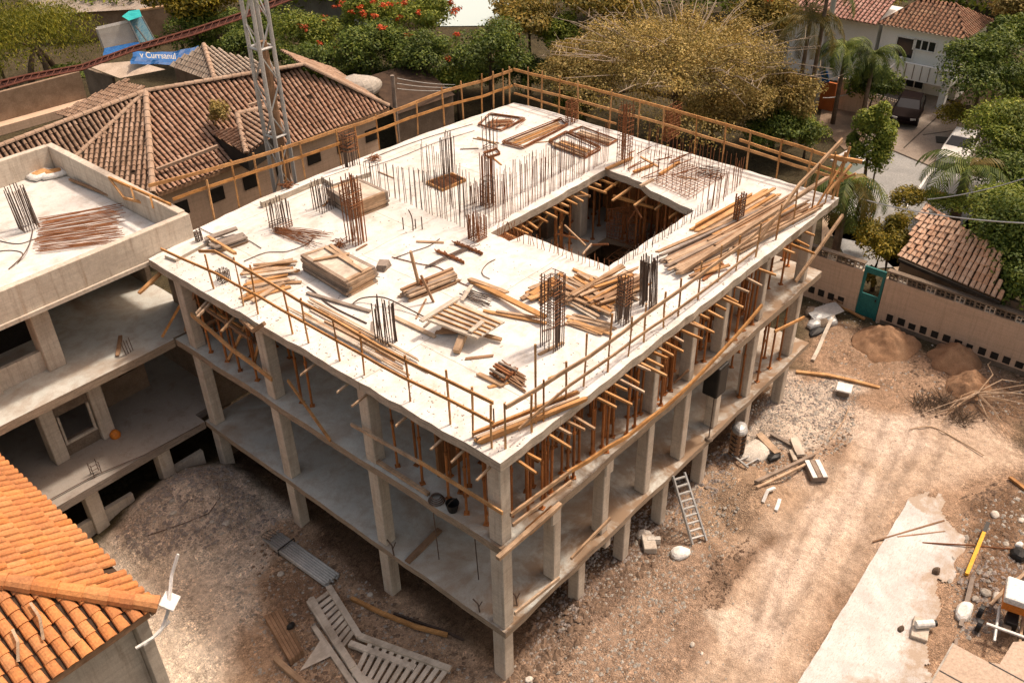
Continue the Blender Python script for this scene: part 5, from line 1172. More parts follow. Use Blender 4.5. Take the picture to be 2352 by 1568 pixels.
# long thin laths beside the near left edge
pile((690, 705), (950, 848), 26, .8, .06, .05, 2, ('tan', 'orange', 'tan', 'pale'), 'long thin lath in the sheaf along the shaded roof edge', 'laths along the shaded edge', .03, .03, .3, .12)
lay((705, 672), (850, 715), .12, .06, .05, 'grey', 'grey plank lying loose left of the front cage')
lay((1000, 773), (905, 728), .14, .06, .05, 'tan', 'slim tan plank lying right of the front rebar cage')
# tilted deck panel propped on a post
t = thing('tilted_deck', 'tilted pale deck panel with orange battens propped up at the roof centre front', 'panel', W(1060, 745, ZR))
q_ = [W(975, 733, ZR+.55), W(1043, 688, ZR+.62), W(1160, 738, ZR+.5), W(1095, 778, ZR+.42)]
ft = lambda s, u_: q_[0]*(1-s)*(1-u_)+q_[1]*(1-s)*u_+q_[2]*s*u_+q_[3]*s*(1-u_)
mb = MB(); nn = (q_[1]-q_[0]).cross(q_[3]-q_[0]).normalized(); nn = nn if nn.z > 0 else -nn
for k in range(6): 
    a_, b_ = ft(0, (k+.05)/6), ft(1, (k+.05)/6); c2, d2 = ft(1, (k+.93)/6), ft(0, (k+.93)/6)
    mb = MB(); mb.hexa([a_-nn*.05, b_-nn*.05, c2-nn*.05, d2-nn*.05, a_, b_, c2, d2]); mb.build('board', M['pale'], t)
for k in range(6): mb = MB(); mb.path([ft(-.01, (k+.0)/6)+nn*.03, ft(1.0, (k+.0)/6)+nn*.03], .03, .05); mb.build('batten', M['orange' if k else 'pale'], t)
mb = MB(); mb.path([ft(.02, -.15)+nn*.06, ft(.05, 1.08)+nn*.06], .16, .06); mb.build('cross_board', M['pale'], t)
mb = MB(); mb.path([ft(.82, .1)+nn*.07, ft(.78, .62)+nn*.07], .14, .05); mb.build('cross_board', M['pale'], t)
lay((1048, 808), (1068, 760), .2, .2, .1, 'tan', 'thick pale timber block propping the tilted deck panel', 'timber block', z1=.35)
lay((1110, 768), (1152, 780), .14, .07, .12, 'tan', 'short pale board poking out from the tilted deck panel', 'board')
pile((1010, 762), (1090, 770), 4, .4, .14, .07, 2, ('brown', 'grey'), 'dark offcut lying in the shade below the tilted deck panel', 'offcuts below the deck panel', .3)
# low plank bundle with slanted sticks
pile((925, 688), (1048, 640), 16, .5, .10, .07, 4, ('grey', 'tan', 'brown'), 'grey plank in the low bundle with the slanted sticks', 'planks in the low bundle', .04, .03, .1, .05)
p_ = W(966, 668, ZR); stick('pole', 'tan', p_, WX(943, 577, p_.x-.45), .08, .08, 'tall slanted pale pole leaning over the low plank bundle', 'pole')
p_ = W(996, 694, ZR); stick('pole', 'brown', p_, WX(967, 632, p_.x-.2), .08, .07, 'shorter brown stick leaning beside the low plank bundle', 'pole')
# broken board pile right of centre, and two long planks running into it
pile((1215, 690), (1300, 645), 14, .5, .2, .04, 4, ('tan', 'tan', 'orange', 'brown'), 'tan board at the left end of the broken pile', 'boards at the left end of the broken pile', .25, .03)
pile((1290, 650), (1430, 715), 34, 1.8, .12, .05, 5, ('tan', 'tan', 'orange', 'brown', 'pale'), 'tan board in the broad broken pile behind the front right cages', 'boards in the broad broken pile', .2, .03, .25)
pile((1330, 715), (1470, 650), 30, 1.3, .10, .05, 5, ('tan', 'orange', 'tan', 'brown'), 'crosswise tan board on the broad broken pile', 'crosswise boards on the broken pile', .18, .16, .25)
pile((1300, 735), (1400, 762), 9, .6, .13, .03, 2, ('orange', 'tan'), 'thin board in the fringe at the front of the broken pile', 'boards in the fringe of the broken pile', .2, .03)
lay((1080, 643), (1252, 728), .2, .07, .06, 'orange', 'long orange plank slanting into the broken pile', z1=.3)
lay((1078, 640), (1165, 672), .16, .06, .14, 'tan', 'tan plank lying on the upper end of the slanting orange plank')
lay((1110, 735-22), (1255, 742), .12, .05, .05, 'orange', 'lower orange plank running from the deck panel to the broken pile')
lay((1140, 714), (1240, 730), .1, .05, .1, 'tan', 'tan lath beside the lower orange plank')
lay((1060, 690), (1083, 655), .12, .05, .2, 'pale', 'pale board crossing the small stack of dark rods', 'board')
# long lumber pile along the right edge
pile((1530, 618), (1770, 505), 38, 1.35, .12, .06, 4, ('tan', 'grey', 'grey', 'brown', 'tan'), 'long plank in the big lumber pile along the sunny roof edge', 'planks in the big lumber pile', .03, .03, .1, .06)
pile((1600, 545), (1770, 448), 16, .8, .12, .07, 3, ('orange', 'tan', 'orange'), 'orange plank in the upper sheaf of the big lumber pile', 'planks in the upper sheaf', .03, .03, .15, .08)
pile((1650, 580), (1850, 470), 30, 1.3, .085, .06, 3, ('orange', 'tan', 'brown'), 'thin orange plank in the outer part of the big lumber pile', 'planks in the outer lumber', .05, .1, .2, .08)
pile((1590, 640), (1660, 610), 9, .5, .11, .05, 3, ('brown', 'rust', 'orange'), 'broken brown offcut at the near end of the big lumber pile', 'offcuts at the lumber pile end', .35)
lay((1558, 628), (1900, 408), .14, .12, .2, 'tan', 'long squared timber lying over the outer side of the big lumber pile', 'timber', z1=.9)
# sheaf of boards across the front corner
pile((1088, 1014), (1338, 917), 16, .5, .08, .07, 3, ('orange', 'tan', 'orange'), 'long orange board in the sheaf lying across the front roof corner', 'boards across the front corner', .025, .04, .05, .03)
# stacked rods like a little brick pile
p_ = W(1158, 866, ZR)
for k in range(16):
    ly = k//4; a_ = p_+V((-.25, -.2+.13*(k % 4), .04+.07*ly)) if ly % 2 == 0 else p_+V((-.22+.14*(k % 4), -.25, .04+.07*ly)); b_ = a_+(V((.62, 0, 0)) if ly % 2 == 0 else V((0, .62, 0)))
    a_ = wobble(a_, .03); b_ = wobble(b_, .03); stick('short_bar', 'rust' if k % 3 else 'grey', a_, b_, .06, .06, 'short rusty bar in the little crisscross stack near the front corner', 'bar', 'bars in the crisscross stack')
p_ = W(1165, 872, ZR)
for k in range(22): 
    a_ = p_+V((-.15+.05*k*.5, -.75+.02*k, .03+.02*(k % 3))); stick('short_bar', 'brown', wobble(a_, .05), wobble(a_+V((.1, .9, .02)), .08), .03, .03, 'thin brown bar spread beside the crisscross stack near the front corner', 'bar', 'bars beside the crisscross stack')
lay((1098, 858), (1155, 886), .14, .07, .05, 'tan', 'tan plank at the foot of the crisscross stack near the front corner')
# boards round the far edge of the opening
for a_, b_, lab in (((1392, 388), (1452, 362), 'left of the orange boards beyond the far corner of the opening'), ((1455, 395), (1500, 378), 'middle of the orange boards beyond the far corner of the opening'), ((1515, 400), (1560, 372), 'right of the orange boards beyond the far corner of the opening')):
    lay(a_, b_, .12, .08, .08, 'orange', lab, 'board')
for k in range(18):
    a_ = random.uniform(1440, 1560), random.uniform(352, 410); lay(a_, (a_[0]+random.uniform(15, 45), a_[1]-random.uniform(5, 22)), .03, .03, .08, 'rust', 'rusty bent bar in the tangle beyond the roof opening', 'bar', 'bars in the tangle beyond the opening', 'bent_bar', random.uniform(.1, .3))
lay((1470, 428), (1500, 412), .1, .1, .05, 'tan', 'small tan board end at the step of the roof opening', 'board')
# laths inside the stirrup loops
pile((1175, 333), (1290, 286), 12, .45, .07, .04, 2, ('tan', 'pale', 'orange'), 'thin lath lying inside the long stirrup bundle', 'laths inside the long stirrup bundle', .02, .03, .1, .04)
pile((1280, 330), (1352, 356), 14, .85, .09, .04, 3, ('tan', 'pale', 'orange', 'brown'), 'short lath lying inside the stirrup bundle near the back', 'laths inside the shorter stirrup bundle', .03, .03, .1, .03)
pile((1325, 306), (1405, 331), 8, .4, .08, .04, 2, ('grey', 'tan'), 'grey lath lying inside the thin stirrup loops at the olive tree edge', 'laths inside the thin stirrup loops', .03, .03, .1, .03)
pile((1120, 288), (1180, 285), 12, .7, .08, .04, 3, ('brown', 'tan', 'rust'), 'short brown lath on the flat stirrup mat near the back corner', 'laths on the flat stirrup mat', .2, .03, .2, .05)
# lumps and small rods
for px, py, lab in ((785, 566, 'small bundle of bent wire in front of the tall rusty cage'), (1060, 608, None), (860, 368, 'small heap of rusty wire near the tiled house side of the roof'), (662, 432, 'heap of rusty wire beside the tiled house railing')):
    if not lab: continue
    p_ = W(px, py, ZR); mb = MB()
    for k in range(26):
        a_ = random.uniform(0, 6.28); L_ = random.uniform(.2, .5); q2 = p_+V((random.uniform(-.2, .2), random.uniform(-.2, .2), random.uniform(.02, .22))); mb.tube([q2-V((math.cos(a_), math.sin(a_), 0))*L_/2, q2+V((0, 0, .05)), q2+V((math.cos(a_), math.sin(a_), random.uniform(-.2, .3)))*L_/2], .014, 4)
    single(mb, 'wire_heap', M['rust'], lab, 'wire')
p_ = W(881, 616, ZR); mb = MB()
for k in range(4): mb.obox(p_+V((0, 0, .03+.055*k)), (.5-.03*k, .34, .045), .3+.1*k)
single(mb, 'slab_offcut', M['grey'], 'small stack of flat grey offcuts in the middle of the roof', 'offcut')
# cement bags, pole and guard panel on the annex roof
for k, (px, py, rz) in enumerate(((95, 405, .2), (125, 403, -.3))):
    t = thing('cement_bag', ('left' if k == 0 else 'right')+' torn brown and white cement bag on the annex roof', 'bag', W(px, py, 9.0))
    p_ = W(px, py, 9.0); ring = lambda s, z: [p_+V((s*a_*math.cos(rz)-s*b_*math.sin(rz), s*a_*math.sin(rz)+s*b_*math.cos(rz), z)) for a_, b_ in ((-.45, -.3), (0, -.36), (.45, -.3), (.5, 0), (.45, .3), (0, .34), (-.45, .3), (-.5, 0))]
    mb = MB(); mb.loft([ring(.9, 0), ring(1.05, .06), ring(1.0, .14), ring(.7, .2)]); mb.build('sack', M['white'], t, smooth=True)
    mb = MB(); mb.loft([ring(.62, .2), ring(.5, .225)]); mb.build('torn_top', M['orange'], t)
stick('pole', 'brown', W(160, 412, 9.08), W(285, 462, 9.1), .09, .09, 'long brown pole lying along the annex parapet', 'pole')
t = thing('guard_barrier', 'short orange guard panel leaning inside the annex parapet', 'guard panel', W(300, 440, 9.0))
a_, b_, c2, d2 = WX(250, 408, 1.5), WX(392, 470, 1.5), WX(372, 492, 1.25), WX(285, 455, 1.25)
for p0, p1 in ((a_, b_), (d2, W(395, 482, 9.25)), (a_, d2), (WX(300, 428, 1.45), WX(310, 462, 1.3)), (WX(345, 450, 1.45), WX(352, 478, 1.3))):
    mb = MB(); mb.path([p0, p1], .07, .09); mb.build('bar', M['orange'], t)
# loose scrap boards scattered over the deck
for k in range(26):
    x, y = random.uniform(1.2, 17.5), random.uniform(1.0, 15.0)
    if 8.0 < x < 16.3 and 3.0 < y < 9.6: continue
    a = random.uniform(0, 6.28); L_ = random.uniform(.35, 1.3); d_ = V((math.cos(a), math.sin(a), 0))*L_/2; c_ = V((x, y, ZR+.025))
    stick('scrap_board', random.choice(('tan', 'grey', 'brown', 'orange')), c_-d_, c_+d_, random.uniform(.05, .12), .03, 'short scrap board lying loose on the open roof deck', 'board', 'scrap boards on the open roof deck')
# scattered scraps: uncountable wire ends, chips and grit on the roof
mb = MB()
for k in range(1500):
    if k < 330: x, y = random.uniform(.1, 1.2), random.uniform(.2, 15)
    elif k < 560: x, y = random.uniform(.2, 18), random.uniform(.1, .9)
    else: x, y = random.uniform(.3, 18.5), random.uniform(.3, 15.6)
    if 8.5 < x < 15.8 and 3.4 < y < 8.3: continue
    a_ = random.uniform(0, 6.28); L_ = random.uniform(.02, .03+.09*random.random()**2); s_ = random.uniform(.006, .014)
    mb.obox((x, y, ZR+s_/2+.002), (L_, s_*1.6, s_), a_)
tag(mb.build('roof_grit', M['grey']), kind='stuff')
# ------------------------------------------------------------------ things on the ground, left yard
def lump(name, c, rx, ry, rz, mat, label, cat, group=None, seed=0, n_=10, m_=6, parent=None):
    rr = random.Random(seed+int(abs(c[0])*100)+int(abs(c[1])*37)); ph = [rr.uniform(0, 6.28) for _ in range(6)]
    rings = []
    for j in range(m_+1):
        t = -.35+1.35*j/m_; rad = math.sqrt(max(0.02, 1-max(t, -.9)**2))
        rings.append([V(c)+V((rx*rad*math.cos(a)*(1+.16*math.sin(2*a+ph[0])+.1*math.sin(3*a+ph[1]+t*2)), ry*rad*math.sin(a)*(1+.16*math.sin(2*a+ph[2]+t)), rz*t*(1+.1*math.sin(a+ph[3])))) for a in np.linspace(0, 2*math.pi, n_, endpoint=False)])
    mb = MB(); mb.loft(rings)
    if parent is not None: return mb.build(name, mat, parent)
    return single(mb, name, mat, label, cat, group)
# strapped bundle of grey pipes
t = thing('pipe_bundle', 'strapped bundle of grey pipes lying on the earth in the shaded yard', 'pipe bundle', G(700, 1285))
a_, b_ = G(632, 1245, .1), G(765, 1340, .1); d_ = (b_-a_).normalized(); s_ = V((-d_.y, d_.x, 0)).normalized()
for k in range(14):
    o_ = s_*(.09*(k % 7)-.27)+V((0, 0, .03+.1*(k//7))); mb = MB(); mb.tube([a_+o_+d_*random.uniform(-.25, .1), b_+o_+d_*random.uniform(-.05, .05)], .05, 8); mb.build('pipe', M['galv'], t, smooth=True)
for f in (.22,):
    c_ = a_.lerp(b_, f); mb = MB(); mb.tube([c_+s_*-.36+V((0, 0, -.02)), c_+s_*-.36+V((0, 0, .24)), c_+s_*.36+V((0, 0, .24)), c_+s_*.36+V((0, 0, -.02))], .028, 5); mb.build('strap', M['black'], t)
for k in range(5):
    mb = MB(); mb.tube([a_+s_*(.1*k-.2)+V((0, 0, .2)), a_+d_*-.3+s_*(.12*k-.3)+V((0, 0, .22)), a_+d_*-.55+s_*(.05*k-.1)+V((0, 0, .02))], .014, 4); mb.build('loose_wire', M['rustd'], t)
# wooden box lid with a dark knot
t = thing('timber_hatch', 'heavy brown plank lid lying on the earth in the shaded yard', 'lid', G(655, 1475))
P_ = [G(648, 1412, .32), G(700, 1506, .32), G(668, 1530, .32), G(610, 1428, .32)]
for k in range(5):
    f0, f1 = k/5+.01, (k+1)/5-.01; q_ = [P_[0].lerp(P_[3], f0), P_[1].lerp(P_[2], f0), P_[1].lerp(P_[2], f1), P_[0].lerp(P_[3], f1)]
    mb = MB(); mb.hexa([p_-V((0, 0, .3)) for p_ in q_]+q_); mb.build('plank', M['brown'], t)
lump('dark_lump', G(672, 1452, .34), .14, .11, .12, M['black'], 'small black tangled lump lying on the brown plank lid', 'lump')
# white slatted frames
def slat_frame(name, label, rails, slats):
    t = thing(name, label, 'slatted frame', rails[0][0])
    for a_, b_ in rails: mb = MB(); mb.path([a_, b_], .2, .12); mb.build('rail', M['pale'], t)
    for a_, b_ in slats: mb = MB(); mb.path([a_, b_], .15, .05); mb.build('slat', M['pale'], t)
A0, A1 = G(717, 1385, .25), G(812, 1545, .25); B0, B1 = G(757, 1358, .25), G(828, 1475, .3)
slat_frame('slatted_pallet', 'pale slatted timber frame like a ladder lying in the shaded yard foreground', [(A0, A1), (B0, B1)], [(A0.lerp(A1, f).lerp(B0.lerp(B1, min(1, f*1.15)), .05)-V((0, 0, .05)), B0.lerp(B1, min(1, f*1.18))-V((0, 0, .05))) for f in np.linspace(.06, .72, 9)])
C0, C1 = B1+V((0, 0, .02)), G(1035, 1548, .25); D0_, D1 = G(815, 1555, .2), G(960, 1640, .2)
slat_frame('slatted_pallet', 'pale slatted timber frame lying on its side at the lower edge of the left yard', [(C0, C1), (D0_, D1), (G(805, 1488, .24), G(955, 1545, .24))], [(D0_.lerp(D1, f)+V((0, 0, -.04)), C0.lerp(C1, .12+f*.86)+V((0, 0, -.04))) for f in np.linspace(.02, .98, 11)])
stick('timber_beam', 'pale', G(712, 1388, .2), G(850, 1600, .2), .24, .16, 'pale beam lying just left of the ladder like frame', 'beam')
stick('timber_beam', 'pale', G(722, 1445, .14), G(835, 1610, .14), .18, .12, 'outer pale beam with pointed end left of the slatted frames', 'beam')
stick('timber_beam', 'tan', G(632, 1516, .12), G(740, 1610, .12), .17, .17, 'round tan pole end at the bottom of the left yard', 'pole')
mb = MB(); mb.add([G(690, 1545, .12), G(742, 1468, .14), G(765, 1510, .13)], [(0, 2, 1)]); mb.v = mb.v; single(mb, 'board_offcut', M['pale'], 'triangular pale board offcut beside the slatted frames', 'offcut')
mb = MB(); mb.path([G(808, 1378, .1), G(880, 1415, .16), G(955, 1446, .16), G(1028, 1462, .1)], .12, .12); single(mb, 'timber_beam', M['orange'], 'long orange brown beam lying in the earth below the first floor edge', 'beam')
mb = MB(); mb.path([G(905, 1412, .1), G(960, 1432, .12), G(1025, 1452, .06), G(1065, 1470, .02)], .07, .06); single(mb, 'steel_bar', M['rustd'], 'dark bar lying along the orange brown beam', 'bar')
mb = MB(); mb.tube([G(500, 1110, .02), G(505, 1140, .04), G(480, 1180, .04), G(420, 1200, .04), G(340, 1230, .02)], .02, 5); single(mb, 'cable', M['rustd'], 'curved dark cable on the gravel heap in the shaded yard', 'cable')
stick('bar', 'rustd', G(345, 1620, .05), G(360, 1570, .3), .06, .06, 'dark bar end beside the orange roofed house', 'bar')
# pale stones one can tell apart
for k, (px, py, s_) in enumerate(((395, 1150, .2), (398, 1178, .18), (487, 1198, .14), (518, 1202, .24), (645, 1318, .2), (850, 1365, .16), (750, 1395, .16), (570, 1105, .1), (1095, 1590, .2), (1215, 1560, .2), (1180, 1575, .16), (1240, 1600, .22), (1590, 1480, .16), (1612, 1500, .1), (1625, 1520, .12), (2285, 1182, .28), (2345, 1195, .22), (2265, 1360, .3), (2290, 1370, .3), (2240, 1375, .2), (2330, 1370, .16), (2310, 1250, .2), (1765, 1160, .1), (2265, 900, .2), (2250, 905, .16), (2250, 920, .12), (1900, 740, .2), (860, 1485, .18), (1150, 1590, .14), (1290, 1590, .13))):
    s_ *= .72; lump('stone', G(px, py, s_*.1), s_, s_*.75, s_*.5, M['stone'], 'pale rounded stone lying on the bare earth of the building site', 'stone', 'pale stones on the site', k, 7, 4)
# rubble nobody could count
mb = MB(); rr = random.Random(5)
def scatter(poly, n_, smin, smax):
    P_ = np.array(poly); x0, y0 = P_.min(0); x1, y1 = P_.max(0); k = 0
    while k < n_:
        x, y = rr.uniform(x0, x1), rr.uniform(y0, y1)
        k += 1
        if sdist(np.array([x]), np.array([y]), poly)[0] < 0: continue
        s_ = smin*(smax/smin)**(rr.random()**2.2); z = ground_z(x, y); a = rr.uniform(0, 6.28)
        pts = [V((math.cos(a+b)*s_*rr.uniform(.7, 1.2), math.sin(a+b)*s_*rr.uniform(.5, 1), rr.uniform(-.2, .2)*s_)) for b in (0, 1.57, 3.14, 4.71)]
        mb.add([V((x, y, z))+p_ for p_ in pts]+[V((x, y, z+s_*rr.uniform(.3, .7))), V((x, y, z-s_*.4))], [(0, 1, 4), (1, 2, 4), (2, 3, 4), (3, 0, 4), (1, 0, 5), (2, 1, 5), (3, 2, 5), (0, 3, 5)])
scatter(D0([(1160, 1560), (1290, 1330), (1560, 1100), (1680, 1000), (1700, 1230), (1560, 1420), (1500, 1600)]), 6500, .012, .11)
scatter(D0([(1660, 1000), (1790, 870), (1980, 870), (1960, 1010), (1780, 1120)]), 4500, .015, .12)
scatter(D0([(2200, 1180), (2352, 1120), (2352, 1450), (2190, 1470), (2170, 1400)]), 1600, .015, .14)
scatter(D0([(1850, 690), (2000, 700), (2352, 870), (2352, 960), (2100, 940), (1880, 800)]), 1400, .015, .1)
scatter(D0([(260, 1280), (420, 1120), (530, 1090), (900, 1380), (1150, 1568), (600, 1620), (520, 1300)]), 5200, .012, .10)
scatter(D0([(1500, 1600), (1700, 1200), (2000, 930), (2330, 980), (2150, 1130), (1830, 1560)]), 2600, .008, .05)
tag(mb.build('rubble', M['stone'], origin=(0, 0, 0)), kind='stuff')
M['clod'] = noisy('earth_clod', (0.15, 0.10, 0.07), (0.26, 0.18, 0.125), 3, 20, 0.95, 0.5, 0.03); M['greyrub'] = noisy('grey_rubble', (0.22, 0.185, 0.165), (0.36, 0.31, 0.28), 3, 20, 0.95, 0.5, 0.03)
mb = MB()
scatter(D0([(1160, 1568), (1230, 1400), (1420, 1270), (1560, 1180), (1500, 1300), (1330, 1480), (1250, 1600)]), 3000, .02, .20)
scatter(D0([(1600, 1400), (1640, 1290), (1720, 1230), (1740, 1270), (1650, 1400)]), 900, .015, .12)
scatter(D0([(1700, 1060), (1850, 1000), (1960, 940), (1990, 980), (1880, 1080), (1780, 1110)]), 1200, .015, .11)
scatter(D0([(2040, 780), (2352, 860), (2352, 980), (2120, 960)]), 1800, .02, .14)
scatter(D0([(2210, 1140), (2352, 1080), (2352, 1300), (2240, 1330)]), 1500, .02, .13)
scatter(D0([(560, 1260), (680, 1200), (820, 1340), (1000, 1440), (1150, 1560), (700, 1620)]), 2600, .015, .13)
tag(mb.build('earth_clods', M['clod'], origin=(0, 0, 0)), kind='stuff')
mb = MB()
scatter(D0([(1180, 1500), (1300, 1310), (1560, 1100), (1690, 1000), (1660, 1130), (1400, 1330), (1240, 1540)]), 3600, .015, .14)
scatter(D0([(1680, 980), (1800, 870), (1960, 870), (1940, 990)]), 2600, .015, .12)
scatter(D0([(270, 1260), (430, 1120), (530, 1095), (640, 1200), (520, 1260), (350, 1300)]), 3200, .015, .14)
scatter(D0([(2200, 1300), (2352, 1280), (2352, 1450), (2210, 1460)]), 1500, .02, .16)
tag(mb.build('grey_rubble', M['greyrub'], origin=(0, 0, 0)), kind='stuff')
# soil pressed up as three mounds by the wall
def mound(px, py, rx, ry, h, label, seed):
    c_ = W(px, py, 0); n_, m_ = 64, 24; rings = []
    for j in range(m_+1):
        f = 1-j/m_; ring_ = []
        for k in range(n_):
            a = 2*math.pi*k/n_; q_ = 1+.18*(vnoise(np.array([math.cos(a)*2+seed]), np.array([math.sin(a)*2.]), .8, seed)[0]-.5)*2
            x, y = c_.x+rx*f*q_*math.cos(a), c_.y+ry*f*q_*math.sin(a)
            z = h*(1-f)**.85+(fbm(np.array([x]), np.array([y]), .45, 70+seed)[0]-.5)*.5*(1-abs(2*f-1))+(fbm(np.array([x]), np.array([y]), .16, 75+seed, 2)[0]-.5)*.12-.06
            ring_.append((x, y, z))
        rings.append(ring_)
    mb = MB(); mb.loft(rings); return single(mb, 'dirt_mound', M['mound'], label, 'mound', smooth=True)
M['mound'] = noisy('loose_brown_soil', (0.26, 0.145, 0.08), (0.38, 0.23, 0.135), 1.4, 26, 0.95, 0.8, 0.05)
mound(2035, 792, 1.6, 1.35, 1.05, 'largest mound of brown soil in front of the beige wall', 1)
mound(2192, 826, 1.25, 1.1, 0.95, 'middle mound of brown soil against the beige wall', 2)
mound(2222, 890, 1.1, .95, 0.9, 'nearest mound of brown soil by the dry palm branches', 3)

# ------------------------------------------------------------------ right yard
# ladder leaning against the first floor
t = thing('ladder', 'grey metal ladder leaning between the earth bank and first floor on the right', 'ladder', G(1605, 1250))
f0, f1 = G(1590, 1252, .05), G(1622, 1243, .05); t0 = WY(1545, 1092, 0.0); t1 = WY(1572, 1084, 0.0)
for a_, b_ in ((f0, t0), (f1, t1)): mb = MB(); mb.path([a_, b_], .06, .1); mb.build('stile', M['galv'], t)
for f in np.linspace(.08, .94, 9): mb = MB(); mb.path([f0.lerp(t0, f), f1.lerp(t1, f)], .07, .05); mb.build('rung', M['galv'], t)
lump('plastic_sheet', G(1562, 1272, .05), .36, .3, .2, M['white'], 'crumpled white plastic sheet on the earth beside the ladder foot', 'plastic sheet', None, 3, 12, 5)
t = thing('concrete_block', 'small grey concrete block with pale end left of the white sheet', 'block', G(1490, 1255))
p_ = G(1490, 1255); mb = MB(); mb.obox(p_+V((0, 0, .14)), (.7, .45, .28), .75); bevel(mb.build('body', M['conc'], t), .02); mb = MB(); mb.obox(p_+V((.22, -.05, .16)), (.16, .46, .27), .75); mb.build('pale_end', M['stone'], t)
lump('stone', G(1478, 1232, .05), .3, .24, .16, M['stone'], 'flat grey rock behind the small concrete block', 'stone', None, 9, 9, 4)
# post with a grey plastic cap and dark straps
t = thing('capped_post', 'dark strapped post stump with crumpled grey plastic on top by the sunny facade', 'post', G(1690, 1050))
p_ = G(1690, 1045); h = rise(p_, 985)
for a_, b_ in ((-.18, -.12), (.16, -.14), (.18, .14), (-.14, .16)): mb = MB(); mb.path([p_+V((a_, b_, 0)), p_+V((a_*1.05, b_, h))], .16, .16); mb.build('stave', M['brown'], t)
for k in range(5): mb = MB(); mb.tube([p_+V((math.cos(a)*.3, math.sin(a)*.28, h*(.15+.16*k))) for a in np.linspace(0, 6.28, 9)], .025, 4); mb.build('strap', M['black'], t)
o = lump('plastic_cap', p_+V((0, 0, h+.02)), .38, .32, .22, M['galv'], None, None, None, 4, 12, 5, parent=t)
# debris group by the path
stick('plank', 'tan', G(1742, 1000, .1), G(1785, 1045, .12), .3, .07, 'broad weathered plank lying on pale rubble by the sunny facade', 'plank')
stick('plank', 'grey', G(1770, 1000, .12), G(1822, 1028, .1), .16, .06, 'narrow grey plank beyond the broad one on the pale rubble', 'plank')
stick('plank', 'pale', G(1822, 1012, .14), G(1838, 1052, .14), .34, .16, 'thick pale timber block standing at the edge of the rubble', 'timber block')
stick('plank', 'pale', G(1815, 1038, .1), G(1826, 1062, .1), .16, .1, 'small pale timber leaning beside the thick block', 'timber block')
t = thing('small_ladder', 'short broken ladder piece lying in the dirt near the sunny facade', 'ladder', G(1710, 1070))
a0, a1, b0, b1 = G(1678, 1045, .1), G(1718, 1078, .1), G(1710, 1035, .1), G(1745, 1062, .1)
for a_, b_ in ((a0, a1), (b0, b1)): mb = MB(); mb.path([a_, b_], .08, .06); mb.build('stile', M['galv'], t)
for f in (.15, .5, .85): mb = MB(); mb.path([a0.lerp(a1, f), b0.lerp(b1, f)], .05, .05); mb.build('rung', M['galv'], t)
lump('tyre_scrap', G(1778, 1050, .05), .34, .2, .12, M['black'], 'dark curled scrap lying on the pale rubble by the planks', 'scrap', None, 6, 10, 4)
lump('cement_heap', G(1740, 1035, .0), .9, .6, .22, M['stone'], 'pale heap of cement rubble under the planks by the sunny facade', 'heap', None, 8, 14, 5)
stick('long_timber', 'grey', G(1735, 1112, .12), G(1868, 1050, .12), .12, .12, 'long grey timber lying beside the striped box', 'timber')
stick('long_timber', 'tan', G(1738, 1122, .06), G(1872, 1058, .06), .09, .08, 'thin tan timber parallel to the long grey one', 'timber')
t = thing('striped_box', 'small low box with white and grey stripes on the dirt track', 'box', G(1875, 1082))
p_ = G(1872, 1088); mb = MB(); mb.obox(p_+V((0, 0, .14)), (.95, .62, .24), .78); bevel(mb.build('body', M['grey'], t), .02)
for k, mm in ((-1, 'white'), (0, 'grey'), (1, 'white')): mb = MB(); c_ = p_+V((-math.sin(.78)*.2*k, math.cos(.78)*.2*k, .275)); mb.obox(c_, (.97, .17, .03), .78); mb.build('lid_strip', M[mm], t)
mb = MB(); mb.path([G(1752, 1155, .05), G(1762, 1138, .25), G(1778, 1125, .1)], .11, .08); single(mb, 'pipe_elbow', M['white'], 'bent white pipe piece on the dirt below the long timbers', 'pipe')
stick('pipe_piece', 'white', G(1782, 1172, .06), G(1790, 1150, .08), .13, .11, 'short white pipe piece right of the bent one', 'pipe')
mb = MB(); mb.path([G(1866, 830, .06), G(1890, 780, .07), G(1912, 735, .3)], .16, .1); single(mb, 'white_board', M['pale'], 'long pale board lying towards the teal gate', 'board')
mb = MB(); mb.path([G(1828, 856, .06), G(1900, 866, .1), G(1962, 878, .08), G(2020, 892, .04)], .16, .1); single(mb, 'timber_beam', M['orange'], 'long orange beam lying on the rubble beyond the right column', 'beam')
t = thing('lidded_box', 'small box with white lid standing on rubble near the orange beam', 'box', G(1936, 898))
p_ = G(1936, 905); mb = MB(); mb.obox(p_+V((0, 0, .15)), (.5, .5, .3), .3); mb.build('body', M['concd'], t); mb = MB(); mb.obox(p_+V((0, 0, .34)), (.62, .62, .08), .3); bevel(mb.build('lid', M['white'], t), .015)
# grey scrap pile against the wall
stick('scrap_sheet', 'galv', G(1862, 735, .2), G(1925, 722, .45), .9, .03, 'bent grey sheet on the scrap pile by the wall', 'sheet')
for k, (px, py) in enumerate(((1862, 720), (1878, 735), (1895, 728), (1908, 742), (1888, 748), (1870, 750))):
    lump('scrap_lump', G(px, py, .1), .4, .3, .25, M['galv' if k % 2 else 'concd'], 'grey lump of scrap in the pile between wall and building', 'scrap', 'scrap pile by the wall', k, 8, 4)
lump('tyre_scrap', G(1885, 752, .0), .9, .35, .16, M['black'], 'black sagging tarp under the scrap pile by the wall', 'tarp', None, 3, 12, 4)
stick('plank', 'orange', G(1925, 705, .12), G(1985, 738, .12), .14, .08, 'orange plank lying in front of the teal gate', 'plank')
stick('plank', 'brown', G(1875, 680, .5), G(1930, 712, .4), .12, .08, 'brown plank on the upper side of the scrap pile', 'plank')
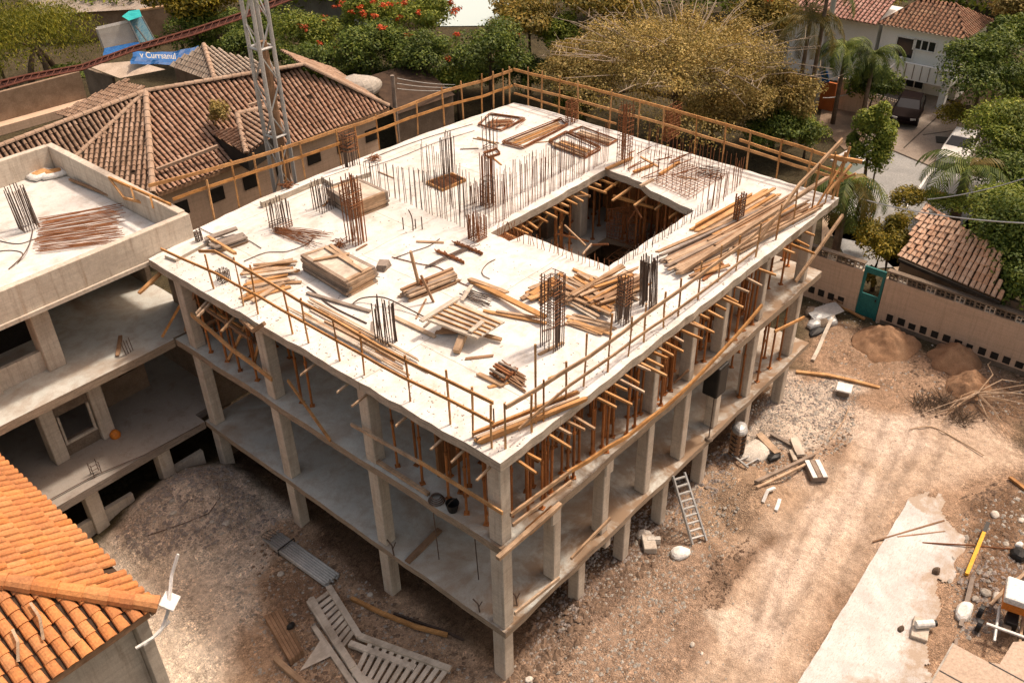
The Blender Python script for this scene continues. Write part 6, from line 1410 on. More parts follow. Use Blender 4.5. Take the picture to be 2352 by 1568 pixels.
lump('grass_tuft', G(1925, 690, .1), .9, .3, .3, M['mound'], 'brown weedy clod at the foot of the wall left of the gate', 'clod', None, 5, 12, 5)
# dry palm branches fanned on the ground, and a dark brush heap
hub = G(2240, 918, .35)
for k, (px, py, h) in enumerate(((2100, 962, .05), (2120, 968, .05), (2150, 955, .1), (2180, 952, .1), (2352, 885, .3), (2400, 905, .2), (2400, 925, .2), (2400, 945, .1), (2390, 975, .05), (2350, 990, .03), (2330, 1010, .03), (2290, 1000, .03), (2262, 870, .9), (2420, 890, .3), (2160, 975, .03), (2320, 1020, .03))):
    p_ = G(px, py, h); hb = wobble(hub, .12); mb = MB(); m_ = hb.lerp(p_, .45)+V((random.uniform(-.25, .25), random.uniform(-.25, .25), random.uniform(.05, .3))); m3 = hb.lerp(p_, .8)+V((random.uniform(-.12, .12), random.uniform(-.12, .12), .08)); mb.tube([hb, m_, m3, p_], .03, 4, .008)
    single(mb, 'dry_branch', M['tan'], 'dry straw coloured palm rib in the fan lying at the right edge', 'branch', 'dry palm ribs in the fan')
for k, (px, py) in enumerate(((2120, 935), (2165, 925), (2205, 965))):
    p_ = G(px, py); mb = MB()
    for q_ in range(70):
        a, e = random.uniform(0, 6.28), random.uniform(.2, 1.2); L_ = random.uniform(.3, .75); b0 = p_+V((random.uniform(-.4, .4), random.uniform(-.4, .4), 0))
        mb.tube([b0, b0+V((math.cos(a)*math.cos(e), math.sin(a)*math.cos(e), math.sin(e)))*L_], .012, 3)
    single(mb, 'brush_heap', M['bark'], ('left', 'middle', 'right')[k]+' of the dark brush heaps below the soil mounds', 'brush')
curvy('pale root snaking across the dirt below the brush heaps', [(2090, 985), (2140, 980), (2200, 1010), (2260, 1045)], .025, 'tan', .05)
curvy('thin pale stem lying on the dirt left of the track', [(1905, 1010), (1935, 970), (1950, 935)], .025, 'tan', .1)
# bars on the white strip and the things beyond
stick('long_bar', 'brown', G(2004, 1246, .05), G(2168, 1198, .07), .06, .05, 'longer of the two crossed brown bars on the white strip', 'bar')
stick('long_bar', 'brown', G(2060, 1235, .05), G(2170, 1222, .05), .05, .05, 'shorter of the two crossed brown bars on the white strip', 'bar')
mb = MB(); mb.tube([G(2118, 1248, .05), G(2230, 1254, .05), G(2300, 1262, .07), G(2360, 1264, .07)], .03, 5); single(mb, 'rebar', M['rust'], 'long thin rusty rebar lying across the edge of the white strip', 'rebar')
t = thing('yellow_pole', 'yellow pole with black tip standing tilted at the right of the strip', 'pole', G(2218, 1322))
a_, b_ = G(2219, 1322, .07), G(2264, 1214, .3)
mb = MB(); mb.path([a_, a_.lerp(b_, .93)], .12, .12); mb.build('shaft', M['yellow'], t); mb = MB(); mb.path([a_.lerp(b_, .8), b_], .13, .13); mb.build('tip', M['black'], t)
t = thing('yellow_stake', 'short orange stake with black tip at the bottom right edge', 'stake', G(2165, 1575))
a_, b_ = G(2163, 1590), G(2176, 1545, .25); mb = MB(); mb.path([a_, a_.lerp(b_, .75)], .12, .12); mb.build('shaft', M['orangep'], t); mb = MB(); mb.path([a_.lerp(b_, .72), b_], .125, .125); mb.build('tip', M['black'], t)
stick('edge_strip', 'grey', G(2205, 1440, .05), G(2232, 1330, .08), .14, .12, 'grey kerb strip between the white path and the rubble', 'kerb')
stick('edge_strip', 'grey', G(2182, 1560, .05), G(2195, 1470, .08), .1, .1, 'dark stick lying along the lower right path edge', 'stick')
t = thing('concrete_offcut', 'flat grey concrete slab with a small can near the right end of the strip', 'slab', G(2112, 1446))
p_ = G(2112, 1450); mb = MB(); mb.obox(p_+V((0, 0, .1)), (.85, .5, .18), -.95+1.2); bevel(mb.build('body', M['conc'], t), .02)
t = thing('paint_can', 'small white can lying on the flat grey slab', 'can', p_+V((.1, -.05, .2)))
c_ = p_+V((.1, -.05, .32)); mb = MB(); dd = V((.2, -.2, 0)); mb.tube([c_-dd, c_+dd], .13, 12); mb.build('body', M['white'], t, smooth=False); mb = MB(); mb.tube([c_+dd, c_+dd*1.35], .1, 12); mb.build('lid', M['black'], t)
lump('dark_clod', G(2068, 1447, .05), .14, .1, .14, M['bark'], 'small dark clod left of the flat grey slab', 'clod')
lump('dark_clod', G(2149, 1400-85, .05), .18, .14, .2, M['bark'], 'small brown block standing alone on the white strip', 'clod')
# machine with white top and orange body on a frame, bottom right
t = thing('site_machine', 'small site machine with white hood and orange body on a metal frame at the right', 'machine', G(2310, 1420))
p_ = G(2312, 1428); rz = R(12)
def ob(c, s, mat, nm, tl=(0, 0), bv=.03):
    mb = MB(); cc = V(c); mb.obox(p_+V((cc.x*math.cos(rz)-cc.y*math.sin(rz), cc.x*math.sin(rz)+cc.y*math.cos(rz), cc.z)), s, rz, tl); o = mb.build(nm, M[mat], t)
    if bv: bevel(o, bv, 2)
ob((.15, -.1, .95), (.95, .9, .3), 'orangep', 'body'); ob((.15, -.1, 1.24), (1.0, .95, .26), 'white', 'hood', (0, 0), .06)
ob((-.75, .35, .55), (1.5, .09, .09), 'galv', 'frame_bar'); ob((-.55, -.35, .5), (1.3, .09, .09), 'tan', 'frame_bar'); ob((-.95, .1, .6), (.1, 1.1, .08), 'white', 'frame_bar'); ob((-.3, -.6, .6), (1.1, .16, .14), 'orangep', 'frame_bar')
ob((-.35, -.05, .45), (.5, .35, .35), 'black', 'motor'); ob((-.75, .05, .38), (.35, .25, .25), 'concd', 'gearbox'); ob((.35, -1.05, .75), (.55, .5, .4), 'yellow', 'side_box'); ob((.1, -.8, .55), (.7, .25, .3), 'black', 'grille')
for cx, cy in ((-.9, .6), (-.3, .75)):
    q_ = p_+V((cx, cy, .22)); mb = MB(); mb.tube([q_+V((0, -.07, 0)), q_+V((0, .07, 0))], .22, 16); mb.build('wheel', M['black'], t)
lump('white_scrap', G(2212, 1408, .1), .42, .28, .22, M['white'], 'white plastic scrap lying left of the machine', 'scrap', None, 4, 10, 4)
lump('dark_box', G(2338, 1278, .1), .36, .26, .22, M['black'], 'dark plastic box with white lump at the right edge', 'box', None, 2, 8, 4)
lump('stone', G(2335, 1265, .3), .16, .14, .12, M['white'], 'white lump lying on the dark plastic box', 'lump', None, 2, 8, 4)
mb = MB(); mb.path([G(2270, 1400, .25), G(2300, 1370, .3), G(2345, 1335, .35), G(2400, 1300, .35)], .1, .08); single(mb, 'crooked_beam', M['tan'], 'crooked tan beam running from the machine to the right edge', 'beam')
stick('edge_board', 'orange', G(2318, 1100, .1), G(2380, 1150, .12), .14, .1, 'orange board end at the right edge above the rubble', 'board')
# low flat roofed cabin at the lower right corner
t = thing('site_cabin', 'beige flat roofed site cabin with dark roof seams at the lower right corner', 'cabin', (9.0, -12.0, 0))
zt = 2.1; K = W(2188, 1476, zt)
M['van'] = noisy('beige_roof_sheet', (0.44, 0.335, 0.255), (0.50, 0.385, 0.30), .8, 14, 0.7, .05, .003)
pol = [(K.x, K.y), (K.x, K.y-1.0), (K.x+.15, K.y-1.25), (K.x+1.15, K.y-1.3), (K.x+1.45, K.y-1.6), (K.x+1.45, K.y-5), (K.x-6, K.y-5), (K.x-6, K.y)]
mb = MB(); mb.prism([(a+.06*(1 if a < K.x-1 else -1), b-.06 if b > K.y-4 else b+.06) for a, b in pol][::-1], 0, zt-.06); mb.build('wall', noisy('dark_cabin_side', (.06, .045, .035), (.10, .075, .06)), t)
mb = MB(); mb.prism(pol[::-1], zt-.055, zt); mb.build('roof', M['van'], t)
for p0, p1 in (((K.x-1.15, K.y-.05), (K.x-1.15, K.y-2.1)), ((K.x, K.y-1.0), (K.x-.02, K.y-4.9)), ((K.x-2.3, K.y-.05), (K.x-2.3, K.y-4.9)), ((K.x-1.25, K.y-1.9), (K.x-1.25, K.y-2.3))):
    mb = MB(); mb.path([(p0[0], p0[1], zt+.006), (p1[0], p1[1], zt+.006)], .035, .014); mb.build('roof_seam', M['black'], t)
mb = MB(); mb.path([(K.x-.02, K.y-.02, zt+.02), (K.x-6, K.y-.02, zt+.02)], .05, .04); mb.build('edge_trim', M['stone'], t)
# ------------------------------------------------------------------ beige wall with block trim and teal gate
WXP = 26.0
bw = thing('site_wall', 'beige rendered wall with pierced block top and vent holes on the right', 'wall', (WXP, -4, 0))
yA = WX(2020, 700, WXP).y; HT = 2.35
mb = MB(); mb.box(WXP, WXP+.25, -26, yA, -.2, HT); mb.build('wall_panel', M['beige'], bw)
def blockrow(parent, y0, y1, z0, h, name):
    """pierced decorative blocks, each with its rim and a bar pattern"""
    n_ = int((y1-y0)/.42)
    for k in range(n_):
        a_ = y0+(y1-y0)*k/n_; b_ = y0+(y1-y0)*(k+1)/n_; e = .045; mb = MB()
        mb.box(WXP+.02, WXP+.2, a_, a_+e, z0, z0+h); mb.box(WXP+.02, WXP+.2, b_-e, b_, z0, z0+h); mb.box(WXP+.02, WXP+.2, a_+e, b_-e, z0, z0+e); mb.box(WXP+.02, WXP+.2, a_+e, b_-e, z0+h-e, z0+h)
        c_ = (a_+b_)/2; mb.box(WXP+.04, WXP+.17, c_-.02, c_+.02, z0+e, z0+h-e); mb.box(WXP+.05, WXP+.16, a_+e, c_-.02, z0+h*.55, z0+h*.55+.035); mb.box(WXP+.05, WXP+.16, c_+.02, b_-e, z0+h*.4, z0+h*.4+.035)
        mb.build(name, M['concd'] if k % 3 else M['conc'], parent)
blockrow(bw, -14.0, yA-.1, HT, .36, 'pierced_block')
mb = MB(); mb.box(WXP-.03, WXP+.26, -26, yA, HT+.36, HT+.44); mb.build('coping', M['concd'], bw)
mb = MB(); mb.box(WXP-.012, WXP, -26, yA-.2, -.1, .2); mb.build('dark_base', M['concd'], bw)  # darker strip along the foot of the wall
for k in range(26):
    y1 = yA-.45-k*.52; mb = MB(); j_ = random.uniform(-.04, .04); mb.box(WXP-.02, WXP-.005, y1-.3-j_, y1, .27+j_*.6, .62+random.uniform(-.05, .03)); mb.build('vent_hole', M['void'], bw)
bw2 = thing('site_wall', 'short beige wall with pierced block top left of the teal gate', 'wall', (WXP, 2, 0))
yB = WX(1968, 690, WXP).y; yC = 6.5
mb = MB(); mb.box(WXP, WXP+.25, yB, yC, -.2, HT); mb.build('wall_panel', M['beige'], bw2)
blockrow(bw2, yB+.05, yC-.05, HT, .36, 'pierced_block')
mb = MB(); mb.box(WXP-.03, WXP+.26, yB, yC, HT+.36, HT+.42); mb.build('coping', M['concd'], bw2)
for k in range(5): y1 = yB+.9+k*.5; mb = MB(); mb.box(WXP-.02, WXP-.005, y1-.3, y1, .3, .65); mb.build('vent_hole', M['void'], bw2)
gt = thing('teal_gate', 'teal metal gate with an open upper half in the beige wall', 'gate', (WXP, (yA+yB)/2, 0))
y0, y1 = yA+.03, yB-.03; gw = y1-y0
for a_, b_ in ((y0, y0+.12), (y1-.12, y1)): mb = MB(); mb.box(WXP, WXP+.1, a_, b_, 0, 2.65); mb.build('frame_post', M['teal'], gt)
mb = MB(); mb.box(WXP, WXP+.1, y0+.12, y1-.12, 2.35, 2.65); mb.build('top_rail', M['teal'], gt)
mb = MB(); mb.box(WXP+.01, WXP+.08, y0+.12, y1-.12, .08, 1.25); mb.build('lower_panel', M['teal'], gt)
mb = MB(); mb.box(WXP-.03, WXP+.01, y0+.16, y0+.22, 1.0, 1.12); mb.build('handle', M['black'], gt)
# low house with the large clay tile roof behind that wall
M['rtile'] = tilemat('pale_terracotta_tile', [(0.72, 0.46, 0.31), (0.78, 0.54, 0.38), (0.66, 0.40, 0.26), (0.80, 0.58, 0.43), (0.72, 0.48, 0.34)], (0.42, 0.25, 0.16))
rh = thing('terracotta_house', 'low house with pale terracotta tiled roof behind the beige wall', 'house', (30, -2, 0))
ze = 3.1; e0 = W(2068, 590, ze); e1 = W(2300, 690, ze); e0.z = e1.z = ze
r1 = W(2300, 590, 4.7); r0 = W(2120, 470, 4.7)
plane_tiles('roof_plane', M['rtile'], rh, e1, e0, [r0, r1], 0.25, 0.29, 0.085, jit=0.025, seg=5, tw=.43)
dirn = (e1-e0).normalized()
wall_strip(MB(), e0-dirn*.2, e1+dirn*2, 0, ze-.1, .25, -.7 if False else .5).build('wall', M['block'], rh)
mb = MB(); mb.path([e0+V((-.2, 0, -.05)), e1+V((-.2, 0, -.05))], .12, .14); mb.build('gutter', M['void'], rh)
put(tiles(r0, r1-r0, V((2.5, 0.4, -1.3)), [(0, 0), ((r1-r0).length, 0), ((r1-r0).length, 3), (0, 3)], .34, .36, .12), 'roof_plane', M['rtile'], rh)
mb = MB(); p0, p1 = WX(2180, 646, 26.9), WX(2305, 688, 27.3); mb.path([p0, p1], .1, .1); single(mb, 'pole', M['tan'], 'pale pole lying across behind the wall under the terracotta eave', 'pole')

# ------------------------------------------------------------------ white two storey house with car
HX = 55.5
wh = thing('white_house', 'white two storey house with red tiled roof and dark windows beyond the driveway', 'house', (HX+3, 9, 0))
A = WX(2062, 55, HX); B = WX(2212, 95, HX); zr = (A.z+B.z)/2; y0h, y1h = B.y, A.y+1.0
zf = (WX(2070, 160, HX).z+WX(2150, 170, HX).z)/2
mb = MB(); mb.box(HX, HX+5, y0h, y1h, zf, zr); mb.build('upper_wall', M['housewhite'], wh)
mb = MB(); mb.box(HX+1.5, HX+5, y0h, y1h, 0, zf-.4); mb.build('lower_wall', M['housewhite'], wh)
mb = MB(); mb.box(HX-.9, HX+5, y0h-.1, y1h, zf-.4, zf-.01); mb.build('balcony_slab', M['housewhite'], wh)
mb = MB(); mb.box(HX-.9, HX-.75, y0h-.1, y1h, zf-.01, zf+.75)
mb.build('balcony_parapet', M['housewhite'], wh)
for k in range(7):
    y = y0h+.3+k*.55; mb = MB(); mb.box(HX-.925, HX-.9, y, y+.05, zf-.3, zf+.7); mb.build('parapet_groove', M['concd'], wh)
P_ = WX(2150, 215, HX-.6); mb = MB(); mb.box(HX-.8, HX-.35, y0h, y0h+.45, 0, zf-.4); mb.build('pillar', M['housewhite'], wh)
def hole(name, px0, py0, px1, py1, x, nb=0):
    a_, b_ = WX(px0, py0, x), WX(px1, py1, x); y0_, y1_ = min(a_.y, b_.y), max(a_.y, b_.y); z0_, z1_ = min(a_.z, b_.z), max(a_.z, b_.z)
    mb = MB(); e = .09
    for q_ in ((y0_-e, y0_, z0_-e, z1_+e), (y1_, y1_+e, z0_-e, z1_+e), (y0_, y1_, z0_-e, z0_), (y0_, y1_, z1_, z1_+e)): mb.box(x-.1, x+.0, *q_)
    for k in range(1, nb): yy = y0_+(y1_-y0_)*k/nb; mb.box(x-.08, x-.03, yy-.04, yy+.04, z0_, z1_)
    fr_ = mb.build(name, M['white'], wh)
    mb = MB(); mb.box(x-.03, x-.012, y0_, y1_, z0_, z1_); mb.build('pane', M['glass'], fr_)
hole('balcony_door', 2064, 84, 2094, 135, HX, 0)
hole('window', 2104, 90, 2146, 120, HX, 3)
hole('window', 2065, 168, 2118, 205, HX+1.5, 3)
M['redtile'] = tilemat('mossy_red_tile', [(0.27, 0.14, 0.085), (0.35, 0.19, 0.12), (0.22, 0.11, 0.07), (0.38, 0.235, 0.15)], (0.14, 0.085, 0.055))
zz = zr+.05; ap = 1.35
c0, c1, c2, c3 = V((HX-.4, y0h-.25, zz)), V((HX-.4, y1h+.25, zz)), V((HX+5.3, y1h+.25, zz)), V((HX+5.3, y0h-.25, zz))
k0, k1 = V((HX+2.4, y0h+1.7, zz+ap)), V((HX+2.4, y1h-1.5, zz+ap))
plane_tiles('roof_plane', M['redtile'], wh, c1, c0, [k0, k1], .3, .36, .09, seg=3)
plane_tiles('roof_plane', M['redtile'], wh, c0, c3, [k0], .3, .36, .09, seg=3)
plane_tiles('roof_plane', M['redtile'], wh, c2, c1, [k1], .3, .36, .09, seg=3)
plane_tiles('roof_plane', M['redtile'], wh, c3, c2, [k1, k0], .3, .36, .09, seg=3)
mb = MB(); mb.box(HX-.4, HX+5.3, y0h-.25, y1h+.25, zr, zr+.045); mb.build('eave_board', M['conc'], wh)
# pink tiled wing to its left
wg = thing('house_wing', 'lower house wing with faded pink tiled roof left of the white house', 'house', (57, 15, 0))
M['pinktile'] = tilemat('faded_pink_tile', [(0.44, 0.23, 0.19), (0.52, 0.30, 0.25), (0.38, 0.19, 0.15), (0.56, 0.36, 0.30)], (0.28, 0.16, 0.12))
e0, e1 = V((HX-1.0, y1h+.3, 4.9)), V((HX-1.0, y1h+7.5, 4.9)); t1, t0 = V((HX+4.5, y1h+7.5, 6.9)), V((HX+4.5, y1h+.3, 6.9))
plane_tiles('roof_plane', M['pinktile'], wg, e1, e0, [t0, t1], .32, .36, .08, seg=3)
mb = MB(); mb.box(HX+.2, HX+4.4, y1h+.35, y1h+7.3, 0, 4.9); mb.build('wall', M['housewhite'], wg)
mb = MB(); a_, b_ = WX(1905, 195, 49.5), WX(1885, 240, 49.5); mb.box(49.5, 49.7, min(a_.y, b_.y)-.5, max(a_.y, b_.y)+1.2, 0, 2.0)
single(mb, 'orange_gate', noisy('orange_gate_paint', (.34, .09, .02), (.4, .12, .03)), 'dull orange gate panel behind the palms', 'gate')
mb = MB(); a_ = W(1945, 250, 0); wall_strip(mb, W(1912, 250, 0), W(1985, 262, 0), 0, 2.2, .2); single(mb, 'garden_wall', M['beige'], 'low beige garden wall behind the palm trunks', 'wall')
fn = thing('picket_fence', 'pale picket fence between the palms and the dark car', 'fence', W(2020, 245, 0))
a_, b_ = W(1985, 245, 0), W(2062, 268, 0)
for k in range(18): p_ = a_.lerp(b_, k/17); mb = MB(); mb.path([p_, p_+V((0, 0, 1.1))], .07, .06); mb.build('picket', M['conc'], fn)
for z in (.3, .9): mb = MB(); mb.path([a_+V((.05, 0, z)), b_+V((.05, 0, z))], .05, .06); mb.build('rail', M['conc'], fn)
# yard bits by the house
t = thing('house_backdrop', 'plain brown building with flat roof behind the red tiled roof', 'building', W(2200, 10, 0))
p_ = W(2250, 30, 0); mb = MB(); mb.box(p_.x+2, p_.x+14, p_.y-9, p_.y+4, 0, 4.2); mb.build('wall', M['beige'], t); mb = MB(); mb.box(p_.x+1.7, p_.x+14.3, p_.y-9.3, p_.y+4.3, 4.2, 4.45); mb.build('flat_roof', M['conc'], t)
for px, py, rz, lab in ((2230, 242, .3, 'left of two pale boards standing in the shade right of the white house'), (2262, 240, -.2, 'right of two pale boards standing in the shade right of the white house')):
    p_ = W(px, py, 0); mb = MB(); mb.obox(p_+V((0, 0, .8)), (.1, 1.4, 1.5), rz, (0, .15)); single(mb, 'standing_board', M['beige'], lab, 'board')
# dark car
car = thing('parked_car', 'dark maroon black sedan parked on the driveway before the white house', 'car', W(2082, 268, 0))
fr, rr_ = W(2065, 300, 0), W(2095, 232, 0); d_ = (rr_-fr); d_.z = 0; d_.normalize(); s_ = V((-d_.y, d_.x, 0)); cc = W(2082, 268, 0)
CP = lambda x, y, z: cc+d_*x+s_*y+V((0, 0, z))
M['carpaint'] = NT('dark_maroon_car_paint').out((0.010, 0.006, 0.006), 0.5, 0.0, 0.03)
prof = [(-2.3, .35, .62, .78), (-2.2, .3, .78, .88), (-1.0, .28, .92, .92), (-.9, .28, .94, .92), (1.5, .28, .96, .92), (2.0, .3, .95, .88), (2.25, .38, .8, .78)]
mb = MB(); mb.loft([[CP(x, -w, zb), CP(x, w, zb), CP(x, w, zt_*.75), CP(x, w*.92, zt_), CP(x, -w*.92, zt_), CP(x, -w, zt_*.75)] for x, zb, zt_, w in prof]); bevel(mb.build('body', M['carpaint'], car, smooth=False), .04, 2)
mb = MB(); mb.loft([[CP(x0, -w, z), CP(x0, w, z), CP(x1, w, z), CP(x1, -w, z)] for x0, x1, w, z in ((-.95, 1.75, .84, .9), (-.25, 1.25, .68, 1.38), (-.1, 1.05, .62, 1.42))]); bevel(mb.build('cabin', M['carpaint'], car), .03, 2)
sq = lambda a_, b_, c2, d2: MB().add([a_, b_, c2, d2], [(0, 1, 2, 3)])
sq(CP(-.93, -.76, .93), CP(-.93, .76, .93), CP(-.30, .62, 1.36), CP(-.30, -.62, 1.36)).build('windshield', M['glass'], car)
sq(CP(1.74, .76, .95), CP(1.74, -.76, .95), CP(1.29, -.62, 1.36), CP(1.29, .62, 1.36)).build('rear_window', M['glass'], car)
for sg in (-1, 1): sq(CP(-.7, sg*.835, .96), CP(1.5, sg*.835, .96), CP(1.15, sg*.70, 1.34), CP(-.15, sg*.70, 1.34)).build('side_window', M['glass'], car)
for x in (-1.45, 1.4):
    for sg in (-1, 1):
        p_ = CP(x, sg*.82, .32); mb = MB(); mb.tube([p_-s_*.1, p_+s_*.1], .33, 18); w_ = mb.build('wheel', M['black'], car); mb = MB(); mb.tube([p_+s_*sg*.09, p_+s_*sg*.115], .2, 12); mb.build('rim', M['galv'], w_)
for sg in (-1, 1): mb = MB(); mb.path([CP(-2.27, sg*.42, .66), CP(-2.22, sg*.76, .68)], .1, .12); mb.build('headlight', M['galv'], car)
mb = MB(); mb.path([CP(-2.33, -.74, .48), CP(-2.33, .74, .48)], .1, .14); mb.build('bumper', M['carpaint'], car)
# second car, pale, half under the leaves; dark mat on the driveway
M['carwhite'] = noisy('dusty_white_car_paint', (0.62, 0.61, 0.58), (0.70, 0.69, 0.66), 1.5, 30, 0.35, .03, .002, spec=.4)
pc = copy_tree(car, W(2200, 358, 0.0), -0.12, 'dusty white car half hidden under leaves at the roadside')
for ch in pc.children:
    if ch.name.split('.')[0] in ('body', 'cabin', 'bumper'): ch.material_slots[0].link = 'OBJECT'; ch.material_slots[0].material = M['carwhite']
mb = MB(); c_ = W(2165, 322, .05); mb.obox(c_, (1.1, .8, .05), .4); single(mb, 'dark_mat', M['black'], 'dark mat lying on the driveway by the white car', 'mat')
mb = MB(); mb.add([W(2052, 272, .03), W(2085, 258, 1.0), W(2120, 268, 1.0), W(2080, 285, .03)], [(0, 1, 2, 3)])
# blue and white boards by the side yard
mb = MB(); p_ = W(1890, 160, 0); mb.path([WX(1893, 165, 48.5), WX(1897, 190, 48.5)], .5, .06, (1, 0, 0)); single(mb, 'blue_sign', M['tarp'], 'small blue panel on the grey pole left of the palms', 'sign')
t = thing('lean_to', 'small glazed lean to with grey frame beyond the olive tree railing', 'shed', W(2030, 330, 0))
p_ = W(1945, 370, 0)
mb = MB(); mb.path([W(1910, 370, 1.2), W(1952, 346, 1.3)], .2, .12); mb.path([W(1952, 346, 1.3), W(1985, 372, 1.0)], .2, .12); mb.build('frame', M['galv'], t)
mb = MB(); mb.add([W(1915, 372, 1.15), W(1952, 350, 1.2), W(1990, 380, .9), W(1950, 402, .9)], [(0, 1, 2, 3)]); mb.build('glass_roof', NT('dusty_green_glass').out((.08, .11, .10), .3, 0, .5), t)
# utility pole with wires
up = thing('utility_pole', 'tall pale grey utility pole beside the olive tree and the palms', 'pole', W(1872, 248, 0))
p_ = W(1872, 248, 0); mb = MB(); mb.tube([p_, p_+V((0, 0, 13))], .22, 10, .15); mb.build('shaft', M['galv'], up)
mb = MB(); mb.path([p_+V((-.1, -.9, 11.5)), p_+V((-.1, .9, 11.5))], .12, .12); mb.build('crossarm', M['brown'], up)
def wire(label, pts, r=.03):
    mb = MB(); mb.tube(pts, r, 4); single(mb, 'overhead_wire', M['galv'], label, 'wire')
def catenary(a_, b_, sag, n_=12): return [V(a_).lerp(V(b_), k/n_)-V((0, 0, sag*4*(k/n_)*(1-k/n_))) for k in range(n_+1)]
wire('pale overhead wire crossing in front of the terracotta roof', catenary(WX(1955, 450, 27.5), WX(2450, 515, 24.0), .35))
wire('pale overhead wire over the road towards the right edge', catenary(WX(2130, 458, 33.0), WX(2450, 375, 33.0), .3))
wire('thin wire strung across the front of the white house', catenary(WX(1890, 225, 47), WX(2072, 130, 53), .8), .035)
# small dark post with lines behind the back railing
up2 = thing('utility_pole', 'short grey wooden post with thin lines behind the brown roof', 'pole', W(905, 250, 0))
p_ = WY(908, 252, 30.0); b_ = V((p_.x, p_.y, 0)); mb = MB(); mb.tube([b_, V((p_.x, p_.y, WY(905, 172, 30.0).z))], .13, 8); mb.build('shaft', M['grey'], up2)
for k in range(3): wire(('top', 'middle', 'lowest')[k]+' thin line running right from the short wooden post', catenary(WY(912, 180+k*12, 30.0), WY(1045, 195+k*6, 31.0), .1), .02)

# ------------------------------------------------------------------ lattice mast and red boom
mst = thing('lattice_mast', 'tall grey galvanised lattice mast rising behind the roof edge at the left', 'mast', (8.7, 20.3, 0))
mc = WY(650, 400, 19.8); w_ = .33
tops = [(0, 0)]; x0m, y0m = mc.x, mc.y; Hm = 24.0; tx, ty = .0, .0
corn = [(-w_, -w_), (w_, -w_), (w_, w_), (-w_, w_)]
mpt = lambda i, z: V((x0m+corn[i % 4][0], y0m+corn[i % 4][1], z))
for i in range(4): mb = MB(); mb.tube([mpt(i, 0), mpt(i, Hm)], .085, 8); mb.build('leg', M['galv'], mst)
nz = 20
for k in range(nz):
    z0_, z1_ = Hm*k/nz, Hm*(k+1)/nz
    if z0_ < 5: continue
    for i in range(4):
        mb = MB(); a_, b_ = (mpt(i, z0_), mpt(i+1, z1_)) if (k+i) % 2 else (mpt(i+1, z0_), mpt(i, z1_)); mb.tube([a_, b_], .035, 5); mb.build('brace', M['galv'], mst)
for z in (9.8, 13.4):
    for i in range(4): mb = MB(); mb.tube([mpt(i, z), mpt(i+1, z)], .06, 5); mb.build('ring_beam', M['galv'], mst)
mb = MB(); mb.tube([(x0m+.15, y0m-.1, 4), (x0m+.1, y0m, 13.6)], .16, 8); mb.build('cable_duct', M['brown'], mst)
rb = thing('red_boom', 'long dull red lattice boom sagging across the upper left behind the mast', 'boom', WY(400, 95, 38))
L0 = [WY(a_, b_, 38.0) for a_, b_ in ((-80, 225), (60, 185), (190, 160), (300, 120), (440, 82), (570, 38), (720, -20))]
L1 = [WY(a_, b_, 38.3) for a_, b_ in ((-80, 205), (60, 173), (190, 149), (300, 109), (440, 68), (570, 25), (720, -33))]
mb = MB(); mb.tube(L0, .055, 6); mb.build('lower_chord', M['redsteel'], rb); mb = MB(); mb.tube(L1, .055, 6); mb.build('upper_chord', M['redsteel'], rb)
def along(L, s): s *= len(L)-1; i = min(int(s), len(L)-2); return L[i].lerp(L[i+1], s-i)
for k in range(46): mb = MB(); mb.tube([along(L0, k/46), along(L1, (k+.5)/46), along(L0, (k+1)/46)], .025, 4); mb.build('lacing', M['redsteel'], rb)
mb = MB()
for k in range(40): a_, b_, c2, d2 = along(L0, k/40), along(L0, (k+1)/40), along(L1, (k+1)/40), along(L1, k/40); mb.add([a_, b_, c2, d2], [(0, 1, 2, 3)])
mb.v = [(x, y+.12, z) for x, y, z in mb.v]; mb.build('web_sheet', noisy('dark_red_sheet', (.035, .01, .008), (.06, .018, .012)), rb)

# ------------------------------------------------------------------ stall and blue tarpaulin at the upper left
tp = thing('blue_tarpaulin', 'blue tarpaulin banner with white lettering behind the tiled roofs', 'banner', WY(380, 125, 45))
yt = 45.0; c00, c10, c11, c01 = WY(300, 148, yt), WY(450, 150, yt), WY(455, 104, yt+1.2), WY(345, 104, yt+1.2)
c01 = WY(305, 118, yt+1.0)
mb = MB(); nn_ = 14
for i in range(nn_):
    for j in range(5):
        f_ = lambda i_, j_: (c00*(1-i_)*(1-j_)+c10*i_*(1-j_)+c11*i_*j_+c01*(1-i_)*j_)+V((0, .12*math.sin(i_*19)+.1*math.sin(j_*7+i_*5), .25*math.sin(i_*3.1)*-1*(j_)))
        mb.quad(f_(i/nn_, j/5), f_((i+1)/nn_, j/5), f_((i+1)/nn_, (j+1)/5), f_(i/nn_, (j+1)/5))
mb.build('sheet', M['tarp'], tp)
def lettering(txt, p0, p1, size, mat, parent, tilt):
    cu = bpy.data.curves.new('lettering', 'FONT'); cu.body = txt; cu.size = size; cu.extrude = .01; cu.align_x = 'LEFT'; cu.offset = .012
    tmp = bpy.data.objects.new('tmp', cu); COL.objects.link(tmp); dg = bpy.context.evaluated_depsgraph_get(); me = bpy.data.meshes.new_from_object(tmp.evaluated_get(dg)); bpy.data.objects.remove(tmp)
    wd_ = max(v.co.x for v in me.vertices) or 1; p0, p1 = V(p0), V(p1); ux_ = (p1-p0).normalized(); uz_ = V(tilt).normalized(); un = ux_.cross(uz_).normalized(); uz_ = un.cross(ux_)
    sc_ = (p1-p0).length/wd_; m_ = Matrix((ux_, uz_, un)).transposed().to_4x4() @ Matrix.Diagonal((sc_, sc_, 1, 1)); m_.translation = p0-ORG[parent.name]
    me.transform(m_); me.materials.clear(); me.materials.append(mat); o = bpy.data.objects.new('lettering', me); COL.objects.link(o); o.parent = parent; return o
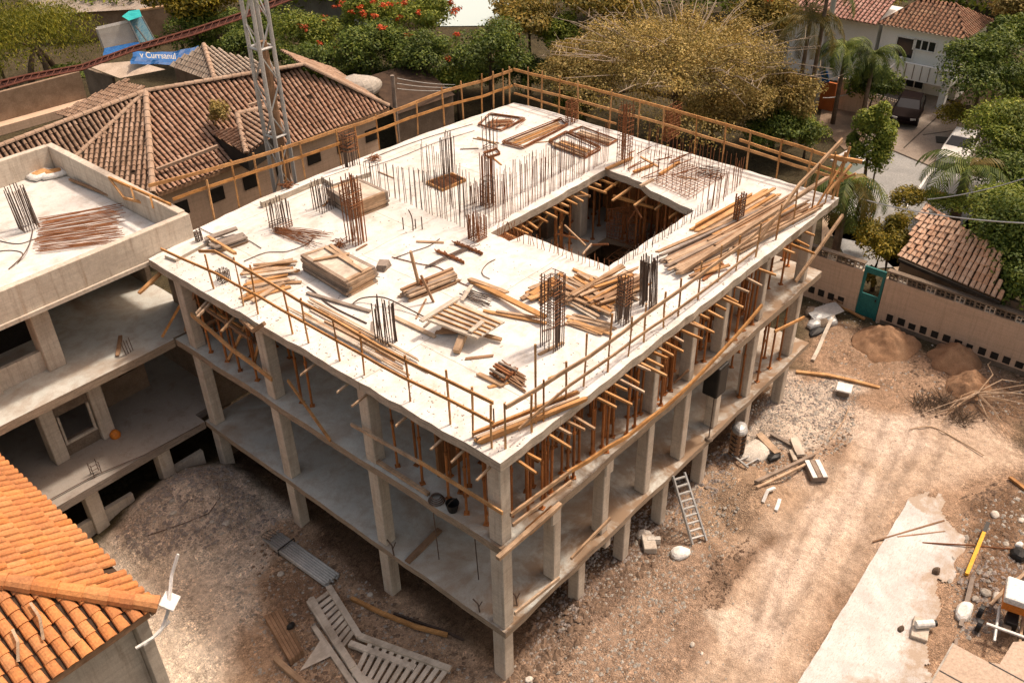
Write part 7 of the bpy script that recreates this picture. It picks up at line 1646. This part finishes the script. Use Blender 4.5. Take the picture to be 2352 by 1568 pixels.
lettering('v Currsanul', WY(322, 133, yt-.3), WY(404, 136, yt-.3), 1.0, M['white'], tp, (0, .35, 1))
st = thing('market_stall', 'white and blue stall with teal canopy at the upper left', 'stall', WY(270, 110, 52))
ys = 52.0
mb = MB(); q_ = [WY(240, 112, ys), WY(316, 97, ys), WY(294, 50, ys), WY(224, 68, ys)]; mb.hexa(q_+[p_+V((0, .25, 0)) for p_ in q_]) if False else mb.add(q_+[p_+V((0, .3, 0)) for p_ in q_], [(0, 1, 2, 3), (7, 6, 5, 4), (0, 4, 5, 1), (3, 2, 6, 7), (0, 3, 7, 4), (1, 5, 6, 2)]); mb.build('panel', noisy('pale_canvas', (.46, .43, .38), (.56, .53, .48)), st)
mb = MB(); q_ = [WY(224, 69, ys-.1), WY(296, 52, ys-.1), WY(294, 46, ys-.1), WY(222, 62, ys-.1)]; mb.add(q_, [(0, 1, 2, 3)]); mb.build('top_edge', M['white'], st)
mb = MB(); q_ = [WY(236, 128, ys-.8), WY(330, 108, ys-.8), WY(316, 96, ys-.1), WY(240, 111, ys-.1)]; mb.add(q_, [(0, 1, 2, 3)]); mb.build('blue_skirt', M['tarp'], st)
mb = MB(); q_ = [WY(320, 99, ys), WY(356, 92, ys+1), WY(326, 38, ys+1), WY(296, 48, ys)]; mb.add(q_, [(0, 1, 2, 3)]); mb.build('blue_screen', noisy('blue_striped_screen', (.05, .18, .30), (.20, .32, .36), 3, 14, stretch=(1, 1, 4)), st)
for a_, b_ in (((320, 99), (296, 48)), ((356, 92), (326, 38)), ((338, 96), (312, 60))): mb = MB(); mb.tube([WY(*a_, ys-.15), WY(*b_, ys-.15)], .06, 5); mb.build('frame_tube', M['galv'], st)
mb = MB(); q_ = [WY(280, 38, ys-.3), WY(296, 48, ys-.4), WY(326, 38, ys-.2), WY(320, 22, ys+1.4), WY(296, 26, ys+1.4)]; mb.add(q_, [(0, 1, 2, 3, 4)]); mb.build('canopy', M['tealcloth'], st)
# weathered sheds and walls at the top of the picture
shd = thing('weathered_shed', 'weathered low shed under a grey brown sheet roof at the top left', 'shed', W(200, 15, 0))
M['sheet'] = noisy('weathered_sheet_roof', (.26, .21, .17), (.40, .35, .30), .7, 6, .9, .6, .05, stretch=(1, 3, 1))
p0, p1 = W(95, 34, 2.5), W(345, 20, 2.5); mb = MB(); back = V((3, 14, 1.6)); mb.quad(p0, p1, p1+back, p0+back); mb.build('sheet_roof', M['sheet'], shd)
wall_strip(MB(), p0+V((0, .5, 0)), p1+V((0, .5, 0)), 0, 2.4, .2).build('wall', M['block'], shd)
mb = MB(); a_, b_ = W(200, 40, 1.8), W(275, 34, 1.8); mb.path([a_, a_.lerp(b_, .5)+V((0, 0, .5)), b_], 1.4, .08); single(mb, 'rusty_sheet', M['rust'], 'curved rusty red sheet lying before the weathered shed', 'sheet')
gb = thing('grey_building', 'plain grey concrete building at the top behind the lattice mast', 'building', W(715, 60, 0))
p0 = W(625, 52, 0); p1 = W(800, 44, 0); wall_strip(MB(), p0, p1, 0, 7, 6).build('wall', noisy('streaked_concrete', (.30, .28, .25), (.40, .38, .34), .8, 8, stretch=(1, 1, .3)), gb)
d_ = (p1-p0).normalized()
mb = MB(); mb.path([p0+V((0, 2, 7.1)), p1+V((0, 2, 7.1))], 6.5, .2); mb.build('flat_roof', M['conc'], gb)
wb = thing('white_building', 'small white building partly hidden by trees right of the grey one', 'building', W(830, 35, 0))
p0, p1 = W(768, 46, 0), W(860, 38, 0); wall_strip(MB(), p0+V((0, -3, 0)), p1+V((0, -3, 0)), 0, 2.6, 4).build('wall', M['housewhite'], wb); mb = MB(); mb.path([p0+V((0, -1, 2.7)), p1+V((0, -1, 2.7))], 5, .15); mb.build('flat_roof', M['conc'], wb)
t = thing('dark_shed', 'dark shed with cluttered roof behind the tiled house railing', 'shed', WY(960, 215, 24))
p0, p1 = W(915, 262, 3), W(1045, 218, 3); mb = MB(); mb.quad(p0, p1, p1+V((1.5, 5, .8)), p0+V((1.5, 5, .8))); mb.build('roof', M['under'], t); wall_strip(MB(), p0, p1, 0, 2.95, .2, .2).build('wall', M['concd'], t)
lump('canvas_heap', W(822, 205, 4.0), 1.5, 1.0, .9, M['stone'], 'pale canvas heap behind the right end of the brown roof', 'canvas', None, 3, 14, 6)
cw2 = thing('stone_wall', 'rough stone wall below the trees behind the stall', 'wall', W(440, 110, 0))
a_, b_ = W(335, 110, 0), W(480, 85, 0); wall_strip(MB(), a_, b_, 0, 3.0, .3).build('wall_panel', M['block'], cw2); wall_strip(MB(), a_, b_, 3.0, 3.15, .4, -.05).build('coping', M['tan'], cw2)
# ------------------------------------------------------------------ trees and shrubs
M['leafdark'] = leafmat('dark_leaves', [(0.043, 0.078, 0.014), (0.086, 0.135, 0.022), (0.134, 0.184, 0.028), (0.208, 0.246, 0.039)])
M['leafmid'] = leafmat('green_leaves', [(0.079, 0.120, 0.014), (0.135, 0.188, 0.025), (0.224, 0.264, 0.035), (0.314, 0.330, 0.051)])
M['leafyel'] = leafmat('yellow_green_leaves', [(0.117, 0.113, 0.012), (0.217, 0.194, 0.020), (0.333, 0.254, 0.025), (0.416, 0.299, 0.030)])
M['leafwil'] = leafmat('feathery_yellow_green_leaves', [(0.090, 0.114, 0.012), (0.162, 0.184, 0.018), (0.252, 0.245, 0.025), (0.324, 0.289, 0.030)])
M['leafbrown'] = leafmat('olive_brown_leaves', [(0.168, 0.121, 0.034), (0.291, 0.215, 0.063), (0.414, 0.308, 0.103), (0.515, 0.385, 0.149), (0.291, 0.253, 0.063)])
M['leafor'] = leafmat('orange_olive_leaves', [(0.11, 0.10, 0.02), (0.20, 0.165, 0.03), (0.29, 0.215, 0.04), (0.33, 0.21, 0.04)])
M['palm'] = leafmat('palm_leaves', [(0.046, 0.078, 0.013), (0.091, 0.132, 0.022), (0.155, 0.185, 0.032)], .15)
M['palmyel'] = leafmat('yellowing_palm_leaves', [(0.09, 0.085, 0.02), (0.15, 0.12, 0.025), (0.20, 0.14, 0.03)], .15)
M['flower'] = leafmat('red_blossom', [(0.45, 0.03, 0.015), (0.55, 0.08, 0.02), (0.60, 0.16, 0.02)], .15)
def leafcloud(c, rad, n, size, seed, clumps=26, flat=0.0, core=.25, droop=0.0, aspect=2.0, cr=0.42):
    """many small leaf faces gathered in clumps through an uneven crown; the clumps sit near the crown's outside"""
    g = np.random.default_rng(seed); c = np.array(c); rad = np.array(rad)
    d = g.normal(size=(clumps, 3)); d /= np.linalg.norm(d, axis=1)[:, None]; d[:, 2] = np.where(d[:, 2] < -.45, -d[:, 2]*.6, d[:, 2])
    lump_ = 1+.22*np.sin(d[:, 0]*3.1+seed)*np.cos(d[:, 1]*2.7+seed*2)
    cc = d*(core+(1-core)*g.random((clumps, 1))**.55)*lump_[:, None]*.78; cr_ = cr*(.6+.8*g.random(clumps))
    k = g.integers(0, clumps, n); e = g.normal(size=(n, 3)); e /= np.linalg.norm(e, axis=1)[:, None]; e[:, 2] = np.abs(e[:, 2])*np.where(g.random(n) < .8, 1, -1)
    q = cc[k]+e*cr_[k][:, None]*(.55+.45*g.random((n, 1)))
    q[:, 2] -= droop*(q[:, 0]**2+q[:, 1]**2)*.5
    p = c+q*rad
    nn = e+g.normal(size=(n, 3))*.55+np.array([.25, -.05, .6]); nn /= np.linalg.norm(nn, axis=1)[:, None]
    t = np.cross(nn, g.normal(size=(n, 3))); t /= np.linalg.norm(t, axis=1)[:, None]+1e-9
    if droop: t = t*.6+np.array([0, 0, -.6]); t /= np.linalg.norm(t, axis=1)[:, None]
    b = np.cross(nn, t); s = size*(.55+.9*g.random((n, 1)))
    v = np.stack([p-t*s*.5, p+b*s/aspect*.5, p+t*s*.5, p-b*s/aspect*.5], 1).reshape(-1, 3)
    return v, np.arange(4*n).reshape(n, 4), cc*rad+c
def tree(name, label, px, py, zc, rpx, rpy, mat, n=7000, size=.2, seed=1, trunk=True, clumps=26, group=None, bark='bark', flowers=0, droop=0, cat='tree', base=0.0, trunks=None, pale=0, core=.25, cr=.42, tr=None, aspect=2.0):
    c = W(px, py, zc); k = depth(c); rx, rz = rpx*k/FPX, rpy*k/FPX*1.15
    t = thing(name, label, cat, (c.x, c.y, base), group)
    v, q, cc = leafcloud(c, (rx, rx, rz), n, size, seed, clumps, droop=droop, core=core, cr=cr, aspect=aspect)
    keep = v.reshape(-1, 4, 3)[:, :, 2].min(1) > base+.05; v = v.reshape(-1, 4, 3)[keep].reshape(-1, 3); q = np.arange(len(v)).reshape(-1, 4)
    mesh_np('crown', v, q, M[mat], t)
    rs = random.Random(seed)
    if trunk:
        tops = trunks or [(0, 0)]
        for dx, dy in tops:
            r0 = tr or max(.1, rx*.06); mb = MB(); b0 = V((c.x+dx, c.y+dy, base-.1)); mb.tube([b0, b0.lerp(c, .45)+V((rs.uniform(-.2, .2), rs.uniform(-.2, .2), 0)), c-V((0, 0, rz*.25))], r0, 8, r0*.55); mb.build('trunk', M[bark], t, smooth=True)
    for i in range(min(len(cc), 7 if trunk else 3)):
        mb = MB(); e = V(cc[i]); b0 = c-V((0, 0, rz*.35)); b0.z = max(b0.z, base); mb.tube([b0, b0.lerp(e, .5)+V((0, 0, rz*.1)), e], max(.03, rx*.025), 5, .015); mb.build('branch', M[bark], t)
    for i in range(pale):
        a = rs.uniform(0, 6.28); el = rs.uniform(.15, 1.0); f = rs.uniform(.82, 1.1); e = c+V((math.cos(a)*math.cos(el)*rx*f, math.sin(a)*math.cos(el)*rx*f, math.sin(el)*rz*f)); b0 = c+(e-c)*rs.uniform(.3, .55)
        m1 = b0.lerp(e, .5)+V((rs.uniform(-.4, .4), rs.uniform(-.4, .4), rs.uniform(0, .5)))
        mb = MB(); mb.tube([b0, m1, e], .04, 4, .014)
        for _ in range(3): e2 = e.lerp(m1, rs.random()*.8); mb.tube([e2, e2+V((rs.uniform(-1, 1), rs.uniform(-1, 1), rs.uniform(-.1, .5)))], .018, 3, .008)
        mb.build('bare_branch', M['barkpale'], t)
    for i in range(flowers):
        a = rs.uniform(0, 6.28); el = rs.uniform(.2, 1.1); f = rs.uniform(.86, 1.0); e = c+V((math.cos(a)*math.cos(el)*rx*f, math.sin(a)*math.cos(el)*rx*f, math.sin(el)*rz*f))
        s_ = rs.uniform(.25, .55); vv, qq, _ = leafcloud(e, (s_, s_, s_*.7), 90, .16, seed*50+i, 6); mesh_np('blossom', vv, qq, M['flower'], t)
    return t
def frond(parent, p0, az, el, L, mat='palm', curl=1.0, wd=.5, nl=26, sag=1.0):
    """one palm leaf: an arching rib with two rows of hanging leaflets"""
    d = V((math.cos(az), math.sin(az), 0)); pts = []; p = V(p0); e = el
    for k in range(nl+1): pts.append(p.copy()); p = p+(d*math.cos(e)+V((0, 0, math.sin(e))))*(L/nl); e -= curl*1.9/nl
    v = []; q = []
    sd = d.cross(V((0, 0, 1))).normalized()
    for k in range(1, nl+1):
        t = (pts[k]-pts[k-1]).normalized(); l = wd*L*.42*math.sin(math.pi*min(1, .12+.88*k/nl))**.6*random.uniform(.8, 1.15)
        for s_ in (-1, 1):
            o = (sd*s_*.8+t*.55-V((0, 0, .45*sag*random.uniform(.6, 1.3)))).normalized(); w_ = t*.028*L/2.2
            a = pts[k]; b = len(v); m = a+o*l*.55; tip = a+o*l-V((0, 0, l*.22*sag)); v += [a-w_, a+w_, m+w_*.9, m-w_*.9, tip]; q += [(b, b+1, b+2, b+3), (b+3, b+2, b+4, b+4)]
    mb = MB(); mb.v = [tuple(x) for x in v]; mb.f = [tuple(dict.fromkeys(f)) for f in q]; mb.tube(pts[::3]+[pts[-1]], .022, 4, .008)
    return mb.build('frond', M[mat], parent)
def palm(label, px, py, zt, L, n=16, mat='palm', lean=(0, 0), r=.14, seed=0, group=None, curl=1.0, base=0.0, wd=.5, dead=0):
    random.seed(seed+300); c = W(px, py, zt); t = thing('palm_tree', label, 'palm', (c.x-lean[0], c.y-lean[1], base), group)
    b0 = V((c.x-lean[0], c.y-lean[1], base-.1)); mb = MB(); mb.tube([b0, b0.lerp(c, .5)+V((lean[0]*.12, lean[1]*.12, 0)), c], r*1.2, 9, r*.8); mb.build('trunk', M['bark'], t, smooth=True)
    for k in range(n): frond(t, c, 2.4*k+random.uniform(-.2, .2), random.uniform(.1, 1.15), L*random.uniform(.8, 1.1), mat if not (dead and k % dead == 0) else 'palmyel', curl*random.uniform(.8, 1.2), wd)
    return t
# upper left
tree('feathery_tree', 'broad feathery yellow green tree at the far upper left corner', 70, 80, 4.0, 150, 80, 'leafwil', 16000, .22, 11, trunks=[(-1.2, 0), (.3, -.3), (1.6, .2)], droop=.35, clumps=40, core=.4, aspect=3)
tree('feathery_tree', 'smaller feathery tree reaching in at the left picture edge above the tan wall', -15, 105, 3.5, 70, 70, 'leafwil', 6000, .2, 12, droop=.35, aspect=3)
tree('leafy_tree', 'yellow green tree at the top edge between stall and mast', 400, 5, 5.0, 70, 50, 'leafyel', 7000, .24, 13)
tree('leafy_tree', 'second yellow green tree at the top edge just left of the mast', 490, 5, 5.0, 75, 55, 'leafyel', 7500, .24, 14)
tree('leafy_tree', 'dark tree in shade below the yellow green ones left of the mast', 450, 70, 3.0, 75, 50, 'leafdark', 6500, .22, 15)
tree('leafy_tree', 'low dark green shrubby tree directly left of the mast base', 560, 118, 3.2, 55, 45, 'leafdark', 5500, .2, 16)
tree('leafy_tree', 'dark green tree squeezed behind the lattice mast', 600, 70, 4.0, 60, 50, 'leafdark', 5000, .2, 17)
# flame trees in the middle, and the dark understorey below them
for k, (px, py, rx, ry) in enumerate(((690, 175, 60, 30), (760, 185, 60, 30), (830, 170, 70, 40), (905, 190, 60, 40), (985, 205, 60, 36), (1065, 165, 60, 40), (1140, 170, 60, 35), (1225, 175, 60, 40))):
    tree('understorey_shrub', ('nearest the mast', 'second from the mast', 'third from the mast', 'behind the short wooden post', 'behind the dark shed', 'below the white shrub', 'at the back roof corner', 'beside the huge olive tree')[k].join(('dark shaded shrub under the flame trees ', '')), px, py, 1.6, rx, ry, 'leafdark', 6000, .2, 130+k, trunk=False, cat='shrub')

tree('flame_tree', 'green flame tree with a red blossom just right of the mast', 705, 85, 4.5, 72, 58, 'leafmid', 9000, .2, 21, flowers=3)
tree('flame_tree', 'low dark tree with few orange blossoms below it, above the brown roof end', 720, 150, 3.5, 75, 45, 'leafdark', 8000, .2, 22, flowers=3)
tree('flame_tree', 'flame tree with red blossoms at the top edge left of centre', 850, 30, 5.5, 80, 48, 'leafmid', 9000, .2, 23, flowers=9)
tree('flame_tree', 'large dark green flame tree in the middle of the row', 850, 105, 4.5, 100, 62, 'leafdark', 13000, .2, 24, flowers=3)
tree('flame_tree', 'flame tree crowned with bright red blossoms at the top edge near the water', 980, 45, 5.5, 78, 55, 'leafmid', 9000, .2, 25, flowers=8)
tree('flame_tree', 'dark green tree standing left of the white shrub and behind the short wooden post', 965, 140, 4.0, 85, 62, 'leafdark', 11000, .2, 26, flowers=2)
tree('leafy_tree', 'dark olive tree between the flame trees and the back roof corner', 1125, 120, 4.5, 90, 62, 'leafdark', 11000, .2, 27, flowers=2)
tree('leafy_tree', 'bright green low tree behind the tiled house railing', 1050, 185, 3.0, 45, 30, 'leafmid', 4500, .18, 28)
tree('leafy_tree', 'golden tree at the top edge just right of the water', 1215, 40, 5.5, 95, 40, 'leafor', 10000, .24, 29)
tree('leafy_tree', 'dark green tree in front of the golden one right of the water', 1290, 85, 4.5, 60, 42, 'leafmid', 6000, .22, 30)
tree('leafy_tree', 'golden orange tree at the top edge above the big olive tree', 1390, 5, 6.5, 120, 50, 'leafor', 11000, .24, 31)
p_ = thing('white_shrub', 'white feathery shrub between the dark trees behind the tiled house railing', 'shrub', W(1048, 165, 1.0))
c = W(1048, 148, 3.5); v, q, _ = leafcloud(c, (.55, .55, 1.2), 1600, .5, 33, 10, droop=.4, aspect=6); mesh_np('plume', v, q, M['white'], p_)
mb = MB(); mb.tube([(c.x, c.y, 0), c], .1, 6, .05); mb.build('stem', M['bark'], p_)
# the big olive brown tree
tree('olive_tree', 'huge olive brown tree with pale bare branches behind the olive tree railing', 1560, 165, 5.0, 330, 150, 'leafbrown', 72000, .14, 41, clumps=150, pale=85, core=.35, cr=.175, tr=.5, aspect=1.7)
tree('olive_tree', 'olive brown tree filling in at the left flank of the huge one', 1340, 175, 3.8, 120, 75, 'leafbrown', 16000, .18, 42, clumps=40, pale=4, core=.4, cr=.3, aspect=1.8)
tree('olive_tree', 'olive tree with golden leaves at the right flank of the huge one', 1790, 235, 3.2, 105, 75, 'leafbrown', 14000, .18, 43, clumps=36, pale=4, core=.4, cr=.3, aspect=1.8)
tree('leafy_tree', 'low dark tree in shade under the olive branches by the olive tree railing', 1800, 300, 2.0, 90, 45, 'leafdark', 9000, .18, 44)
tree('leafy_tree', 'dark shrubby tree beneath the huge olive tree near the railing middle', 1640, 260, 2.0, 110, 45, 'leafbrown', 9000, .18, 45)
tree('leafy_tree', 'golden tree at the top edge left of the tall dark trunks', 1760, 40, 6.0, 80, 60, 'leafor', 8500, .22, 46, flowers=2)
tree('leafy_tree', 'small green shrubby tree at the end of the olive trees by the pale pole', 1855, 310, 1.6, 45, 35, 'leafmid', 4500, .16, 47)
tree('leafy_tree', 'yellow green tree at the top edge above the pink roof', 1990, 0, 3.0, 95, 36, 'leafyel', 9000, .24, 48)
palm('yellowing palm drooping beside the pale pole left of the house', 1862, 45, 8.0, 3.4, 14, 'palmyel', seed=1, curl=1.35)
palm('tall dark palm reaching out of the top beside the pole', 1905, -35, 10.0, 3.0, 14, 'palm', seed=2)
palm('left one of two palms standing in front of the pink roof', 1945, 110, 5.2, 3.1, 20, 'palm', seed=3, curl=1.4)
palm('right one of two palms standing in front of the white house', 2010, 125, 5.0, 3.1, 20, 'palm', seed=4, curl=1.5)
tree('leafy_tree', 'dark bushy tree hiding the house front between the palms and car', 2010, 195, 2.4, 60, 48, 'leafdark', 7000, .2, 51)
# right side
tree('leafy_tree', 'large dark tree right of the white house', 2255, 165, 4.0, 105, 78, 'leafdark', 15000, .2, 52, clumps=36)
tree('leafy_tree', 'dark tree at the top right corner above the large one', 2320, 90, 5.0, 80, 55, 'leafdark', 8000, .22, 53)
tree('leafy_tree', 'brown green tree at the top right corner edge', 2340, 20, 6.0, 70, 45, 'leafbrown', 7000, .22, 54)
tree('leafy_tree', 'sunny green tree at the right edge halfway up the driveway', 2345, 215, 3.0, 55, 40, 'leafmid', 6000, .18, 55)
tree('shrub', 'small yellow green shrub beside the driveway right of the car', 2190, 268, 1.2, 42, 26, 'leafyel', 3500, .15, 56, trunk=False, cat='shrub')
tree('leafy_tree', 'big sunny green tree at the right edge above the white car', 2310, 320, 3.2, 105, 75, 'leafmid', 17000, .17, 57, clumps=40)
tree('leafy_tree', 'dark tree at the right edge behind the drooping palm leaf', 2330, 400, 2.6, 90, 55, 'leafdark', 10000, .17, 58)
tree('leafy_tree', 'big dark green tree over the right part of the terracotta roof', 2320, 560, 4.6, 95, 105, 'leafdark', 17000, .16, 59, clumps=40)
tree('leafy_tree', 'sunny green tree at the right edge above the terracotta roof', 2300, 480, 3.4, 100, 50, 'leafmid', 12000, .16, 60)
tree('leafy_tree', 'dark tree on the right edge in shade behind the beige wall', 2335, 655, 3.4, 75, 70, 'leafdark', 9000, .16, 61)
tree('slim_tree', 'slim sunlit green tree before the driveway at the lumber pile roof corner', 1998, 330, 5.0, 58, 82, 'leafmid', 12000, .16, 62, tr=.14, clumps=14, cr=.36, core=.5)
tree('slim_tree', 'small bright green crown leaning out right of the slim tree', 2028, 300, 5.2, 30, 26, 'leafmid', 4500, .15, 63, tr=.07)
palm('palm with hanging dry leaves right behind the lumber pile roof corner', 1950, 425, 5.3, 3.2, 32, 'palm', seed=5, curl=1.7, r=.2, dead=5)
palm('young palm crown drooping over the white car at the right', 2225, 385, 3.2, 3.6, 12, 'palm', seed=6, curl=1.3, r=.28, dead=5, wd=.6)
tree('shrub', 'round yellow shrub at the edge of the road', 2085, 462, 1.6, 40, 30, 'leafyel', 4500, .13, 64, trunk=False, cat='shrub')
tree('shrub', 'tiny yellow shrub right of the round one at the road edge', 2145, 448, 1.3, 22, 14, 'leafyel', 1500, .12, 65, trunk=False, cat='shrub')
tree('shrub', 'row of low green shrub in front of the terracotta roof ridge', 2185, 470, 1.4, 60, 18, 'leafmid', 3500, .14, 66, trunk=False, cat='shrub')
tree('thuja_bush', 'feathery yellow green bush behind the short beige wall', 2030, 560, 2.6, 72, 45, 'leafyel', 9000, .14, 67, cat='bush', tr=.12)
tree('thuja_bush', 'round yellow green bush rising beside the left roof end of the terracotta house', 2062, 525, 3.2, 38, 36, 'leafyel', 4500, .13, 68, cat='bush', tr=.1)
tree('shrub', 'small dark shrub at the foot of the palm behind the beige wall', 1985, 535, 1.2, 32, 24, 'leafdark', 2500, .14, 69, trunk=False, cat='shrub')
tree('shrub', 'yellowish foliage seen through the open teal gate', 1995, 640, 1.1, 20, 30, 'leafor', 1800, .13, 70, trunk=False, cat='shrub')
tree('shrub', 'dry olive tuft growing on the brown tiled roof by the dormer', 505, 262, 6.4, 26, 32, 'leafbrown', 2600, .12, 71, trunk=False, cat='shrub', base=5.3)
for k, (px, py, rx, ry) in enumerate(((1320, 245, 70, 30), (2130, 640, 60, 25), (2250, 690, 60, 22))):
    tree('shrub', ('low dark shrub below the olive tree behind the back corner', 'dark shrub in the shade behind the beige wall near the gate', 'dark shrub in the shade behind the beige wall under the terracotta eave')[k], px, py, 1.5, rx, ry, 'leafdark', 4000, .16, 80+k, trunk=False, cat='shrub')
# distant wood closing the view beyond the picture's top
vs = []; g = np.random.default_rng(8)
V_, Q_ = [], []; nb = 0
for k in range(46):
    px = -80+k*56; c = W(px, -42+(k*37 % 23), 3.0)
    if 950 < px < 1260: c = W(px, -10, 1.0); continue
    v, q, _ = leafcloud(c, (4.5, 4.5, 3.6), 1700, .42, 900+k, 16)
    V_.append(v); Q_.append(q+nb); nb += len(v)
tag(mesh_np('distant_woodland', np.concatenate(V_), np.concatenate(Q_), M['leafmid']), kind='stuff')

for k, (px, py, rx, ry, lab) in enumerate(((470, 112, 45, 24, 'dark shrub at the foot of the stone wall behind the stall'), (345, 100, 30, 18, 'dark shrub between the stall and the stone wall'), (160, 168, 50, 18, 'low dark shrub below the feathery tree by the tan wall'), (520, 60, 50, 40, 'dark green tree between the red boom and the top edge'), (640, 130, 40, 30, 'dark shrub behind the lattice mast'))):
    tree('shrub', lab, px, py, 1.6, rx, ry, 'leafdark', 4500, .2, 180+k, trunk=False, cat='shrub')
